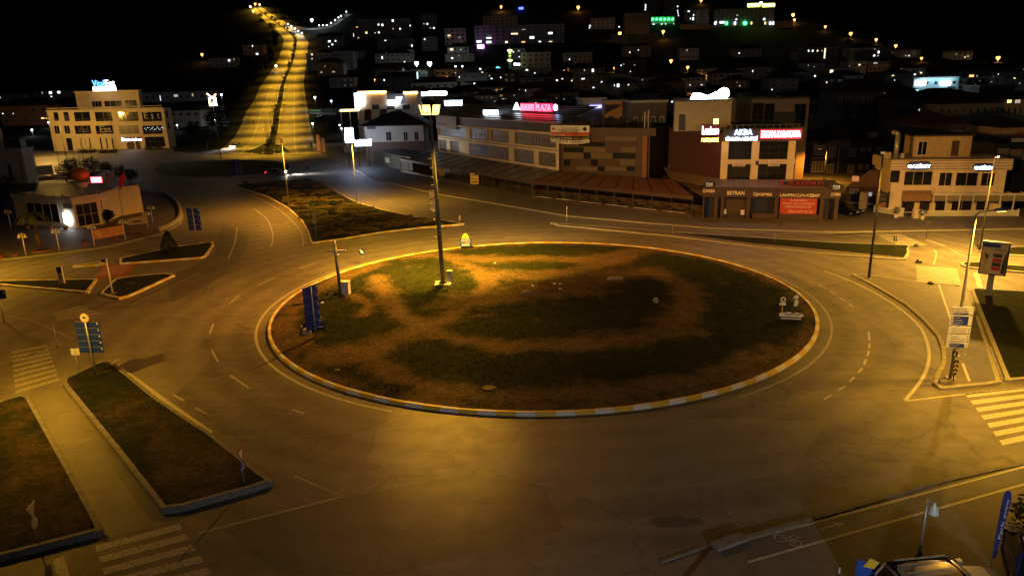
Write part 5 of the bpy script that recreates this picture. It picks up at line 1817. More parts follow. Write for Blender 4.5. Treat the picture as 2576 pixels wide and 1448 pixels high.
# small notices hung along the terraces
for lb, p, w_, h_, m_, s_ in (('yellow for-rent notice hung below the grey terrace roof', c4(85, 1165), 1.5, 2.0, SIGNY, 'KİRALIK'), ('pale notice hung further left below the grey terrace roof', c3(1770, 1222), 1.2, 1.5, mat('beige notice', (.4, .3, .2), .7), 'KİRALIK')):
    yy = ta.lerp(tb, .5).y
    d0 = min((at_y(p[0], p[1], y_) for y_ in np.arange(60, 180, 1.0)), key=lambda q: line_d(q.x, q.y, [ta, tb]))
    t = thing('notice', lb, 'sign', (d0.x, d0.y - .35, d0.z - h_ / 2))
    MB().box(-w_ / 2, w_ / 2, -.02, .02, 0, h_).build('sheet', m_, t)
    text(t, s_, -w_ * .42, w_ * .42, h_ * .4, h_ * .62, -.022, BLACK, .02)
    MB().box(-w_ * .4, w_ * .4, -.03, -.021, h_ * .78, h_ * .88).build('line', BLACK, t)
    MB().box(-w_ * .4, w_ * .4, -.03, -.021, h_ * .14, h_ * .24).build('line', BLACK, t)
# dark low kiosk at the left end of the terrace
f = Fac('kiosk', 'low dark green kiosk with a lettered fascia at the terrace end', 'kiosk', G(*c3(905, 1130)), G(*c3(1400, 1235)), z=.13)
wall(f.t, 0, f.W, 7, 0, 3.0, mat('dark green cladding', (.02, .03, .028), .5))
MB().box(-.3, f.W + .3, -.5, 7.4, 3.002, 3.2).build('roof', DGREY, f.t)
ftext(f, 'CAFE RESTAURANT KAHVALTI', c3(930, 1000), c3(1370, 1080), GREYB, -.51, .03)
sbox(f, c3(1050, 1040), c3(1110, 1115), mat('pale notice', (.3, .25, .2), .7), 'notice', -.06, -.004)

# ------------------------------------------------------------------ office block with lit signs + soup restaurant annex
A, B = G(*c5(858, 1000), 4.4), G(*c5(1545, 1000), 4.4)
f = Fac('office_block', 'glass-fronted office block with white and red neon fascia signs', 'building', A, B, z=.13)
_, ztp = f.pt(c5(1000, 505))
xm, _ = f.pt(c5(1190, 800))
dep = 17
wall(f.t, 0, f.W, dep, 0, ztp - .1, DBROWN, y0=.4)
_, zs = f.pt(c5(1000, 620))
for a, b_, zb in ((850, 915, 1000), (1135, 1205, 1005), (1478, 1545, 1000)):
    xa, xb = f.pt(c5(a, 800))[0], f.pt(c5(b_, 800))[0]
    MB().box(xa, xb, 0, .399, 0, zs).build('column', CREAM, f.t)
_, zb1 = f.pt(c5(1000, 795)); _, zb0 = f.pt(c5(1000, 838))
MB().box(.5, f.W, .08, .398, zb0, zb1).build('spandrel', CREAM2, f.t)
for a, b_ in ((918, 1150), (1212, 1500)):
    xa, xb = f.pt(c5(a, 700))[0], f.pt(c5(b_, 700))[0]
    window(f.t, xa, xb, zb1 + .02, zs - .05, cols=3, rows=3, fm=DSTEEL, gm_=GLASS, y=.36, fw_=.05)
    window(f.t, xa, xb, 4.0, zb0 - .02, cols=3, rows=2, fm=DSTEEL, gm_=GLASS, y=.36, fw_=.05)
fas = MB().box(-.15, xm, -.25, .39, zs, ztp).build('fascia', DGREY, f.t)
fas2 = MB().box(xm + .01, f.W + .5, -.25, .39, zs, ztp + .05).build('fascia', REDW, f.t)
hz_ = ztp - zs
text(f.t, 'AKBA', xm * .28, xm * .8, zs + hz_ * .52, zs + hz_ * .98, -.3, S_BLUEW, .1)
text(f.t, 'SİGORTA ACENTESİ', xm * .04, xm * .96, zs + hz_ * .08, zs + hz_ * .42, -.3, S_WHITE, .1)
text(f.t, 'ERKAN KARAKAYA', xm + .3, f.W + .2, zs + hz_ * .3, zs + hz_ * .82, -.3, S_REDW, .1)
MB().box(xm + .2, f.W + .3, -.26, -.251, zs + hz_ * .18, zs + hz_ * .92).build('glow_panel', glow('red panel glow', (1, .01, .03), 1.2), f.t)
for a, b_ in (((960, 797), (1078, 857)), ((1298, 800), (1405, 855))):
    nb_ = sbox(f, c5(*a), c5(*b_), SIGNW, 'dentist_banner', -.06, .06)
    x0, x1, z0, z1 = f.rect(c5(*a), c5(*b_))
    hh = z1 - z0
    text(nb_, 'diş hekimi', x0 + (x1 - x0) * .2, x1 - .1, z0 + hh * .68, z0 + hh * .92, -.062, SIGNR, .02)
    text(nb_, 'Dt. Ümit KAYA', x0 + .08, x1 - .08, z0 + hh * .3, z0 + hh * .6, -.062, BLACK, .02)
    MB().box(x0 + .2, x1 - .2, -.072, -.062, z0 + hh * .08, z0 + hh * .2).build('line', SIGNR, nb_)
sbox(f, c5(1178, 805), c5(1205, 845), BLACK, 'small_plate', -.06, -.005)
# left flank
LF = MB()
fl2 = G(*c5(350, 900), 4.4)
A2 = inv  # noqa
im = (Matrix.Translation(f.A) @ Matrix.Rotation(math.atan2(f.u.y, f.u.x), 4, 'Z')).inverted()
q2 = im @ Vector((fl2.x, fl2.y, 0))
MB().prism([(-.02, .45), (-.02, dep), (q2.x, max(q2.y + 4, dep)), (q2.x, max(.6, q2.y))], 0, ztp - .6).build('flank', REDW, f.t)
fx0 = q2.x
MB().box(fx0, -.2, max(.6, q2.y) - .35, max(.6, q2.y) - .05, ztp * .42, ztp * .47).build('flank_band', DBROWN, f.t)
ls = thing('neon_sign', 'red and yellow restaurant neon sign on the flank of the office block', 'neon sign', f.A + f.u * -7.8 - f.n * (max(.5, q2.y * .15)) + Vector((0, 0, ztp - 1.9)), f.t.rotation_euler.z)
x0, z0 = f.pt(c5(662, 565)); x1, z1 = f.pt(c5(835, 470))
ls.location = f.A + f.u * x0 + f.n * .35 + Vector((0, 0, f.z + z0))
w_ = x1 - x0
MB().box(0, w_, 0, .1, 0, 1.5).build('panel', REDW, ls)
text(ls, 'Lezizan', .1, w_ - .1, .15, 1.25, -.01, S_REDW, .12)
text(ls, 'restaurant', .05, w_ - .05, -.85, -.25, -.01, glow('orange neon', (1, .5, .1), 12), .12)
MB().box(w_ * .65, w_ * .92, -.1, .1, 1.51, 2.2).build('emblem', glow('amber neon', (1, .4, .1), 8), ls)
for xx in (.3, w_ - .3):
    MB().box(xx, xx + .1, .1, .6, .2, .3).build('bracket', DSTEEL, ls)
# stair house and rooftop sign
x0, x1, z0, z1 = f.rect(c5(452, 330), c5(985, 470))
MB().box(x0 * 1.06, x1, 6, 12, ztp - .6, z1 + 1.0).build('stair_house', GREYR, f.t)
MB().box(x0 * 1.06 - .2, x1 + .3, 5.7, 12.3, z1 + 1.002, z1 + 1.25).build('stair_house_roof', DGREY, f.t)
xd = f.pt(c5(515, 400))[0]
MB().box(xd * 1.05 - .4, xd * 1.05 + .5, 5.93, 5.998, ztp - .5, ztp + 1.8).build('door', BLACK, f.t)
rsn = thing('roof_sign', 'huge white glowing roof sign with a yellow tip above the stair house', 'neon sign', (0, 0, 0), f.t.rotation_euler.z)
ysg = f.A.y + 9
pL, pR = at_y(*c5(550, 215), ysg), at_y(*c5(885, 215), ysg)
zb_, zt_ = at_y(*c5(700, 270), ysg).z, at_y(*c5(700, 165), ysg).z
rsn.location = (pL.x, ysg, zb_)
ww, hh = pR.x - pL.x, zt_ - zb_
MB().plate([(0, hh * .3), (ww * .28, hh * .1), (ww * .42, -.35), (ww * .6, -.1), (ww * .75, hh * .15), (ww * .86, hh * .3), (ww * .86, hh * 1.25), (ww * .7, hh * 1.05), (ww * .5, hh * .75), (ww * .3, hh), (ww * .1, hh)], 0, .3).build('panel', glow('blinding white neon', (.72, .88, 1.0), 24), rsn)
disc(rsn, 'yellow_tip', (ww * .93, hh * .95), hh * .5, glow('yellow white neon', (.95, 1.0, .35), 30), -.05, .2)
sf = MB()
for xx in (.15, .35, .55, .75):
    sf.tube((ww * xx, .4, -4.4), (ww * xx, .4, .3), .06, .06, 5)
    sf.tube((ww * xx, .4, -.3), (ww * xx + .9, 2.2, -3.4), .05, .05, 5)
sf.build('sign_frame', DSTEEL, rsn)
# roof edge rail
rl_ = MB().tube((0, .3, ztp + .5), (f.W + .3, .3, ztp + .5), .025, .025, 5)
for i in range(13):
    rl_.tube((f.W * i / 12, .3, ztp), (f.W * i / 12, .3, ztp + .5), .025, .025, 5)
rl_.build('roof_railing', STEEL, f.t)
# annex
A, B = G(*c5(672, 1352)), G(*c5(1945, 1378))
g_ = Fac('soup_restaurant', 'dark single-storey soup restaurant with lettered fascia and sloping roof', 'restaurant', A, B, z=.13)
_, za = g_.pt(c5(1000, 1150)); _, zb = g_.pt(c5(1000, 1078))
back = f.A.y + .2 - g_.A.y
wall(g_.t, 0, g_.W, .25, 0, za, BLACK, 'back_glazing', .8)
for i, xp in enumerate((672, 800, 862, 1105, 1370, 1800, 1940)):
    xa = g_.pt(c5(xp, 1250))[0]
    MB().box(max(0, xa - .22), xa + .22, -.1, .79, 0, zb + .3 if i in (2, 3, 4) else za).build('pier', WOODC, g_.t)
MB().box(-.1, g_.W + .1, -.2, .5, za + .002, zb + .25).build('fascia', DBROWN, g_.t)
AMB = mat('amber letters', (.7, .42, .1), .5, emit=(1, .6, .15), estr=.35)
for s_, a, b_ in (('ÇORBA', (678, 1073), (792, 1108)), ('BEYRAN', (910, 1088), (1068, 1125)), ('İŞKEMBE', (1155, 1098), (1330, 1140)), ('LAHMACUN-KEBAP', (1410, 1112), (1780, 1145)), ('ÇORBA', (1890, 1105), (1978, 1140))):
    ftext(g_, s_, c5(*a), c5(*b_), AMB, -.21, .06)
for (cx_, cy_) in ((740, 1027), (1938, 1052)):
    x, z = g_.pt(c5(cx_, cy_))
    rx_ = 62 * .26586 * m_per_px(g_.A)
    k_ = 20
    pl_ = MB().plate([(x + rx_ * math.cos(2 * math.pi * i / k_), z + rx_ * .55 * math.sin(2 * math.pi * i / k_)) for i in range(k_)], -.3, -.22).build('oval_plate', BLACK, g_.t)
    text(pl_, '7/24', x - rx_ * .48, x + rx_ * .45, z - rx_ * .12, z + rx_ * .28, -.31, mat('glowing letters', (.7, .6, .4), .5, emit=(1, .8, .5), estr=.5), .03)
    MB().box(x - rx_ * .45, x + rx_ * .45, -.32, -.301, z - rx_ * .28, z - rx_ * .22).build('underline', SIGNW, pl_)
lz = Fac('roof_lettering', 'unlit red script lettering standing on the soup restaurant roof', 'sign', g_.A + g_.u * 1 - g_.n * 1.2, g_.B - g_.n * 1.2, z=zb)
x0, x1, z0, z1 = lz.rect(c5(1420, 980), c5(1812, 1045))
text(lz.t, 'Lezizan', x0, x1, z0, z1, 0, mat('red letters', (.35, .02, .02), .5), .25, slant=.15)
MB().box(x0, x1, .02, .1, z0 + .1, z1 - .25).build('back_plate', BLACK, lz.t)
for xx in (x0 + .4, (x0 + x1) / 2, x1 - .4):
    MB().tube((xx, .15, -.2), (xx, .15, z0 + .3), .05, .05, 5).build('support', DSTEEL, lz.t)
bn = sbox(g_, c5(1412, 1155), c5(1745, 1308), mat('red service banner', (.5, .06, .04), .6, var=.1), 'service_banner', -.3, -.22)
for s_, a, b_ in (('Lezizan', (1510, 1160), (1660, 1182)), ('PAKET SERVİSİMİZLE', (1432, 1192), (1728, 1215)), ('HİZMETİNİZDEYİZ', (1450, 1222), (1700, 1245)), ('0264 272 22 22', (1485, 1270), (1712, 1293))):
    ftext(g_, s_, c5(*a), c5(*b_), SIGNW, -.31, .03, par=bn)
gt = sbox(g_, c5(868, 1168), c5(1085, 1360), WOODC, 'gate', .3, .36)
x0, x1, z0, z1 = g_.rect(c5(868, 1290), c5(1085, 1360))
for i in range(9):
    xx = x0 + (x1 - x0) * (i + .5) / 9
    MB().box(xx - .03, xx + .03, .2, .26, .05, z1).build('gate_bar', DSTEEL, g_.t)
for a, b_ in (((868, 1262), (900, 1308)), ((1038, 1270), (1072, 1318))):
    sbox(g_, c5(*a), c5(*b_), SIGNW, 'menu_board', .1, .18)
for a, b_ in ((1130, 1370), (1380, 1800)):
    xa, xb = g_.pt(c5(a, 1300))[0], g_.pt(c5(b_, 1300))[0]
    MB().box(xa + .24, xb - .24, -.05, .1, .05, .75).build('planter', WOODC, g_.t)
# roof sheets of the annex as separate panels
nP = 26
zr0, zr1 = zb + .3, 4.6
for i in range(nP):
    x0, x1 = g_.W * (i + .03) / nP, g_.W * (i + .97) / nP
    mb = MB()
    mb.v = [(x0, -.1, zr0), (x1, -.1, zr0), (x1, back, zr1), (x0, back, zr1), (x0, -.1, zr0 + .07), (x1, -.1, zr0 + .07), (x1, back, zr1 + .07), (x0, back, zr1 + .07)]
    mb.f = [(3, 2, 1, 0), (4, 5, 6, 7), (0, 1, 5, 4), (1, 2, 6, 5), (2, 3, 7, 6), (3, 0, 4, 7)]
    mb.build('roof_panel', mat('ribbed brown roof', (.22, .15, .1), .5, .2, var=.2), g_.t)
# left roof with condensers
wl = im @ Vector((g_.A.x, g_.A.y, 0))
lr = thing('side_roof', 'ribbed lean-to roof between brown block and office block', 'roof', (f.A.x, f.A.y, 0), f.t.rotation_euler.z)
wl = (Matrix.Translation(f.A) @ Matrix.Rotation(math.atan2(f.u.y, f.u.x), 4, 'Z')).inverted()
pts4 = [wl @ G(*c5(380, 985), 3.6), wl @ G(*c5(690, 1045), 3.6), wl @ G(*c5(860, 985), 4.6), wl @ G(*c5(300, 868), 4.6)]
nS = 14
for i in range(nS):
    t0, t1 = (i + .05) / nS, (i + .95) / nS
    q = [pts4[0].lerp(pts4[1], t0), pts4[0].lerp(pts4[1], t1), pts4[3].lerp(pts4[2], t1), pts4[3].lerp(pts4[2], t0)]
    mb = MB()
    mb.v = [tuple(p) for p in q] + [tuple(p + Vector((0, 0, .06))) for p in q]
    mb.f = [(3, 2, 1, 0), (4, 5, 6, 7), (0, 1, 5, 4), (1, 2, 6, 5), (2, 3, 7, 6), (3, 0, 4, 7)]
    mb.build('roof_panel', mat('ribbed brown roof', (.22, .15, .1), .5), lr)
MB().prism([(pts4[k_].x, pts4[k_].y) for k_ in (0, 1, 2, 3)], .13, 3.45).build('wall_below', DBROWN, lr)
for i, (xp, yp, s_) in enumerate([(432, 890, 1), (492, 900, 1.5), (536, 915, 1), (580, 925, 1.1), (655, 942, .85)]):
    p = G(*c5(xp, yp), 4.5)
    t = thing('air_conditioner', ['leftmost small air-conditioner box on the lean-to roof', 'tallest double air-conditioner on the lean-to roof', 'air conditioner right of the tall double one', 'fourth air conditioner in the lean-to roof row', 'rightmost, smallest air conditioner on the lean-to roof'][i], 'air conditioner', (p.x, p.y, 4.3))
    hA = .95 * s_
    MB().box(-.5, .5, -.2, .2, .05, hA).build('case', CREAM2, t)
    for k_ in range(2 if s_ > 1.2 else 1):
        disc(t, 'fan_grille', (-.1, .45 + k_ * .65), .24, DSTEEL, -.22, -.201)
    MB().box(-.45, -.38, -.2, .2, 0, .049).box(.38, .45, -.2, .2, 0, .049).build('foot', DSTEEL, t)
# building wing behind (orange-lit), and dark flats to the right
f3 = Fac('rear_office', 'unlit brown office building with dark window strips behind the neon block', 'building', at_y(*c5(1130, 480), 128), at_y(*c5(1665, 500), 128))
_, z3 = f3.pt(c5(1400, 225))
wall(f3.t, 0, f3.W, 14, 0, z3, mat('tan cladding', (.3, .2, .13), .7, var=.15), )
MB().box(-.1, f3.W + .1, -.2, 14.1, z3 + .002, z3 + .3).build('parapet', BROWN, f3.t)
for a, b_, y0_, y1_ in ((1150, 1245, 258, 470), (1265, 1345, 265, 470), (1548, 1640, 270, 480)):
    fwin(f3, c5(a, y0_), c5(b_, y1_), rows=4, cols=2, fm=DSTEEL, gm_=GLASS)
x0, x1, z0, z1 = f3.rect(c5(1350, 345), c5(1545, 480))
MB().box(x0, x1, -.08, -.002, z0, z1).build('dark_panel', DGREY, f3.t)

f4 = Fac('apartment_house', 'dark apartment house with pale window frames beside the grill cafe', 'apartment house', G(*c6(20, 720), .1), G(*c6(880, 700), .1), z=.1)
_, z4 = f4.pt(c6(400, 230))
wall(f4.t, 0, f4.W, 13, 0, z4 * .82, DGREY)
hip_roof(f4.t, 0, f4.W, 0, 13, z4 * .82, 2.6, DTILE)
for a, b_, y0_, y1_, c_ in ((80, 205, 380, 490, 3), (258, 322, 400, 508, 1), (500, 568, 412, 515, 1), (630, 672, 412, 462, 1), (710, 752, 408, 455, 1), (810, 875, 408, 508, 1), (55, 200, 572, 695, 3), (232, 298, 605, 708, 1), (478, 540, 612, 715, 1), (605, 645, 612, 665, 1), (685, 722, 612, 660, 1), (788, 850, 605, 672, 1), (715, 805, 230, 318, 2)):
    fwin(f4, c6(a, y0_), c6(b_, y1_), cols=c_ + 1, fm=WFRAME, gm_=GLASS2, fw_=.09)
x0, z0 = f4.pt(c6(345, 750)); x1, z1 = f4.pt(c6(370, 420))
MB().tube((x0, -.12, .1), (x1, -.12, z1), .08, .08, 6).build('downpipe', GREYB, f4.t)
for yy in (520, 715):
    _, zz = f4.pt(c6(150, yy))
    MB().box(0, f4.pt(c6(340, yy))[0], -.6, -.002, zz - .1, zz).build('balcony_slab', GREYB, f4.t)
# ------------------------------------------------------------------ grill cafe (right)
A, B = G(*c6(950, 1188)), G(*c6(2288, 1192))
g2 = Fac('cafe_building', 'two-storey beige cafe with white glowing name plates and picket-fenced terrace', 'cafe', A, B, z=.13)
dp = 7
_, zp1 = g2.pt(c6(1300, 545)); _, zp0 = g2.pt(c6(1300, 670))
wall(g2.t, 0, g2.W, dp, 0, zp0, CREAM)
xr = g2.pt(c6(2415, 600))[0]
band = MB().box(-.5, xr, -.6, dp, zp0 + .002, zp1).build('parapet_band', CREAM2, g2.t)
for i in range(4):
    zz = zp0 + (zp1 - zp0) * (i + .5) / 4
    MB().box(-.5, xr, -.63, -.601, zz - .03, zz + .03).build('groove', DBROWN, g2.t)
for a, b_ in ((1165, 1435), (1950, 2170)):
    x0, x1, z0, z1 = g2.rect(c6(a, 562 if a < 1500 else 582), c6(b_, 665 if a < 1500 else 682))
    k_ = 24
    cx_, cz_ = (x0 + x1) / 2, (z0 + z1) / 2
    pl_ = MB().plate([(cx_ + (x1 - x0) / 2 * (1 + .05 * math.cos(6 * 2 * math.pi * i / k_)) * math.copysign(abs(math.cos(2 * math.pi * i / k_)) ** .5, math.cos(2 * math.pi * i / k_)), cz_ + (z1 - z0) / 2 * math.copysign(abs(math.sin(2 * math.pi * i / k_)) ** .6, math.sin(2 * math.pi * i / k_))) for i in range(k_)], -.78, -.64).build('name_plate', DGREY, g2.t)
    text(pl_, 'GAZİBEY', x0 + .08, x1 - .08, z0 + (z1 - z0) * .25, z1 - (z1 - z0) * .25, -.79, S_BLUEW, .08)
for a, b_, y0_, y1_, c_ in ((985, 1085, 660, 825, 1), (1155, 1470, 685, 855, 3), (1570, 1705, 700, 862, 2), (1770, 2010, 700, 862, 2), (2072, 2210, 705, 862, 2), (1545, 1660, 945, 985, 1), (1735, 1965, 942, 985, 2), (2040, 2165, 945, 985, 1), (1520, 1635, 1040, 1175, 1), (1715, 1945, 1035, 1175, 2), (2010, 2150, 1040, 1175, 1), (2330, 2480, 1040, 1160, 2)):
    if a > 2280:
        continue
    fwin(g2, c6(a, y0_), c6(b_, y1_), cols=c_, fm=CREAM2, gm_=GLASS, fw_=.06)
# awning and arched entrance
x0, x1, z0, z1 = g2.rect(c6(1120, 915), c6(1445, 1025))
mb = MB()
for i in range(9):
    a = math.pi / 2 * i / 8
    mb.v += [(x0, -1.3 * math.sin(a), z0 + (z1 - z0) * math.cos(a)), (x1, -1.3 * math.sin(a), z0 + (z1 - z0) * math.cos(a))]
for i in range(8):
    mb.f.append((2 * i, 2 * i + 1, 2 * i + 3, 2 * i + 2))
mb.build('awning', mat('brown awning cloth', (.28, .16, .07), .8), g2.t, True)
fwin(g2, c6(1120, 1045), c6(1250, 1200), cols=2, rows=2, fm=DSTEEL, gm_=GLASS, name='door')
MB().box(x1 + .1 - 1.2, x1, -.06, -.003, .1, z0).build('door_recess', BLACK, g2.t)
# glazed veranda with its frame
x0, x1 = g2.pt(c6(1410, 1100))[0], g2.pt(c6(2510, 1100))[0]
_, zv = g2.pt(c6(1900, 1000))
zv = max(2.6, zv * .82)
vy = -1.9
vd = MB()
for xx in np.linspace(x0, x1, 8):
    vd.box(xx - .07, xx + .07, vy - .07, vy + .07, 0, zv)
vd.build('veranda_post', WREND, g2.t)
MB().box(x0 - .1, x1 + .1, vy - .15, vy + .15, zv + .002, zv + .25).build('veranda_beam', WREND, g2.t)
for i in range(8):
    xx = x0 + (x1 - x0) * i / 7
    MB().box(xx - .05, xx + .05, vy + .16, -.01, zv + .05, zv + .17).build('rafter', WREND, g2.t)
GL2 = mat('veranda foil', (.25, .22, .18), .2, var=.3)
for i in range(7):
    xa, xb = x0 + (x1 - x0) * i / 7 + .09, x0 + (x1 - x0) * (i + 1) / 7 - .09
    MB().box(xa, xb, vy - .01, vy + .01, zv - .75, zv - .01).build('roller_blind', GL2, g2.t)
# picket fences
pick = MB().plate([(-.045, 0), (.045, 0), (.045, .72), (0, .8), (-.045, .72)], -.015, .015).mesh('picket', WHITE)
def fence(lb, P, Q, n):
    d = Q - P
    t = thing('picket_fence', lb, 'fence', (P.x, P.y, .13), math.atan2(d.y, d.x))
    L = d.length
    for i in range(n):
        obj('picket', pick, t, (L * (i + .5) / n, 0, .05))
    for z in (.2, .58):
        MB().box(0, L, .016, .05, z, z + .07).build('rail', WHITE, t)
    for i in (0, 1):
        MB().box(i * L - .06, i * L + .06, -.05, .09, 0, .95).build('end_post', WHITE, t)
fence('long white picket fence along the cafe veranda', G(*c6(1350, 1240)), G(*c6(2500, 1235)), 92)
fence('short white picket fence left of the cafe entrance', G(*c6(785, 1185)), G(*c6(1035, 1225)), 20)
for i, (xp, yp) in enumerate(((1045, 1250), (1362, 1270))):
    p = G(*c6(xp, yp))
    t = thing('planter', ['white flower pot with shrub left of the cafe entrance', 'white flower pot with shrub right of the cafe entrance'][i], 'planter', (p.x, p.y, .13))
    MB().lathe((0, 0, 0), [(.22, 0), (.18, .1), (.3, .45), (.34, .5), (.3, .5)], 12).build('pot', WHITE, t, True)
    obj('foliage', crown_mesh('shrub', 120, shell(.42, .42, .5, (0, 0, .95)), LEAF, .14, i), t)
for i, (xp, yp) in enumerate(((1085, 1235), (1285, 1255))):
    p = G(*c6(xp, yp))
    t = thing('gate_block', ['white gate block left of the cafe entrance path', 'white gate block right of the cafe entrance path'][i], 'gate post', (p.x, p.y, .13))
    MB().box(-.4, .4, -.3, .3, 0, 1.0).build('block', WREND, t)
    MB().box(-.45, .45, -.35, .35, 1.002, 1.1).build('cap', WHITE, t)
# food poster on the cafe's left side
p = G(*c6(925, 1200))
fp = Fac('food_poster', 'dark upright poster board with a plate of food beside the cafe', 'poster', G(*c6(812, 1170)), G(*c6(1042, 1175)), z=.13)
_, zt = fp.pt(c6(920, 948)); _, zb = fp.pt(c6(920, 1160))
MB().box(0, fp.W, -.05, .05, max(.2, zb), zt).build('board', mat('poster black', (.02, .014, .012), .4), fp.t)
for xx in (-.06, fp.W + .06):
    MB().tube((xx, 0, 0), (xx, 0, zt + .1), .06, .06, 6).build('post', WHITE, fp.t)
k_ = 20
hP = zt - zb
for r_, m_, y_ in ((1, mat('plate', (.4, .28, .18), .5), -.06), (.82, mat('kebab', (.35, .13, .05), .6, var=.5, scale=8), -.07)):
    MB().plate([(fp.W * .5 + fp.W * .42 * r_ * math.cos(2 * math.pi * i / k_), zb + hP * .3 + hP * .19 * r_ * math.sin(2 * math.pi * i / k_)) for i in range(k_)], y_, y_ + .009).build('food_print', m_, fp.t)
text(fp.t, 'Bugün Yiyelim', fp.W * .2, fp.W * .85, zb + hP * .62, zb + hP * .7, -.06, mat('cream lettering', (.6, .5, .35), .6), .01)
# roof storey, duct and wall behind the cafe
x0, x1, z0, z1 = g2.rect(c6(1370, 370), c6(2050, 560))
MB().box(x0, x1, 3, 6.5, zp1 + .002, z1 + .8).build('roof_storey', mat('beige brick', (.45, .34, .2), .85, var=.2, scale=2), g2.t)
MB().box(x0 - .2, x1 + .2, 2.7, 6.7, z1 + .802, z1 + 1.0).build('roof_slab', DGREY, g2.t)
window(g2.t, x0 + .5, x0 + 1.7, zp1 + .2, z1 + .2, cols=2, fm=WFRAME, gm_=GLASS, y=3, name='roof_door')
MB().box(x1 - 2.4, x1 - 1.5, 2.93, 2.998, zp1 + .1, z1 + .2).build('roof_door', DBROWN, g2.t)
xd, _ = g2.pt(c6(1118, 450))
dk = MB()
dk.tube((xd, 2, zp1), (xd, 2, zp1 + 3.0), .32, .32, 10).tube((xd, 2, zp1 + 3.0), (xd - .35, 2, zp1 + 3.45), .32, .3, 10).tube((xd - .35, 2, zp1 + 3.45), (xd - .8, 2, zp1 + 3.3), .3, .28, 10)
dk.build('exhaust_duct', STEEL, g2.t, True)
MB().box(xd - 1.6, xd - .7, 1.6, 2.4, zp1 + .002, zp1 + .8).build('fan_box', TANR, g2.t)
MB().box(xd + .6, xd + 1.0, 1.8, 2.2, zp1 + .002, zp1 + .6).build('vent_box', GREYB, g2.t)
# brown annex with notice and small lit office left of the cafe
f = Fac('brown_annex', 'low dark red annex with sloping top between apartment house and cafe', 'building', G(*c6(440, 1100)), G(*c6(905, 1130)), z=.13)
x0, z0 = f.pt(c6(520, 870)); x1, z1 = f.pt(c6(880, 680))
MB().plate([(0, 0), (f.W, 0), (f.W, z1), (f.W * .55, z1), (0, z0)], 0, 8).build('wall', REDW, f.t)
_, zs_ = f.pt(c6(700, 960))
sbox(f, c6(530, 742), c6(606, 808), mat('lit notice', (.5, .3, .15), .6, emit=(1, .5, .2), estr=.25), 'notice', -.1, -.003)
fwin(f, c6(500, 895), c6(600, 960), cols=2, fm=WFRAME, gm_=GLASS2)
lt = sbox(f, c6(690, 935), c6(760, 985), glow('dim bluish window', (.6, .75, .9), .35), 'office_window', -.06, -.004)
MB().box(0, f.W, -1.5, -.003, zs_ - 1.2, zs_ - 1.1).build('canopy', GREYB, f.t)
MB().box(f.W * .42, f.W * .6, -2.5, -.9, 0, 2.3).build('booth', TANR, f.t)
# building behind on the far right
f = Fac('rear_shop', 'dark building with beige shutters and white name board behind the cafe', 'building', at_y(*c6(2240, 560), 112), at_y(*c6(2760, 590), 112))
_, zz = f.pt(c6(2400, 400))
wall(f.t, 0, f.W, 12, 0, zz, DGREY)
for i, (a, b_) in enumerate(((2255, 2395), (2405, 2545), (2555, 2690))):
    fwin(f, c6(a, 410 + i * 12), c6(b_, 535 + i * 12), cols=1, fm=DGREY, gm_=TANR)
MB().box(-.3, f.W, -.4, 12, zz + .002, zz + .6).build('roof_edge', DGREY, f.t)
nb_ = MB().box(f.pt(c6(2418, 340))[0], f.pt(c6(2640, 350))[0], -.3, -.1, zz + .8, f.pt(c6(2500, 305))[1] + .2).build('name_board', SIGNW, f.t)
x0 = f.pt(c6(2430, 340))[0]
text(nb_, 'HİLAL', x0, x0 + 3.2, zz + 1.6, zz + 2.3, -.31, SIGNR, .03)
# ------------------------------------------------------------------ middle distance, centre-left
f = Fac('beige_house', 'single-storey beige house with wide dark hipped roof beside the terrace', 'house', at_y(*c3(800, 890), 180), at_y(*c3(1545, 890), 180))
_, ze = f.pt(c3(1200, 628)); _, zr = f.pt(c3(1300, 515)); _, zb = f.pt(c3(1200, 840))
wall(f.t, 0, f.W, 12, 0, ze, CREAM2)
MB().box(-.05, f.W + .05, -.12, -.002, 0, zb).build('brown_base', mat('brown dado', (.2, .1, .06), .7), f.t)
hip_roof(f.t, 0, f.W, 0, 12, ze + .02, zr - ze + 1.0, DTILE, over=1.4)
for a, b_ in ((1055, 1130), (1278, 1338), (1418, 1478)):
    fwin(f, c3(a, 715), c3(b_, 828), cols=2, fm=WFRAME, gm_=GLASS)
fwin(f, c3(890, 690), c3(955, 815), fm=CREAM2, gm_=CREAM2)
sbox(f, c3(815, 630), c3(930, 680), DBROWN, 'name_board', -.3, -.1)

f = Fac('checkered_showroom', 'showroom with black and beige checkered facade and glowing roof edge', 'building', at_y(*c3(725, 600), 212), at_y(*c3(1470, 600), 212))
_, zt = f.pt(c3(900, 215)); _, zc = f.pt(c3(900, 372))
wall(f.t, 0, f.W, 14, 0, zc, CREAM2, 'wall')
MB().box(0, f.pt(c3(1060, 300))[0], .3, 12, zc + .002, zt).build('upper_storey', TANR, f.t)
MB().box(f.pt(c3(1065, 300))[0], f.pt(c3(1290, 300))[0], 2, 12, zc + .002, zt - .5).build('glass_storey', DGREY, f.t)
MB().box(f.pt(c3(1295, 300))[0], f.W, .3, 12, zc + .002, zt - .1).build('upper_storey', TANR, f.t)
for a, b_ in (((615, 200), (1060, 222)), ((1280, 206), (1462, 228))):
    sbox(f, c3(*a) if a[0] > 700 else c3(700, 203), c3(*b_), S_WARM, 'led_strip', -.15, .25)
cellw = 98
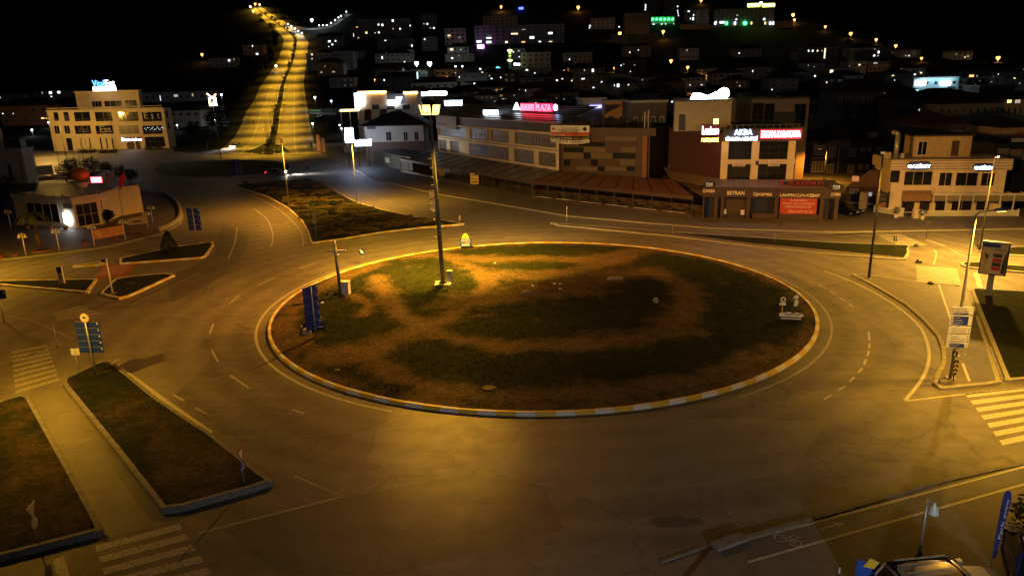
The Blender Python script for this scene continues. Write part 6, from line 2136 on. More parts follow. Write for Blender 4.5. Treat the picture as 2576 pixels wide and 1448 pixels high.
for r_ in range(3):
    ya, yb = (370, 430, 502)[r_], (428, 500, 578)[r_]
    for k_ in range(7):
        xa = 778 + (k_ * cellw)
        if (k_ + r_) % 2 == (1 if r_ != 2 else 0) and xa + cellw < 1380:
            sbox(f, c3(xa + 2, ya), c3(xa + cellw - 2, yb), GLASS if r_ else DGREY, 'dark_panel', -.08, -.002)
sbox(f, c3(655, 225), c3(715, 425), S_WHITE, 'light_panel', -.4, -.05)
sbox(f, c3(735, 250), c3(785, 380), S_WHITE, 'light_panel', -.4, -.05)
sbox(f, c3(1082, 310), c3(1205, 375), S_WHITE, 'glowing_sign', -.5, -.2)
x0, x1, z0, z1 = f.rect(c3(1190, 270), c3(1275, 350))
MB().plate([(x0, z0), (x1 - .8, z0), (x1, z1), (x0, z1)], -.6, -.51).build('glowing_sign', S_BLUEW, f.t)
f = Fac('canopy_booth', 'lit canopy with warm light line left of the checkered showroom', 'canopy', at_y(*c3(485, 600), 208), at_y(*c3(725, 600), 208))
_, zt = f.pt(c3(600, 440))
wall(f.t, 0, f.W, 6, 0, 2.2, WREND, 'back_wall', 2)
MB().box(-.3, f.W, -.5, 8, zt - .35, zt - .02).build('roof', CREAM2, f.t)
sbox(f, c3(480, 432), c3(722, 446), S_WARM, 'led_strip', -.7, -.51)
for xx in (.2, f.W / 2, f.W - .3):
    MB().box(xx, xx + .2, -.3, -.1, 0, zt - .36).build('post', WREND, f.t)
def neon_box(label, c, p, q, Y, m, txt=None, tm=None, base=True):
    a, b_ = at_y(*c(*p), Y), at_y(*c(*q), Y)
    t = thing('neon_sign', label, 'neon sign', ((a.x + b_.x) / 2, Y, H(Y)))
    w_, z0, z1 = abs(b_.x - a.x), b_.z - H(Y), a.z - H(Y)
    hq = z1 - z0
    rq = random.Random(int(Y * 10 + w_ * 7))
    top_ = [(-w_ / 2 + w_ * i / 9, z1 - hq * rq.choice((0, .03, .1, .16))) for i in range(9, -1, -1)]
    MB().plate([(-w_ * .49, z0 + hq * .1), (-w_ * .44, z0), (w_ * .45, z0), (w_ * .5, z0 + hq * .14)] + top_, 0, .35).build('panel', m, t)
    if base:
        for s_ in (-.3, .3):
            MB().tube((w_ * s_, .2, 0), (w_ * s_, .2, z0), .1, .1, 6).build('post', DSTEEL, t)
    if txt:
        text(t, txt, -w_ * .42, w_ * .42, z0 + (z1 - z0) * .25, z0 + (z1 - z0) * .75, -.002, tm, .03)
    return t
neon_box('upper blinding white box of the tall totem sign by the road', c3, (528, 665), (635, 710), 172, S_WHITE)
neon_box('large blinding white box of the tall totem sign by the road', c3, (528, 722), (648, 852), 171.5, glow('totem white', (.5, .66, 1.0), 18))
neon_box('wide glowing white shop sign right of the totem sign', c3, (652, 815), (872, 892), 170, glow('totem white', (.5, .66, 1.0), 18))
neon_box('long white neon lettering high behind the mast head', c3, (1495, 200), (1835, 250), 235, S_WHITE)
neon_box('bluish white neon box right behind the mast head', c3, (1800, 318), (2032, 380), 205, S_BLUEW)
# small lit things around the filling area
def far_lamp(label, px, py, pole, kind='o', r=None, power=250):
    head = G(px, py)
    b = G(px, py + pole)
    Y = b.y
    hd = at_y(px, py, Y)
    col = {'o': (1.0, .42, .1), 'w': (.75, .9, 1.0), 'y': (1.0, .75, .3)}[kind]
    lm = {'o': G_SOD, 'w': G_LED, 'y': glow('warm white lamp lens', (1, .8, .45), 8)}[kind]
    hh = max(2.5, hd.z - b.z)
    t = thing('street_lamp', label, 'street lamp', (hd.x, Y, b.z))
    MB().tube((0, 0, 0), (0, 0, hh), .1, .06, 6).build('pole', POLEG, t)
    r = r or max(.22, 1.6 * m_per_px(b))
    MB().ball((0, 0, hh), r, nu=8, nv=6).build('bulb', lm, t, True)
    MB().lathe((0, 0, hh + r * .6), [(r * 1.05, 0), (r * .7, r * .5), (0, r * .6)], 8).build('hood', DSTEEL, t)
    if power:
        point(t, (0, -.4, hh - r - .3), power, col, .3)
    return t
for a in [('white park lamp beside the green lawn', *c3(152, 275), 32, 'w', .5, 700), ('second white park lamp right of the lawn lamp', *c3(360, 322), 22, 'w', .4, 300),
          ('white lamp low at the hill road verge', *c3(123, 608), 38, 'w', .35, 200), ('left one of two small white lamps beside the totem', *c3(468, 628), 22, 'w', .3, 80), ('right one of two small white lamps beside the totem', *c3(493, 686), 16, 'w', .3, 80),
          ('orange lamp above the dark field left of the showroom', *c3(915, 50), 16, 'o', None, 300), ('orange lamp on a thin pole above the round building', *c3(1835, 15), 18, 'o', None, 400),
          ('lone orange lamp on the dark slope left of the hill road', 508, 137, 22, 'o', 1.0, 900),
          ('white lamp beside the glowing frame sign', 557, 238, 60, 'w', .45, 300),
          ('bright white lamp behind the curved building, left', *c1(327, 690), 14, 'w', .35, 300), ('small white lamp left of the curved building', *c1(495, 607), 14, 'w', .3, 150),
          ('left white yard lamp right of the curved building', *c1(1810, 657), 10, 'w', .3, 120), ('lower white yard lamp by parked cars', *c1(2160, 633), 10, 'w', .4, 150), ('upper white yard lamp by parked cars', *c1(2197, 605), 10, 'w', .35, 120),
          ('left of two glaring floodlights above the round building', *b1(772, 645), 22, 'w', 1.3, 2500), ('right of two glaring floodlights above the round building', *b1(905, 648), 22, 'w', 1.5, 2500),
          ('glaring white lamp beside the white-framed house', *b1(1268, 925), 16, 'w', .9, 1200),
          ('first of three small white lamps in a row', *b1(1102, 688), 8, 'w', .5, 100), ('middle of three small white lamps in a row', *b1(1170, 688), 8, 'w', .5, 100), ('last of three small white lamps in a row', *b1(1240, 688), 8, 'w', .5, 100),
          ('orange lamp on the hilltop behind the pale flood-lit block', *b1(1635, 68), 14, 'o', 1.1, 2500), ('orange lamp near the top edge right of the blue lights', *b1(2422, 75), 12, 'o', 1.5, 1500),
          ('orange lamp between minaret and retaining wall', *b1(2278, 728), 9, 'o', None, 500), ('brighter orange lamp further right in the same street', *b2(612, 704), 9, 'o', 1.2, 900),
          ('orange lamp in front of the left retaining wall', *b2(657, 340), 24, 'o', 1.3, 3000), ('orange lamp at the right end of the retaining wall', *b2(1100, 322), 22, 'o', 1.2, 2000),
          ('pale orange lamp on tall pole in the dark slope', *b2(1180, 620), 24, 'o', 1.0, 600), ('small orange lamp right of the tall pole lamp', *b2(1350, 686), 14, 'o', .9, 500), ('orange lamp before the long faint block', *b2(1553, 788), 10, 'o', .9, 700), ('orange lamp left of the huge roof sign', *c5(462, 190), 14, 'o', .7, 700),
          ('orange lamp at the top edge of the town', *b2(1487, 4), 12, 'o', 1.3, 900), ('upper orange lamp at the terrace end', *b2(2425, 152), 22, 'o', 1.4, 2000), ('lower orange lamp at the terrace end', *b2(2440, 203), 12, 'o', 1.1, 900),
          ('highest orange lamp of the lane descending on the right', *b3(549, 273), 12, 'o', 1.0, 500), ('second orange lamp of the descending lane, the brightest', *b3(808, 343), 14, 'o', 1.3, 700), ('third orange lamp of the descending lane', *b3(1068, 404), 14, 'o', 1.0, 500), ('fourth orange lamp of the descending lane', *b3(1268, 467), 16, 'o', 1.0, 500), ('fifth orange lamp of the descending lane', *b3(1400, 524), 15, 'o', 1.2, 600), ('lowest orange lamp of the descending lane', *b3(1530, 600), 10, 'o', .8, 300),
          ('orange lamp alone among dark houses', *b3(1252, 738), 16, 'o', 1.1, 800), ('orange lamp near the right edge', *b3(2312, 590), 12, 'o', 1.2, 600),
          ('white lamp on the right above the yellow-lit house', *b3(2238, 932), 14, 'w', .7, 500), ('small white lamp near the right edge', *b3(2500, 843), 10, 'w', .5, 150), ('small pale lamp above the blue-lit house', *b3(2130, 675), 10, 'y', .6, 150), ('yellow-green lamp right of the strip-lit building', *b3(630, 637), 8, 'y', .7, 200),
          ('tall white lamp where the side street leaves the hill road', *b0(862, 205), 24, 'w', 1.2, 2500), ('orange lamp cresting the hill road, left', *b0(265, 115), 8, 'o', 1.3, 800), ('orange lamp cresting the hill road, upper', *b0(285, 42), 10, 'o', 1.2, 500), ('small white light cresting the hill road', *b0(236, 70), 8, 'y', .9, 200), ('small light right of the hill crest lamps', *b0(330, 48), 8, 'y', .8, 200), ('lamp on the left verge of the hill road', *b0(497, 672), 14, 'y', .8, 300)]:
    far_lamp(*a)
# row of small path lamps of the side street
for i, (x, y) in enumerate([(938, 260), (975, 258), (1015, 257), (1058, 235), (1100, 207), (1135, 180), (1160, 163), (1215, 120)]):
    far_lamp('%s path lamp of the curved side street' % ['first', 'second', 'third', 'fourth', 'fifth', 'sixth', 'seventh', 'topmost'][i], *b0(x, y), 10, 'w', .5, 260)
for i, (x, y) in enumerate([(620, 250), (655, 275), (690, 298), (725, 322), (762, 343)]):
    far_lamp('%s low light along the ramp beside the hill road' % ['top', 'second', 'third', 'fourth', 'bottom'][i], *b0(x, y), 7, 'w', .6, 500)
# side street surface and lawn
sl = [G(*b0(x, y)) for x, y in [(600, 262), (700, 288), (800, 300), (900, 300), (1000, 285), (1080, 245), (1160, 190), (1260, 130)]]
mb = MB()
for i, p in enumerate(sl):
    d = (sl[min(i + 1, len(sl) - 1)] - sl[max(0, i - 1)])
    n_ = Vector((-d.y, d.x, 0)).normalized() * 5
    for q in (p + n_, p - n_):
        mb.v.append((q.x, q.y, H(q.y) + .2))
for i in range(len(sl) - 1):
    mb.f.append((2 * i, 2 * i + 1, 2 * i + 3, 2 * i + 2))
tag(mb.build('side_street', PAVE), 'curved side street climbing off the hill road', None, kind='structure')
def patch(name, label, c, pts, m, dz=.25):
    q = [G(*c(*p)) for p in pts]
    mb = MB()
    mb.v = [(p.x, p.y, H(p.y) + dz) for p in q]
    mb.f = [tuple(range(len(q)))]
    if poly_area(q) < 0:
        mb.f = [tuple(range(len(q)))[::-1]]
    return tag(mb.build(name, m), label, None, kind='structure')
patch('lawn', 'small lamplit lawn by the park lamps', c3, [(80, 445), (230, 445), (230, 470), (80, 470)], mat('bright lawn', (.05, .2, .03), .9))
patch('car_park', 'pale car park beside the lit lawn', c3, [(80, 474), (420, 480), (420, 510), (90, 505)], PAVE)
# hill road verge: bus shelter, waste bin, hoarding, parked lorry light
f = Fac('bus_shelter', 'small bus shelter at the verge of the hill road', 'bus shelter', at_y(*c3(22, 500), 222), at_y(*c3(72, 500), 222))
MB().box(0, f.W, 0, 2, 2.6, 2.8).build('roof', WREND, f.t)
for xx in (.05, f.W - .15):
    MB().box(xx, xx + .1, .1, .2, 0, 2.6).build('post', DSTEEL, f.t)
MB().box(.2, f.W - .2, 1.8, 1.85, .4, 2.4).build('panel', TANR, f.t)
f = Fac('hoarding', 'pair of tall pinkish display panels by the shop pavement', 'hoarding', G(*c3(185, 985)), G(*c3(295, 1000)), z=.13)
for i in range(2):
    MB().box(i * f.W * .55, i * f.W * .55 + f.W * .42, 0, .15, .3, 5.2 - i * .9).build('panel', mat('pink panel', (.3, .16, .18), .6, var=.3), f.t)
    MB().box(i * f.W * .55 + .1, i * f.W * .55 + .25, .16, .3, 0, 5).build('post', DSTEEL, f.t)
# glowing frame sign on a column near the curved building
b = G(557, 405, .1)
t = thing('frame_sign', 'glowing warm frame sign on a tall thin column', 'neon sign', (b.x, b.y, .1))
hh = hgt(b, 545, 266)
MB().tube((0, 0, 0), (-.2, 0, hh), .11, .07, 8).build('column', POLEG, t, True)
s = m_per_px(b)
fm_ = MB()
w_, h_ = 9 * s, 17 * s
fm_.box(-w_ - .2, w_ - .2, 0, .2, hh, hh + .35).box(-w_ - .2, -w_ + .2, 0, .2, hh + .36, hh + h_).box(w_ - .6, w_ - .2, 0, .2, hh + .36, hh + h_).box(-w_ - .2, w_ - .2, 0, .2, hh + h_ + .01, hh + h_ + .3)
fm_.tube((-w_ - .5, .1, hh + h_ + 1.3), (-.4, .1, hh + h_ + .4), .12, .12, 6).tube((w_ - .1, .1, hh + h_ + 1.1), (0, .1, hh + h_ + .4), .12, .12, 6)
fm_.tube((-.2, .1, hh + .3), (.3, .1, hh + h_), .12, .12, 6)
fm_.build('glowing_frame', glow('warm frame tube', (1, .72, .35), 14), t)

# ------------------------------------------------------------------ houses of the town
def house(label, c, x0, x1, yt, yb, m, roof='flat', lit=(), cols=0, rows=0, depth=11, Y=None, fm=WFRAME, name='house', roofm=DTILE, balc=False, cat='house', gm_=GLASS):
    if Y is None:
        Y = G(*c((x0 + x1) / 2, yb)).y
    A, B = at_y(*c(x0, yb), Y), at_y(*c(x1, yb), Y)
    f = Fac(name, label, cat, A, B, z=H(Y))
    _, zt = f.pt(c((x0 + x1) / 2, yt))
    W = f.W
    MB().box(0, W, 0, depth, -3, zt).build('wall', m, f.t)
    if roof == 'hip':
        hip_roof(f.t, 0, W, 0, depth, zt + .02, min(W, depth) * .22 + .5, roofm, over=.9)
    else:
        MB().box(-.25, W + .25, -.25, depth + .25, zt + .002, zt + .45).build('roof', GREYR if roof == 'flat' else roofm, f.t)
    pw_ = m_per_px(Vector((0, Y, H(Y)))) * .24655
    occ = []
    for l in lit:
        x, y = l[0], l[1]
        w_, h_ = (l[2] if len(l) > 2 else 16) * pw_, (l[3] if len(l) > 3 else 16) * pw_
        mm = {'c': LITC, 'w': LITW, 'd': LITD, 'o': glow('orange lit window', (1, .4, .1), 2.5), 'y': glow('yellow lit window', (1, .8, .25), 2)}[l[4] if len(l) > 4 else 'c']
        lx, lz_ = f.pt(c(x, y))
        occ.append((lx, lz_))
        window(f.t, lx - w_ / 2, lx + w_ / 2, lz_ - h_ / 2, lz_ + h_ / 2, cols=2, fm=fm, gm_=mm, fw_=.08)
    for j in range(rows):
        for i in range(cols):
            lx, lz_ = W * (i + .5) / cols, zt * (j + .52) / rows
            if any(abs(lx - a) < W / cols * .55 and abs(lz_ - b_) < 1.6 for a, b_ in occ):
                continue
            ww, hh_ = min(1.6, W / cols * .5), min(1.5, zt / rows * .5)
            window(f.t, lx - ww / 2, lx + ww / 2, lz_ - hh_ / 2, lz_ + hh_ / 2, cols=2, fm=fm, gm_=gm_, fw_=.1)
        if balc:
            z = zt * j / rows
            MB().box(W * .08, W * .92, -1.0, -.004, z - .12, z).build('balcony_slab', m, f.t)
            MB().box(W * .08, W * .92, -1.0, -.92, z + .001, z + .8).build('balcony_front', m, f.t)
    return f
house('long dim apartment block high on the slope with nine lit windows', b1, 180, 710, 200, 392, GREYR, lit=[(530, 213, 18, 22), (385, 253), (424, 257, 18, 22), (708, 263, 12, 14), (533, 296, 14, 16, 'd'), (605, 296), (261, 336, 20, 20, 'w'), (389, 333), (350, 338, 8, 12, 'w')], cols=12, rows=4)
house('narrow house with upright lit strips left of the long dim block', b1, 112, 215, 275, 398, TANR, lit=[(130, 358, 6, 40), (180, 388, 18, 14, 'd'), (165, 276, 20, 12, 'o')], cols=3, rows=3)
house('tall narrow block with two lit windows behind the long dim block', b1, 822, 975, 145, 300, GREYR, lit=[(848, 244, 14, 14, 'd'), (883, 246), (914, 288, 12, 14, 'd'), (950, 288)], cols=4, rows=5)
house('wide dim block with three lit windows below the long dim block', b1, 382, 742, 402, 525, GREYR, lit=[(455, 415, 18, 9), (725, 468, 14, 22), (650, 505, 16, 16)], cols=8, rows=3)
house('dim block with one lit window above the floodlights', b1, 832, 985, 382, 522, GREYR, lit=[(855, 403, 14, 14)], cols=4, rows=4)
house('tan house with small lit door left of the floodlights', b1, 352, 720, 545, 640, TANR, 'hip', lit=[(422, 590, 14, 26), (465, 540, 8, 10, 'd'), (650, 632, 14, 10)], cols=7, rows=2)
house('cream block with stacked balconies and yellow-lit rooms', b1, 1065, 1275, 295, 468, CREAM2, lit=[(1105, 372, 30, 26, 'w'), (1210, 381, 18, 6, 'c'), (1225, 455, 52, 16, 'y')], cols=4, rows=4, balc=True)
house('arched-balcony house below the cream balcony block', b1, 1092, 1305, 478, 625, WREND, 'hip', lit=[(1130, 512, 34, 30, 'w'), (1224, 510, 10, 10)], cols=4, rows=3, balc=True)
house('very long five-storey terrace block with many lit rooms', b1, 1368, 2280, 262, 450, GREYR, lit=[(1772, 340, 70, 26, 'w'), (1865, 300, 40, 14, 'd'), (2138, 340, 44, 20), (1510, 383, 52, 26), (1950, 385, 46, 24), (1410, 425, 50, 22), (1510, 428, 52, 28), (1690, 434, 26, 24, 'w'), (1862, 436, 36, 24, 'o'), (2030, 433, 24, 24), (2140, 433, 34, 22, 'w')], cols=14, rows=5, name='terrace_block', cat='apartment block', balc=True)
house('flood-lit pale block standing on top of the long terrace block', b1, 1452, 1805, 165, 262, CREAM, lit=(), cols=8, rows=3, cat='apartment block', name='apartment_block')
house('white-framed three-storey house right of the minaret', b1, 1842, 2142, 540, 690, WREND, cols=5, rows=3, name='house', balc=True)
house('modern house with white window frames behind the mast head', b1, 1222, 1500, 752, 925, GREYR, cols=3, rows=3, fm=WFRAME)
house('villa with white columns and wide dark hipped roof', b1, 1312, 1742, 890, 1035, WREND, 'hip', cols=7, rows=2, name='villa')
house('red-lit villa roof behind the red plaza lettering', b1, 1782, 2250, 900, 1040, WREND, 'hip', cols=9, rows=2, lit=[(1820, 925, 8, 26), (1885, 925, 8, 20)], name='villa', roofm=TILE)
house('round-fronted dim hall right of the showroom', b1, 716, 1185, 840, 925, CREAM2, 'hip', cols=6, rows=1, name='hall', cat='hall')
house('low shed with gable light behind the dark field', b1, 400, 745, 780, 850, GREYR, 'hip', lit=[(612, 765, 34, 14)], cols=4, rows=1)
house('block with ground lights left of the dark field', b0, 820, 1300, 545, 722, GREYR, lit=[(1187, 625, 8, 12), (1225, 716, 26, 22, 'y'), (1160, 726, 14, 10), (1040, 724, 20, 10), (892, 716, 14, 14), (865, 556, 16, 20, 'w'), (865, 598, 10, 20, 'w')], cols=8, rows=4, balc=True, name='apartment_block', cat='apartment block')
house('dark house with four lit windows beside the bend of the hill road', b0, 932, 1195, 370, 505, GREYR, 'hip', lit=[(1043, 424, 26, 18), (1105, 420, 14, 16), (1073, 456, 18, 14), (1036, 477, 10, 8)], cols=5, rows=3)
house('small dim house left of the hill road with two lit windows', b0, 165, 372, 458, 566, TANR, 'hip', lit=[(258, 471, 10, 18), (305, 552, 24, 18)], cols=4, rows=2)
house('low white house in the dark left of the hill road', crop(0, 0, .24655), 2140, 2400, 598, 690, WREND, lit=[(2338, 618, 22, 20), (2388, 606, 8, 8)], cols=5, rows=2)
house('small pale house with arched windows right of the terrace block', b1, 2372, 2565, 560, 690, GREYR, cols=4, rows=3)
house('two-storey house with white and dim windows above the lane', b2, 185, 500, 695, 860, GREYR, 'hip', lit=[(382, 720, 22, 32), (297, 718, 16, 18, 'd'), (282, 810, 34, 22), (354, 835, 6, 14)], cols=6, rows=3)
house('small tan house with four lit windows in a row', b2, 342, 512, 770, 868, TANR, 'hip', lit=[(404, 840, 10, 24, 'd'), (470, 842, 18, 24)], cols=4, rows=2)
house('long low house with one bright window left of the arched attic', b2, 488, 842, 850, 945, GREYR, 'hip', lit=[(602, 872, 8, 26), (640, 873, 26, 34), (745, 866, 14, 12)], cols=7, rows=2)
house('dark wide house with a single bright window', b2, 962, 1312, 835, 965, mat('dark render', (.12, .115, .11), .9), 'hip', lit=[(1087, 881, 22, 32)], cols=6, rows=2)
house('dark house with white arched attic lamp', b2, 860, 1110, 930, 1030, mat('dark render', (.12, .115, .11), .9), 'hip', lit=[(843, 930, 24, 20)], cols=5, rows=2)
house('far dark hut with two small windows on the slope', b2, 640, 740, 668, 720, mat('dark render', (.12, .115, .11), .9), lit=[(690, 685, 22, 22, 'd')], cols=2, rows=1)
house('dark long roofed house below the tall pole lamp', b2, 1000, 1290, 745, 830, mat('dark render', (.12, .115, .11), .9), 'hip', lit=[(1045, 768, 20, 24), (1086, 765, 20, 16, 'o')], cols=6, rows=2)
house('white house with corner lamps below the hill top', b2, 366, 606, 190, 302, WREND, lit=[(352, 265, 14, 14), (347, 286, 12, 12), (650, 276, 14, 14)], cols=5, rows=3)
house('dark apartment block above the left retaining wall', b2, 705, 962, 145, 355, mat('dark render', (.12, .115, .11), .9), cols=6, rows=5, name='apartment_block', cat='apartment block')
house('left dark tower with a lit stair strip at the top edge', b2, 905, 1080, -40, 175, mat('dark render', (.12, .115, .11), .9), lit=[(920, 55, 12, 20), (920, 78, 12, 16), (918, 100, 12, 16)], cols=4, rows=6, name='tower_block', cat='tower block')
house('right dark tower with a slanting string of lights', b2, 1100, 1270, -40, 175, mat('dark render', (.12, .115, .11), .9), lit=[(1247, 68, 12, 14), (1247, 112, 8, 16), (1250, 135, 8, 16), (1255, 160, 8, 16), (1260, 184, 10, 12)], cols=4, rows=6, name='tower_block', cat='tower block')
house('green-lit low block at the foot of the two towers', b2, 975, 1215, 176, 250, GREYR, cols=6, rows=1, name='green_lit_block')
house('slim block with a blue and white lit room', b2, 1340, 1440, 105, 222, GREYR, lit=[(1360, 118, 20, 12), (1410, 155, 12, 12), (1405, 192, 16, 30), (1378, 192, 8, 20)], cols=3, rows=4)
house('slim tan block right of the blue-lit one', b2, 1465, 1562, 100, 255, TANR, cols=3, rows=5)
hb = house('wide hotel block with yellow-green roof sign and green ground lights', b2, 1640, 2222, 95, 262, GREYR, lit=[(1855, 158, 20, 12, 'd'), (1846, 200, 18, 14), (1700, 230, 50, 22), (2130, 198, 22, 22), (2000, 238, 16, 28, 'y'), (2140, 238, 16, 28, 'y'), (1637, 228, 14, 18)], cols=14, rows=6, name='hotel_block', cat='hotel')
for a, b_ in (((1962, 40), (2085, 70)), ((2112, 40), (2235, 70))):
    sbox(hb, b2(*a), b2(*b_), S_YEL, 'roof_sign', -.3, 0)
sbox(hb, b2(2086, 22), b2(2110, 42), S_WHITE, 'sign_emblem', -.3, 0)
MB().box(hb.pt(b2(2000, 80))[0], hb.pt(b2(2200, 80))[0], .01, .3, hb.pt(b2(2000, 98))[1], hb.pt(b2(2000, 42))[1]).build('sign_frame', DSTEEL, hb.t)
for i, x in enumerate((1628, 1745, 1830, 1925, 2190, 1940, 2220)):
    lx, lz_ = hb.pt(b2(x, 240))
    MB().ball((lx, -.6, max(1, lz_)), .9, sz=1.6, nu=6, nv=5).build('ground_light', S_GREEN if i % 2 else LITC, hb.t)
gl_b = [o for o in COL.objects if o.name.startswith('green_lit_block')][0]
for i in range(6):
    p = at_y(*b2(992 + i * 41, 198), gl_b.location.y - .8)
    q = gl_b.matrix_world
    MB().ball((p.x - gl_b.location.x, -.8, p.z - gl_b.location.z), 1.0, nu=6, nv=5).build('green_light', S_GREEN, gl_b)
    if i % 3 != 1:
        MB().ball((p.x - gl_b.location.x + 1, -.8, p.z - gl_b.location.z - 4.6), .9, nu=6, nv=5).build('white_light', LITC, gl_b)
house('long faint three-storey block with orange-lit left end', b2, 1440, 2205, 705, 820, GREYR, lit=[(2013, 727, 10, 20), (2206, 727, 20, 24), (2185, 727, 6, 20, 'd'), (2338, 778, 14, 16, 'd'), (1720, 778, 34, 18, 'd')], cols=16, rows=3, name='apartment_block', cat='apartment block')
house('building with four lit top windows and a bright stair strip', b3, 325, 665, 492, 690, mat('dark render', (.12, .115, .11), .9), lit=[(378, 520, 14, 20), (420, 520, 16, 22), (469, 520, 16, 18, 'w'), (514, 520, 12, 18, 'd'), (545, 525, 16, 60, 'w'), (540, 578, 16, 40, 'w'), (350, 632, 34, 16, 'd'), (362, 676, 12, 14), (430, 678, 8, 14), (484, 665, 30, 22), (538, 668, 12, 12)], cols=7, rows=4, name='apartment_block', cat='apartment block')
house('dark block with three lit corner windows below the lane', b3, 842, 1205, 515, 655, mat('dark render', (.12, .115, .11), .9), lit=[(1092, 533, 18, 26), (1047, 570, 22, 20), (1085, 573, 18, 22, 'd')], cols=7, rows=3)
house('house corner lit yellowish beside the dark block', b3, 985, 1205, 625, 735, TANR, 'hip', lit=[(1060, 645, 40, 16, 'd'), (940, 664, 8, 8)], cols=5, rows=2)
house('very long dim terrace row with a few lit windows', b3, 0, 900, 712, 810, GREYR, lit=[(443, 780, 18, 24), (132, 775, 12, 16, 'd'), (612, 730, 34, 34, 'w'), (890, 770, 8, 12), (735, 742, 8, 8)], cols=18, rows=2, name='terrace_row', cat='terrace')
house('low house with white strip windows in the dark centre', b3, 740, 1055, 862, 905, WREND, 'hip', lit=[(880, 880, 40, 24, 'd'), (938, 880, 22, 20)], cols=7, rows=1)
house('dark roof with three small lit windows above the strip-window house', b3, 590, 900, 812, 860, mat('dark render', (.12, .115, .11), .9), 'hip', lit=[(666, 832, 8, 18, 'd'), (720, 832, 20, 22), (747, 830, 8, 12)], cols=6, rows=1)
ch = house('cyan-lit two-storey house with two glowing white signs', b3, 1430, 1885, 798, 1000, mat('cyan-lit render', (.5, .6, .65), .8), lit=[(1480, 932, 34, 28)], cols=5, rows=2, name='shop_house', cat='shop')  # cyan light on the walls is put into their bluish base colour
for a, b_ in (((1468, 830), (1568, 868)), ((1728, 835), (1820, 870))):
    sbox(ch, b3(*a), b3(*b_), S_WHITE, 'glowing_sign', -.4, -.1)
area_light(ch.t, (ch.W * .5, -3.5, ch.pt(b3(1600, 800))[1] + 1), ch.W * .8, .5, 900, (.5, .85, 1.0), 55)
house('dark house row with warm lit windows right of the cyan house', b3, 1895, 2540, 705, 800, mat('dark render', (.12, .115, .11), .9), 'hip', lit=[(2040, 776, 50, 24, 'o'), (2120, 776, 60, 22, 'd'), (2215, 720, 70, 44, 'd')], cols=10, rows=2)
house('white-fronted house right of the cyan house', b3, 1890, 2200, 805, 925, WREND, cols=5, rows=2)
house('large dark house with two small lit windows', b3, 655, 1240, 930, 1180, mat('dark render', (.12, .115, .11), .9), 'hip', lit=[(1118, 960, 8, 22, 'd'), (1150, 960, 14, 26, 'd'), (1183, 1046, 26, 34)], cols=8, rows=3, Y=190)
house('large dark house with a pair of blue-white windows', b3, 1250, 1660, 1010, 1210, mat('dark render', (.12, .115, .11), .9), 'hip', lit=[(1508, 1122, 16, 26), (1540, 1120, 26, 24)], cols=7, rows=3, Y=180)
house('grey gabled house in the dark on the right', b3, 1690, 2270, 1050, 1230, GREYR, 'hip', cols=8, rows=3, Y=172)
house('yellow-lit house with fanlight balcony at the right edge', b3, 2270, 2620, 1010, 1160, CREAM2, 'hip', lit=[(2425, 1035, 50, 36, 'y'), (2510, 1035, 60, 40, 'd')], cols=6, rows=2, Y=176)
house('dark house with two slim lit windows and tiled roof', b3, 1480, 1950, 1270, 1440, mat('dark render', (.12, .115, .11), .9), 'hip', lit=[(1540, 1397, 12, 34), (1570, 1397, 14, 34)], cols=6, rows=2, Y=140, roofm=TILE)
house('yellow dormered house near the right edge', b3, 2330, 2640, 1290, 1420, CREAM2, 'hip', cols=5, rows=1, Y=138)
# orange and striped shops behind the brown block
f = house('orange-fronted shop with blue-lit window behind the brown block', c4, 1565, 1950, 300, 520, mat('orange render', (.5, .27, .08), .8), cols=3, rows=2, Y=150, name='shop', cat='shop')
sbox(f, c4(1790, 365), c4(1880, 490), glow('blue lit glazing', (.1, .2, 1.0), 1.2), 'blue_window', -.1, -.004)
f = house('low shop with violet light strip behind the plaza lettering', c4, 1300, 1565, 275, 370, GREYR, cols=0, rows=0, Y=156, name='shop', cat='shop')
sbox(f, c4(1390, 335), c4(1535, 365), glow('violet strip', (.35, .35, 1.0), 3), 'light_strip', -.2, -.01)
house('tan office wing behind the huge roof sign', c5, 520, 1115, 235, 480, TANR, cols=8, rows=3, Y=140, name='office_wing', cat='building')
house('brown stub building left of the huge roof sign', c5, 0, 330, 255, 480, BROWN, cols=4, rows=2, Y=138, name='shop', cat='shop')
# houses left of and behind the curved cream building
cA = crop(0, 177.8, .2105 * 1.0)   # 350 px wide detail
house('orange-brown house left of the curved building', c1, 30, 520, 430, 640, mat('terracotta render', (.4, .17, .08), .8), 'hip', lit=[(30, 516, 14, 14), (135, 515, 10, 14)], cols=5, rows=2)
house('dark roofed villa with three lit windows behind the orange-brown house', c1, 330, 740, 285, 350, GREYR, 'hip', lit=[(432, 304, 12, 24, 'd'), (515, 303, 30, 26), (600, 298, 30, 24), (526, 347, 16, 22)], cols=8, rows=1)
house('low house with yellowish lit eaves at the left edge', c1, -60, 200, 325, 400, TANR, lit=[(2, 352, 10, 12)], cols=4, rows=1)
house('long white two-storey block right of the roof storey', c1, 1400, 2170, 300, 400, WREND, lit=[(1795, 333, 44, 26, 'd'), (1965, 325, 16, 30, 'd'), (1636, 358, 8, 56)], cols=11, rows=1, name='apartment_block', cat='apartment block')
house('small house with dark gable right of the curved building', c1, 1750, 2060, 480, 660, TANR, 'hip', lit=[(1855, 628, 8, 20, 'd')], cols=4, rows=2)
house('small pale house behind the dark gabled house', c1, 2040, 2200, 440, 560, WREND, 'hip', cols=3, rows=2)
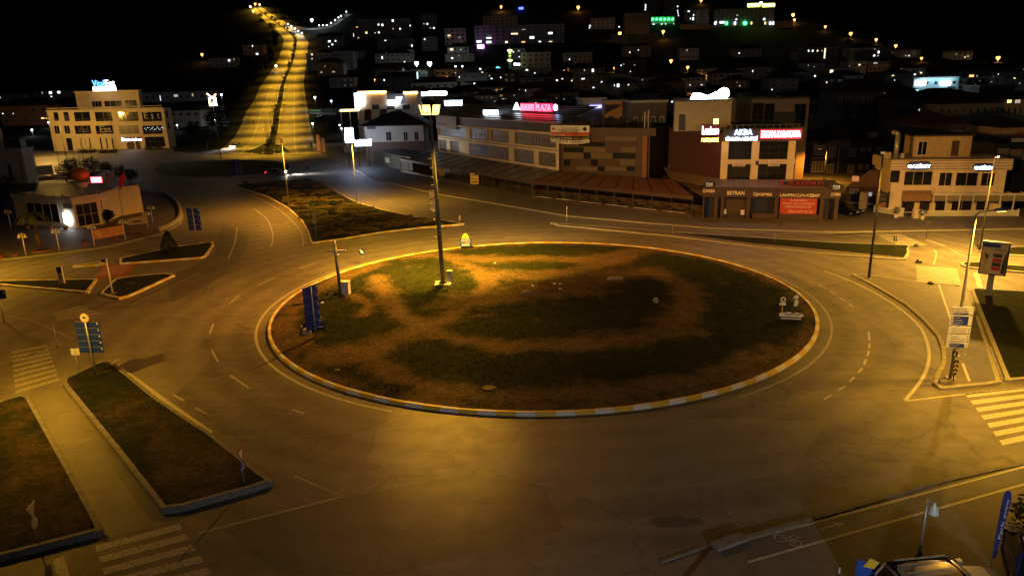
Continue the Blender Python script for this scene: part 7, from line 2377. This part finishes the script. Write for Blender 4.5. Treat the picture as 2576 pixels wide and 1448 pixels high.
# mosque
mp = G(*b1(1728, 705))
t = thing('minaret', 'slender minaret with two green and yellow lit balconies', 'minaret', mp)
s = m_per_px(mp) * .24655
def mz(y):
    return (705 - y) * s
MB().box(-15 * s, 15 * s, -15 * s, 15 * s, -2, mz(655)).build('base', WREND, t)
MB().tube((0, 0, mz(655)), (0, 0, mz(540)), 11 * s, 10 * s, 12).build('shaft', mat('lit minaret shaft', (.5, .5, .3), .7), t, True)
MB().tube((0, 0, mz(540)), (0, 0, mz(500)), 8 * s, 8 * s, 12).build('upper_shaft', WREND, t, True)
MB().lathe((0, 0, mz(500)), [(9 * s, 0), (7 * s, 10 * s), (0, 30 * s)], 12).build('spire', mat('copper', (.25, .12, .06), .5), t, True)
for y, m_ in ((625, glow('lime balcony light', (.75, 1, .3), 5)), (530, glow('amber balcony light', (1, .8, .25), 6))):
    MB().lathe((0, 0, mz(y)), [(12 * s, -10 * s), (24 * s, 0), (24 * s, 8 * s), (12 * s, 10 * s)], 14).build('balcony', m_, t)
for y in (585, 560):
    MB().lathe((0, 0, mz(y)), [(11.5 * s, 0), (11.5 * s, 12 * s)], 12).build('light_ring', glow('lime ring', (.5, .9, .15), 2), t)
dpos = G(*b1(1600, 735))
t = thing('mosque', 'teal-lit mosque dome beside the minaret', 'mosque', dpos)
s = m_per_px(dpos) * .24655
MB().box(-90 * s, 150 * s, -40 * s, 60 * s, -2, 12 * s).build('hall', GREYR, t)
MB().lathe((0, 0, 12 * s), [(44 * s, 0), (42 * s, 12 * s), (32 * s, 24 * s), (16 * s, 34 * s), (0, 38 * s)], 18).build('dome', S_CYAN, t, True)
MB().tube((0, 0, 50 * s), (0, 0, 80 * s), 2 * s, 1 * s, 6).build('finial', WREND, t)
# retaining walls
def rwall(label, c, pts, hpx):
    P = [G(*c(*p)) for p in pts]
    t = thing('retaining_wall', label, 'wall', P[0])
    mb = MB()
    h = hpx * .24655 * m_per_px(P[0])
    for a, b_ in zip(P, P[1:]):
        a, b_ = a - P[0], b_ - P[0]
        d = (b_ - a).normalized()
        n_ = Vector((-d.y, d.x, 0)) * .6
        mb.v += [tuple(a + Vector((0, 0, -3))), tuple(b_ + Vector((0, 0, -3))), tuple(b_ + n_ + Vector((0, 0, -3))), tuple(a + n_ + Vector((0, 0, -3))), tuple(a + Vector((0, 0, h))), tuple(b_ + Vector((0, 0, h))), tuple(b_ + n_ + Vector((0, 0, h))), tuple(a + n_ + Vector((0, 0, h)))]
        k_ = len(mb.v) - 8
        mb.f += [tuple(k_ + i for i in q) for q in ((0, 3, 2, 1), (4, 5, 6, 7), (0, 1, 5, 4), (1, 2, 6, 5), (2, 3, 7, 6), (3, 0, 4, 7))]
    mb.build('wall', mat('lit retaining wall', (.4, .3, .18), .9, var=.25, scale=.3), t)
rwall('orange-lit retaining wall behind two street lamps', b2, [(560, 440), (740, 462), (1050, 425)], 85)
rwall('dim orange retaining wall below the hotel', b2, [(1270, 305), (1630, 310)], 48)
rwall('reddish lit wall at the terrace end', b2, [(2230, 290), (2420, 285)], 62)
for lb, x, y, pw_ in (('wall-washing lamp on the left retaining wall', 700, 330, 6000), ('wall-washing lamp on the right retaining wall', 980, 330, 4000)):
    pass
neon_box('small red and blue neon sign above the minaret', b1, (1392, 455), (1462, 495), G(*b1(1425, 500)).y, glow('red blue neon', (.7, .3, 1.0), 9), base=True)
neon_box('pair of deep blue lights near the top edge', b1, (1815, 75), (1862, 98), G(*b1(1840, 110)).y, glow('deep blue light', (.03, .06, 1.0), 10))
neon_box('small white lit board right of the minaret', b1, (1765, 645), (1828, 668), G(*b1(1795, 690)).y, glow('pale board', (.85, 1, .9), 6))
neon_box('upright pale lightbox left of the floodlights', b1, (760, 735), (788, 805), G(*b1(770, 830)).y, glow('pale lightbox', (.7, .95, 1), 3))

# denser rows of dim houses between the landmarks
DARKR = mat('dark render', (.12, .115, .11), .9)
rh = random.Random(21)
ordn = ['first', 'second', 'third', 'fourth', 'fifth', 'sixth', 'seventh', 'eighth', 'ninth', 'tenth', 'eleventh', 'twelfth', 'thirteenth', 'fourteenth', 'fifteenth', 'sixteenth']
one = lambda x, y: (x, y)
for ri, (rn, yb, xa, xb, stp) in enumerate([('lowest', 318, 1100, 2560, 118), ('second lowest', 286, 1020, 2560, 112), ('middle', 258, 900, 2570, 116), ('second highest', 228, 830, 2570, 120), ('upper', 196, 800, 2570, 128), ('topmost', 150, 840, 2500, 150), ('narrow lower', 272, 1060, 2560, 135), ('narrow upper', 212, 960, 2560, 140)]):
    k_ = 0
    x = xa
    while x < xb:
        w_ = rh.uniform(52, 96) * (1 if yb > 200 else .8)
        h_ = rh.choice((26, 32, 38, 44)) * (.6 + .4 * (yb - 100) / 220)
        y = yb + rh.uniform(-6, 6)
        n_ = rh.choice((1, 1, 2, 3, 4))
        lit = [(x + w_ * rh.uniform(.12, .88), y - h_ * rh.uniform(.2, .85), rh.choice((10, 14, 20)), rh.choice((12, 16)), rh.choice('ccwdd')) for _ in range(n_)]
        house('dim house, %s from the left in the %s street row of the hillside town' % (ordn[k_], rn), one, x, x + w_, y - h_, y, rh.choice((GREYR, GREYR, TANR, DARKR, WREND)), rh.choice(('hip', 'hip', 'flat')), lit=lit, cols=rh.choice((3, 4, 5)), rows=2 if h_ < 36 else 3, roofm=rh.choice((DTILE, TILE)), balc=rh.random() < .3)
        k_ += 1
        x += stp * rh.uniform(.85, 1.15)
# ------------------------------------------------------------------ plants
rows_ = []
lav = [crown_mesh('lavender', 800, (lambda L: lambda rr: (rr.uniform(-L, L), rr.gauss(0, .17), .46 - abs(rr.gauss(0, .2))))(1.7), DRY, .13, 10 + i) for i in range(4)]
lav_bush = [crown_mesh('shrub', 300, shell(.75, .75, .6, (0, 0, .45)), LEAF, .2, 30 + i) for i in range(3)]
def in_tri(p, d=.8):
    return inside(p.x, p.y, tri_pl) and line_d(p.x, p.y, tri_pl, True) > d
rl2 = random.Random(11)
n_l = 0
for k_, (px0, py0) in enumerate([(x, y) for y in range(464, 604, 9) for x in range(596, 1140, 42)]):
    px = px0 + rl2.uniform(-16, 16) + (23 if (py0 // 9) % 2 else 0)
    py = py0 + rl2.uniform(-3, 3)
    p = G(px, py, .16)
    if not in_tri(p, 1.2):
        continue
    zz = tri_z(p.x, p.y)
    if rl2.random() < .8:
        t = thing('lavender_row', 'short clipped row of dry lavender on the triangular island', 'lavender', (p.x, p.y, zz), (.55 if (px0 // 42) % 2 else -.12) + rl2.uniform(-.1, .1), 'lavender rows on the triangular island')
        o = obj('foliage', rl2.choice(lav), t)
        s_ = rl2.uniform(.75, 1.2)
        t.scale = (s_, 1, rl2.uniform(.8, 1.3))
    elif rl2.random() < .5:
        t = thing('round_shrub', 'dark round shrub between the lavender rows', 'shrub', (p.x, p.y, zz), rl2.uniform(0, 6), 'round shrubs on the triangular island')
        obj('foliage', rl2.choice(lav_bush), t)
        s_ = rl2.uniform(.6, 1.0)
        t.scale = (s_, s_, s_)
def tree(label, base, h, r, m=LEAF, trunk=.12, n=600, seed=0, name='tree', leaf=.3, flat_=.8, group=None):
    t = thing(name, label, 'tree', base, 0, group)
    tb_ = MB()
    rr = random.Random(seed)
    tb_.tube((0, 0, 0), (0, 0, h - r * flat_), trunk, trunk * .6, 7)
    for i in range(5):
        a = rr.uniform(0, 6.28)
        tb_.tube((0, 0, h * .35 + rr.random() * h * .2), (math.cos(a) * r * .6, math.sin(a) * r * .6, h - r * flat_ + rr.uniform(-.2, .4) * r), trunk * .4, trunk * .15, 5)
    tb_.build('trunk', BARK, t, True)
    if n:
        obj('crown', crown_mesh('crown', n, shell(r, r, r * flat_, (0, 0, h - r * flat_), .6), m, leaf, seed), t)
    return t
# clipped cypress
p = G(428, 640, .16)
t = thing('cypress', 'dense clipped conical cypress on the kerbed island', 'tree', p)
hh = hgt(p, 428, 580)
MB().tube((0, 0, 0), (0, 0, hh * .5), .09, .05, 6).build('trunk', BARK, t)
def cyp(rr):
    z = rr.random() ** 1.3
    prof = (.62 + .38 * min(1, z * 4)) * (1 - max(0, z - .3) / .7 * .85)
    a = rr.uniform(0, 6.283)
    r = .95 * prof * (1 - .25 * rr.random() ** 2)
    return r * math.cos(a), r * math.sin(a), .12 + z * (hh - .15)
obj('crown', crown_mesh('crown', 2600, cyp, LEAF, .13, 3), t)
# palm on the plaza
p = G(*cL(372, 1300), .13)
t = thing('palm', 'palm tree with drooping fronds on the restaurant plaza', 'palm', p)
hh = hgt(p, *cL(345, 985))
MB().tube((0, 0, 0), (-.15, 0, hh * .5), .3, .24, 10).tube((-.15, 0, hh * .5), (-.3, 0, hh), .24, .2, 10).build('trunk', BARK, t, True)
fr_m = MB()
for k_ in range(16):
    a = 2 * math.pi * k_ / 16 + random.uniform(-.15, .15)
    up_ = random.uniform(.2, 1.0)
    prev = None
    for i in range(7):
        s_ = i / 6
        r = 1.9 * s_
        z = hh + up_ * math.sin(s_ * 2.2) * .9 - s_ * s_ * 1.1
        c = Vector((-.3 + math.cos(a) * r, math.sin(a) * r, z))
        if prev is not None:
            side = Vector((-math.sin(a), math.cos(a), -.25)) * .3 * (1 - .6 * abs(s_ - .45))
            side2 = Vector((math.sin(a), -math.cos(a), -.25)) * .3 * (1 - .6 * abs(s_ - .45))
            fr_m.quad(prev, c, c + side, prev + side * .8)
            fr_m.quad(c, prev, prev + side2 * .8, c + side2)
        prev = c
fr_m.build('fronds', LEAF2, t)
MB().lathe((0, 0, 0), [(1.0, 0), (1.0, .16), (.85, .18), (.85, .05)], 16).build('ring_kerb', mat('red kerb brick', (.25, .1, .06), .8), t)
# planting around the restaurant
for i, (x, y, h_, r_, lb) in enumerate([(600, 690, 4.2, 1.9, 'bushy dark tree behind the louvre awnings'), (660, 650, 4.6, 1.8, 'second bushy tree behind the orange ball'), (840, 660, 4.8, 1.9, 'bushy tree behind the red neon box'), (1090, 700, 3.8, 1.7, 'bushy tree between the two flags'), (1180, 720, 3.6, 1.6, 'dark tree right of the red flag'), (70, 800, 4.0, 2.0, 'dark tree at the left of the restaurant'), (10, 900, 3.5, 1.9, 'dark tree cut by the left edge'), (970, 1050, 1.9, 1.0, 'rounded bush beside the restaurant side wall'), (960, 640, 3.4, 1.5, 'pale-leaved tree behind the pale flag')]):
    p = G(*cL(x, y))
    tree(lb, (p.x, p.y, .12), h_, r_, LEAF if i != 8 else LEAF2, .12, 800, i, leaf=.26)
for i, (x, y0, y1) in enumerate([(545, 560, 330), (625, 560, 365), (695, 570, 290), (770, 560, 320), (845, 560, 365), (740, 600, 430)]):
    p = G(*cL(x, y0 + 40))
    t = thing('flagpole', ['leftmost bare flagpole behind the restaurant', 'second bare flagpole behind the restaurant', 'tallest bare flagpole behind the restaurant', 'fourth bare flagpole behind the restaurant', 'rightmost bare flagpole behind the restaurant', 'short bare pole among the flagpoles'][i], 'flagpole', (p.x, p.y, .1))
    hh = hgt(p, *cL(x - 12, y1))
    MB().tube((0, 0, 0), (0, 0, hh), .07, .05, 7).build('pole', mat('rust red pole', (.2, .07, .04), .7), t, True)
    MB().tube((0, 0, 0), (0, 0, .25), .2, .2, 8).build('footing', CONC, t)
    MB().ball((0, 0, hh), .09, nu=6, nv=5).build('finial', STEEL, t)
# bell lamps of the plaza
def bell_lamp(lb, px, base, toppy):
    p = G(*cL(*base), .13)
    t = thing('bell_lamp', lb, 'garden lamp', p)
    hh = hgt(p, *cL(base[0] - 20, toppy))
    MB().tube((0, 0, 0), (0, 0, hh), .05, .045, 8).build('post', WHITE, t, True)
    MB().tube((-.35, 0, hh + .1), (.35, 0, hh + .1), .025, .025, 6).tube((0, 0, hh), (0, 0, hh + .25), .035, .03, 6).build('crossbar', WHITE, t)
    for sx in (-1, 1):
        MB().lathe((sx * .35, 0, hh - .3), [(.2, 0), (.17, .1), (.12, .25), (.04, .36), (.03, .42)], 12).build('bell_shade', mat('pearl glass', (.55, .45, .35), .3), t, True)
    return t, p, hh
bell_lamp('white twin-bell lamp at the front left of the plaza', 0, (235, 1340), 1155)
bell_lamp('white twin-bell lamp before the lightbox', 0, (534, 1297), 1115)
l1 = bell_lamp('white twin-bell lamp holding the left end of the orange banner', 0, (848, 1252), 1075)
l2 = bell_lamp('white twin-bell lamp holding the right end of the orange banner', 0, (1126, 1200), 1030)
bell_lamp('white twin-bell lamp at the far left beside the trees', 0, (100, 1092), 940)
cA2 = crop(0, 381.07, .26316)
for lb, bx, by, ty in (('white twin-bell lamp right of the stone name board', 1417, 738, 585), ('rearmost white twin-bell lamp by the driveway', 1462, 682, 530)):
    p = G(*cA2(bx, by), .13)
    t = thing('bell_lamp', lb, 'garden lamp', p)
    hh = hgt(p, *cA2(bx - 12, ty))
    MB().tube((0, 0, 0), (0, 0, hh), .05, .045, 8).build('post', WHITE, t, True)
    MB().tube((-.35, 0, hh + .1), (.35, 0, hh + .1), .025, .025, 6).build('crossbar', WHITE, t)
    for sx in (-1, 1):
        MB().lathe((sx * .35, 0, hh - .3), [(.2, 0), (.17, .1), (.12, .25), (.04, .36), (.03, .42)], 12).build('bell_shade', mat('pearl glass', (.55, .45, .35), .3), t, True)
a, b_ = l1[1], l2[1]
d = b_ - a
t = thing('banner', 'orange food banner stretched between two white lamp posts', 'banner', (a.x, a.y, .13), math.atan2(d.y, d.x))
L = d.length
MB().box(.06, L - .06, -.03, -.01, .75, 1.95).build('cloth', mat('orange banner cloth', (.5, .17, .06), .6, var=.15), t)
text(t, 'PAKET SERVİS', L * .38, L * .95, .85, 1.18, -.031, mat('cream letters', (.65, .5, .3), .6), .01)
text(t, 'IZGARA KÖFTE', L * .52, L * .95, 1.28, 1.5, -.031, mat('cream letters', (.65, .5, .3), .6), .01)
text(t, 'KABAK TATLISI', L * .52, L * .95, 1.58, 1.8, -.031, mat('cream letters', (.65, .5, .3), .6), .01)
for cx_, cz_, r_ in ((.12, 1.55, .28), (.2, 1.15, .3), (.33, 1.45, .16)):
    disc(t, 'food_print', (L * cx_ + .1, cz_), r_, mat('food print', (.55, .35, .2), .6, var=.3), -.034, -.031)
# stone name board
p = G(*cA2(1330, 770), .13)
t = thing('name_stone', 'slanted pale stone name board on a brown plinth', 'sign', p, math.radians(24))
MB().box(-1.1, 1.1, -.35, .35, 0, 1.1).build('plinth', mat('brown stone', (.14, .09, .07), .7), t)
MB().plate([(-1.25, 1.12), (1.25, 1.12), (1.3, 1.9), (1.0, 2.15), (-1.1, 1.95)], -.3, .1).build('slab', mat('pale carved stone', (.5, .36, .27), .8, var=.2), t)
MB().box(-.5, .5, -.34, -.301, 1.4, 1.6).build('inscription', DBROWN, t)
MB().lathe((0, -.3, 0), [(1.7, 0), (1.7, .12), (1.5, .12)], 16).build('ring_kerb', mat('red kerb brick', (.25, .1, .06), .8), t)
# curved low wall of the plaza driveway
dw = smooth_line(GP([(398, 585), (440, 568), (458, 548), (450, 515), (432, 500), (410, 490)]))
mb = ribbon(dw, .35, .62)
n_ = len(dw)
for sgn_ in (-1, 1):
    for i in range(n_ - 1):
        a0, b0_ = dw[i], dw[i + 1]
        dd = (b0_ - a0).normalized()
        q = Vector((-dd.y, dd.x)) * .175 * sgn_
        mb.quad((a0.x + q.x, a0.y + q.y, .1), (b0_.x + q.x, b0_.y + q.y, .1), (b0_.x + q.x, b0_.y + q.y, .62), (a0.x + q.x, a0.y + q.y, .62))
tag(mb.build('driveway_wall', CONC), 'curved low wall around the plaza driveway', 'wall')
# flower pots of the plaza
for i, (x, y) in enumerate([(22, 1360), (140, 1345), (760, 1245), (1040, 1195), (455, 1105), (590, 1105), (250, 1100)]):
    p = G(*cL(x, y), .13)
    t = thing('flower_pot', ['red pot at the plaza edge, leftmost', 'red pot near the left twin-bell lamp', 'red pot below the banner, left', 'red pot below the banner, right', 'small pot below the big restaurant window', 'small pot below the lightbox', 'small pot at the left end of the restaurant front'][i], 'flower pot', p)
    MB().lathe((0, 0, 0), [(.22, 0), (.32, .4), (.36, .42), (.3, .42), (.28, .36), (0, .36)], 12).build('pot', mat('terracotta', (.4, .12, .05), .8), t, True)
    obj('foliage', crown_mesh('shrub', 60, shell(.3, .3, .25, (0, 0, .5)), LEAF2, .12, i), t)
# saplings along the shop pavement
for i, (x, y) in enumerate([(1098, 478), (1150, 486), (1262, 505), (1452, 535), (1640, 548), (1725, 556), (1965, 570), (2078, 560), (1345, 520), (2330, 600)]):
    p = G(x, y, .13)
    tree('bare young tree with a few twigs on the shop pavement, %s from the left' % ['first', 'second', 'third', 'fifth', 'sixth', 'seventh', 'eighth', 'ninth', 'fourth', 'tenth'][i], p, 2.9, .8, DRY, .035, 26, 60 + i, 'young_tree', .1, 1.0)
# trees beside and on the hill road
tm = [crown_mesh('crown', 420, shell(2.2, 2.2, 2.0, (0, 0, 3.4), .7), LEAF, .5, 80 + i) for i in range(3)]
trk = MB().tube((0, 0, -.5), (0, 0, 3), .2, .12, 6).mesh('trunk', BARK)
def hill_tree(lb, p, s_, grp):
    t = thing('tree', lb, 'tree', p, random.uniform(0, 6), grp)
    obj('trunk', trk, t)
    obj('crown', random.choice(tm), t)
    t.scale = (s_, s_, s_)
for k_ in range(34):
    i = 2 + int(k_ * 2.4)
    if i >= NR:
        break
    p = EL3[i].lerp(ER3[i], .5)
    hill_tree('small dark tree on the hill road median, %s counted uphill' % nth(k_), (p.x + random.uniform(-.4, .4), p.y, H(p.y) + .3), random.uniform(.3, .5) * (1.5 if p.y > 500 else 1), 'trees on the hill road median')
for k_ in range(26):
    i = min(NR - 1, 3 + k_ * 3)
    side = -.12 - random.random() * .3
    p = EL3[i].lerp(ER3[i], side)
    hill_tree('dark tree on the slope left of the hill road, %s counted uphill' % nth(k_), (p.x, p.y, H(p.y)), random.uniform(.8, 1.5), 'trees left of the hill road')
for k_ in range(30):
    x, y = random.uniform(900, 2500), random.uniform(60, 330)
    p = G(x, y)
    if p.y < 190:
        continue
    hill_tree('dark garden tree among the houses of the hill', (p.x, p.y, p.z), random.uniform(.7, 1.3), 'garden trees among the houses')
p = G(*c3(300, 800))
tree('bare brown tree left of the totem sign', (p.x, p.y, .1), 7, 2.4, mat('brown twigs', (.09, .045, .025), .9), .14, 420, 5, leaf=.3)
# utility poles left of the hill road
for i, (x, y0, y1) in enumerate([(105, 900, 760), (168, 800, 700), (285, 815, 690), (375, 740, 640), (410, 660, 560), (480, 550, 455)]):
    p = G(*b0(x, y0))
    t = thing('utility_pole', 'bare utility pole left of the hill road, %s from the bottom' % ['first', 'second', 'third', 'fourth', 'fifth', 'sixth'][i], 'utility pole', p)
    hh = max(6, hgt(p, *b0(x, y1)))
    MB().tube((0, 0, 0), (0, 0, hh), .14, .09, 7).build('pole', CONC, t, True)
    MB().box(-.8, .8, -.06, .06, hh - .6, hh - .45).build('crossarm', DSTEEL, t)

# ------------------------------------------------------------------ cars
def car(label, loc, rz, m, lights=False, suv=False, L=4.3, Wd=1.78, Hh=1.48, rear=False, plain=True):
    t = thing('car', label, 'car', loc, rz)
    hw = Wd / 2
    body = MB()
    xs = [(-.5, .42, .74, .84), (-.47, .3, .84, .94), (-.3, .22, .9, 1.0), (0, .2, .9, 1.0), (.22, .2, .88, 1.0), (.4, .24, .8, .96), (.48, .32, .7, .88), (.5, .4, .6, .74)]
    k_ = 0
    for fx, zl, zh, wf in xs:
        x, w = fx * L, hw * wf
        zh = zh * (1.12 if suv else 1)
        body.v += [(x, -w, zl), (x, -w, zl + (zh - zl) * .55), (x, -w * .96, zh), (x, w * .96, zh), (x, w, zl + (zh - zl) * .55), (x, w, zl)]
    n = 6
    for i in range(len(xs) - 1):
        for j in range(n):
            body.f.append((i * n + j, i * n + (j + 1) % n, (i + 1) * n + (j + 1) % n, (i + 1) * n + j))
    body.f += [tuple(range(n - 1, -1, -1)), tuple((len(xs) - 1) * n + j for j in range(n))]
    body.build('body', m, t, False)
    zt = Hh * (1.12 if suv else 1)
    zb = .88 * (1.12 if suv else 1)
    xr, xf = (-.47 if suv else -.4) * L, .24 * L
    tr0, tf0 = (-.42 if suv else -.26) * L, .06 * L
    cab = MB()
    w0, w1 = hw * .94, hw * .76
    cab.v = [(xr, -w0, zb), (xf, -w0, zb), (xf, w0, zb), (xr, w0, zb), (tr0, -w1, zt - .06), (tf0, -w1, zt - .06), (tf0, w1, zt - .06), (tr0, w1, zt - .06)]
    cab.f = [(0, 1, 5, 4), (1, 2, 6, 5), (2, 3, 7, 6), (3, 0, 4, 7), (4, 5, 6, 7)]
    cab.build('windows', GLASS, t)
    rf = MB()
    x0_, x1_ = tr0 - .12, tf0 + .14
    for i in range(7):
        u = i / 6 * 2 - 1
        for j in range(7):
            v = j / 6 * 2 - 1
            rf.v.append(((x0_ + x1_) / 2 + u * (x1_ - x0_) / 2, v * (w1 + .03), zt - .1 * abs(v) ** 3 - .09 * abs(u) ** 3))
    for i in range(6):
        for j in range(6):
            q = i * 7 + j
            rf.f.append((q, q + 7, q + 8, q + 1))
    roof = rf.build('roof', m, t, True)
    for xa, xb in ((xf, tf0), (xr, tr0)):
        for sx in (-1, 1):
            MB().tube((xa, sx * w0, zb), (xb, sx * w1, zt - .1), .05, .05, 5).build('pillar', m, t)
    for sx in (-1, 1):
        pl = MB()
        for xa in (-.12 * L,):
            pl.v += [(xa - .05, sx * (w0 + .005), zb), (xa + .05, sx * (w0 + .005), zb), (xa + .05, sx * (w1 + .01), zt - .08), (xa - .05, sx * (w1 + .01), zt - .08)]
            pl.f.append((0, 1, 2, 3))
        pl.build('pillar', m, t)
        mb = MB().box(xf - .12, xf + .06, sx * (w0 + .04), sx * (w0 + .2), zb + .02, zb + .16) if sx > 0 else MB().box(xf - .12, xf + .06, -(w0 + .2), -(w0 + .04), zb + .02, zb + .16)
        mb.build('mirror', m, t)
        if suv:
            MB().tube((tr0 + .2, sx * w1 * .85, zt + .06), (tf0 - .1, sx * w1 * .85, zt + .05), .03, .03, 6).build('roof_rail', STEEL, roof)
        for fx in (-.31, .31):
            wl_ = MB().tube((fx * L, sx * (hw - .2), .33), (fx * L, sx * (hw + .015), .33), .33, .33, 16).build('wheel', BLACK, t)
            MB().tube((fx * L, sx * (hw + .016), .33), (fx * L, sx * (hw + .03), .33), .2, .2, 12).build('rim', STEEL, wl_)
        MB().box(.462 * L, .497 * L, sx * hw * .62 - .2, sx * hw * .62 + .16, .58, .74).build('headlight', glow('headlight on', (1, .97, .9), 400) if lights else mat('headlight glass', (.5, .5, .5), .1), t)
        MB().box(-.503 * L, -.492 * L, sx * hw * .66 - .2, sx * hw * .66 + .14, .66, .82).build('tail_light', glow('tail light on', (1, .04, .02), 12) if lights else SIGNR, t)
    if suv:
        for i in range(3):
            MB().box(tr0 + .3, tf0 - .25, -.4 + i * .38, -.36 + i * .38, zt + .001, zt + .015).build('roof_groove', STEEL, roof)
    if lights:
        for sx in (-1, 1):
            spot(t, (.52 * L, sx * .55, .66), 9000, (1, .95, .85), 55, .8, (.52 * L + 9, sx * .8, 0))
    return t
SILV = mat('silver car paint', (.5, .47, .44), .3, .5, var=.05)
BLUEC = mat('blue car paint', (.02, .035, .3), .22, .3, var=.05)
BLKC = mat('black car paint', (.012, .012, .014), .2, .2, var=.05)
GRYC = mat('grey car paint', (.1, .1, .11), .3, .4, var=.05)
WHTC = mat('white car paint', (.6, .6, .6), .3, .1, var=.05)
p = G(594, 372)
car('dark car with glaring headlights leaving the hill road', (p.x, p.y, 0), math.radians(-100), GRYC, True)
p = G(695, 441)
car('grey car with red tail lights circling the oval island', (p.x, p.y, 0), math.radians(8), GRYC, True)
p = G(2128, 541)
car('black car parked beside the soup restaurant', (p.x, p.y, .13), math.radians(-62), BLKC)
p = G(2392, 1452, 1.4)
car('silver car with roof rails at the bottom edge', (p.x, p.y, .12), math.radians(6), SILV, suv=True, L=4.6, Wd=1.85)
p = G(2610, 1400, .8)
car('blue car cut by the lower right corner', (p.x, p.y, .12), math.radians(62), BLUEC, L=4.2)
for i, (x, y, m_) in enumerate([(2265, 655, WHTC), (2290, 620, GRYC), (2312, 595, GRYC)]):
    p = G(*c1(x, y))
    car(['white car parked nearest in the dark yard', 'grey car parked second in the dark yard', 'grey car parked farthest in the dark yard'][i], p, math.radians(20), m_)
p = G(*c3(590, 945))
car('white car parked at the totem sign', (p.x, p.y, .13), math.radians(70), WHTC)
for i, (x, y) in enumerate([(200, 565), (250, 560)]):
    p = G(*c3(x, y))
    car(['dark car left in the pale car park', 'dark car right in the pale car park'][i], p, math.radians(80), BLKC)
p = G(2440, 1400, .12)
tree('spiky dark shrub at the right edge behind the cars', (G(2590, 1350).x, G(2590, 1350).y, .12), 1.6, .8, LEAF, .06, 200, 3, leaf=.2)
# pedestrians on the hill road
def person(lb, P, rz, top_, trousers):
    t = thing('person', lb, 'person', P, rz)
    mb = MB()
    mb.lathe((0, 0, 0), [(.1, .8), (.19, .95), (.2, 1.2), (.24, 1.4), (.16, 1.5), (.06, 1.54), (.06, 1.58), (.1, 1.63), (.115, 1.7), (.09, 1.8), (0, 1.83)], 10)
    for sx, st in ((-1, .22), (1, -.2)):
        mb.tube((sx * .09, 0, .9), (sx * .1, st * .5, .48), .1, .075, 8)
        mb.tube((sx * .1, st * .5, .48), (sx * .1, st, .06), .075, .05, 8)
        mb.tube((sx * .1, st, .05), (sx * .1, st - .16, .03), .05, .04, 6)
        mb.tube((sx * .23, 0, 1.4), (sx * .29, -st * .6, 1.08), .065, .05, 7)
        mb.tube((sx * .29, -st * .6, 1.08), (sx * .27, -st * 1.1, .86), .05, .035, 7)
    mb.build('body', top_, t, True)
for lb, x, y in (('pedestrian in dark clothes walking on the hill road', 625, 500), ('pedestrian in dark clothes at the verge of the hill road', 655, 175)):
    p = G(546.2 + x * .14909, 241.3 + y * .14909)
    person(lb, (p.x, p.y, p.z + .12), 0, mat('dark clothes', (.03, .028, .028), .9), None)
# board at the splitter island and sign totem on the lavender tip
b = G(703, 384, .16)
t = thing('junction_board', 'pale junction board on a post at the splitter island', 'road sign', (b.x + .5, b.y, .16))
hh = hgt(b, 700, 364)
post(t, hh + 2.6, .06)
MB().box(-1.1, 1.1, -.09, -.05, hh, hh + 2.6).build('board', mat('beige sign face', (.45, .38, .33), .6), t)
MB().box(.1, .95, -.1, -.091, hh + .5, hh + .9).box(.1, .95, -.1, -.091, hh + 1.1, hh + 1.4).build('marks', BLACK, t)
b = G(1092, 557, .16)
t = thing('sign_totem', 'tall narrow board of small pale signs on the lavender island', 'road sign', b)
hh = hgt(b, 1090, 478)
post(t, hh, .05)
for i, m_ in enumerate((mat('pale sign', (.5, .42, .34), .6), BLACK, mat('pale sign', (.5, .42, .34), .6), BLACK, mat('tan sign', (.4, .26, .16), .6), mat('pale sign', (.5, .42, .34), .6), mat('tan sign', (.4, .26, .16), .6))):
    z = hh - (7 - i) * hh * .092
    MB().box(-.45, .45, -.08, -.05, z, z + hh * .085).build('board', m_, t)
    MB().box(-.35, .3, -.09, -.081, z + hh * .03, z + hh * .05).build('line', SIGNW if m_ is BLACK else BLACK, t)
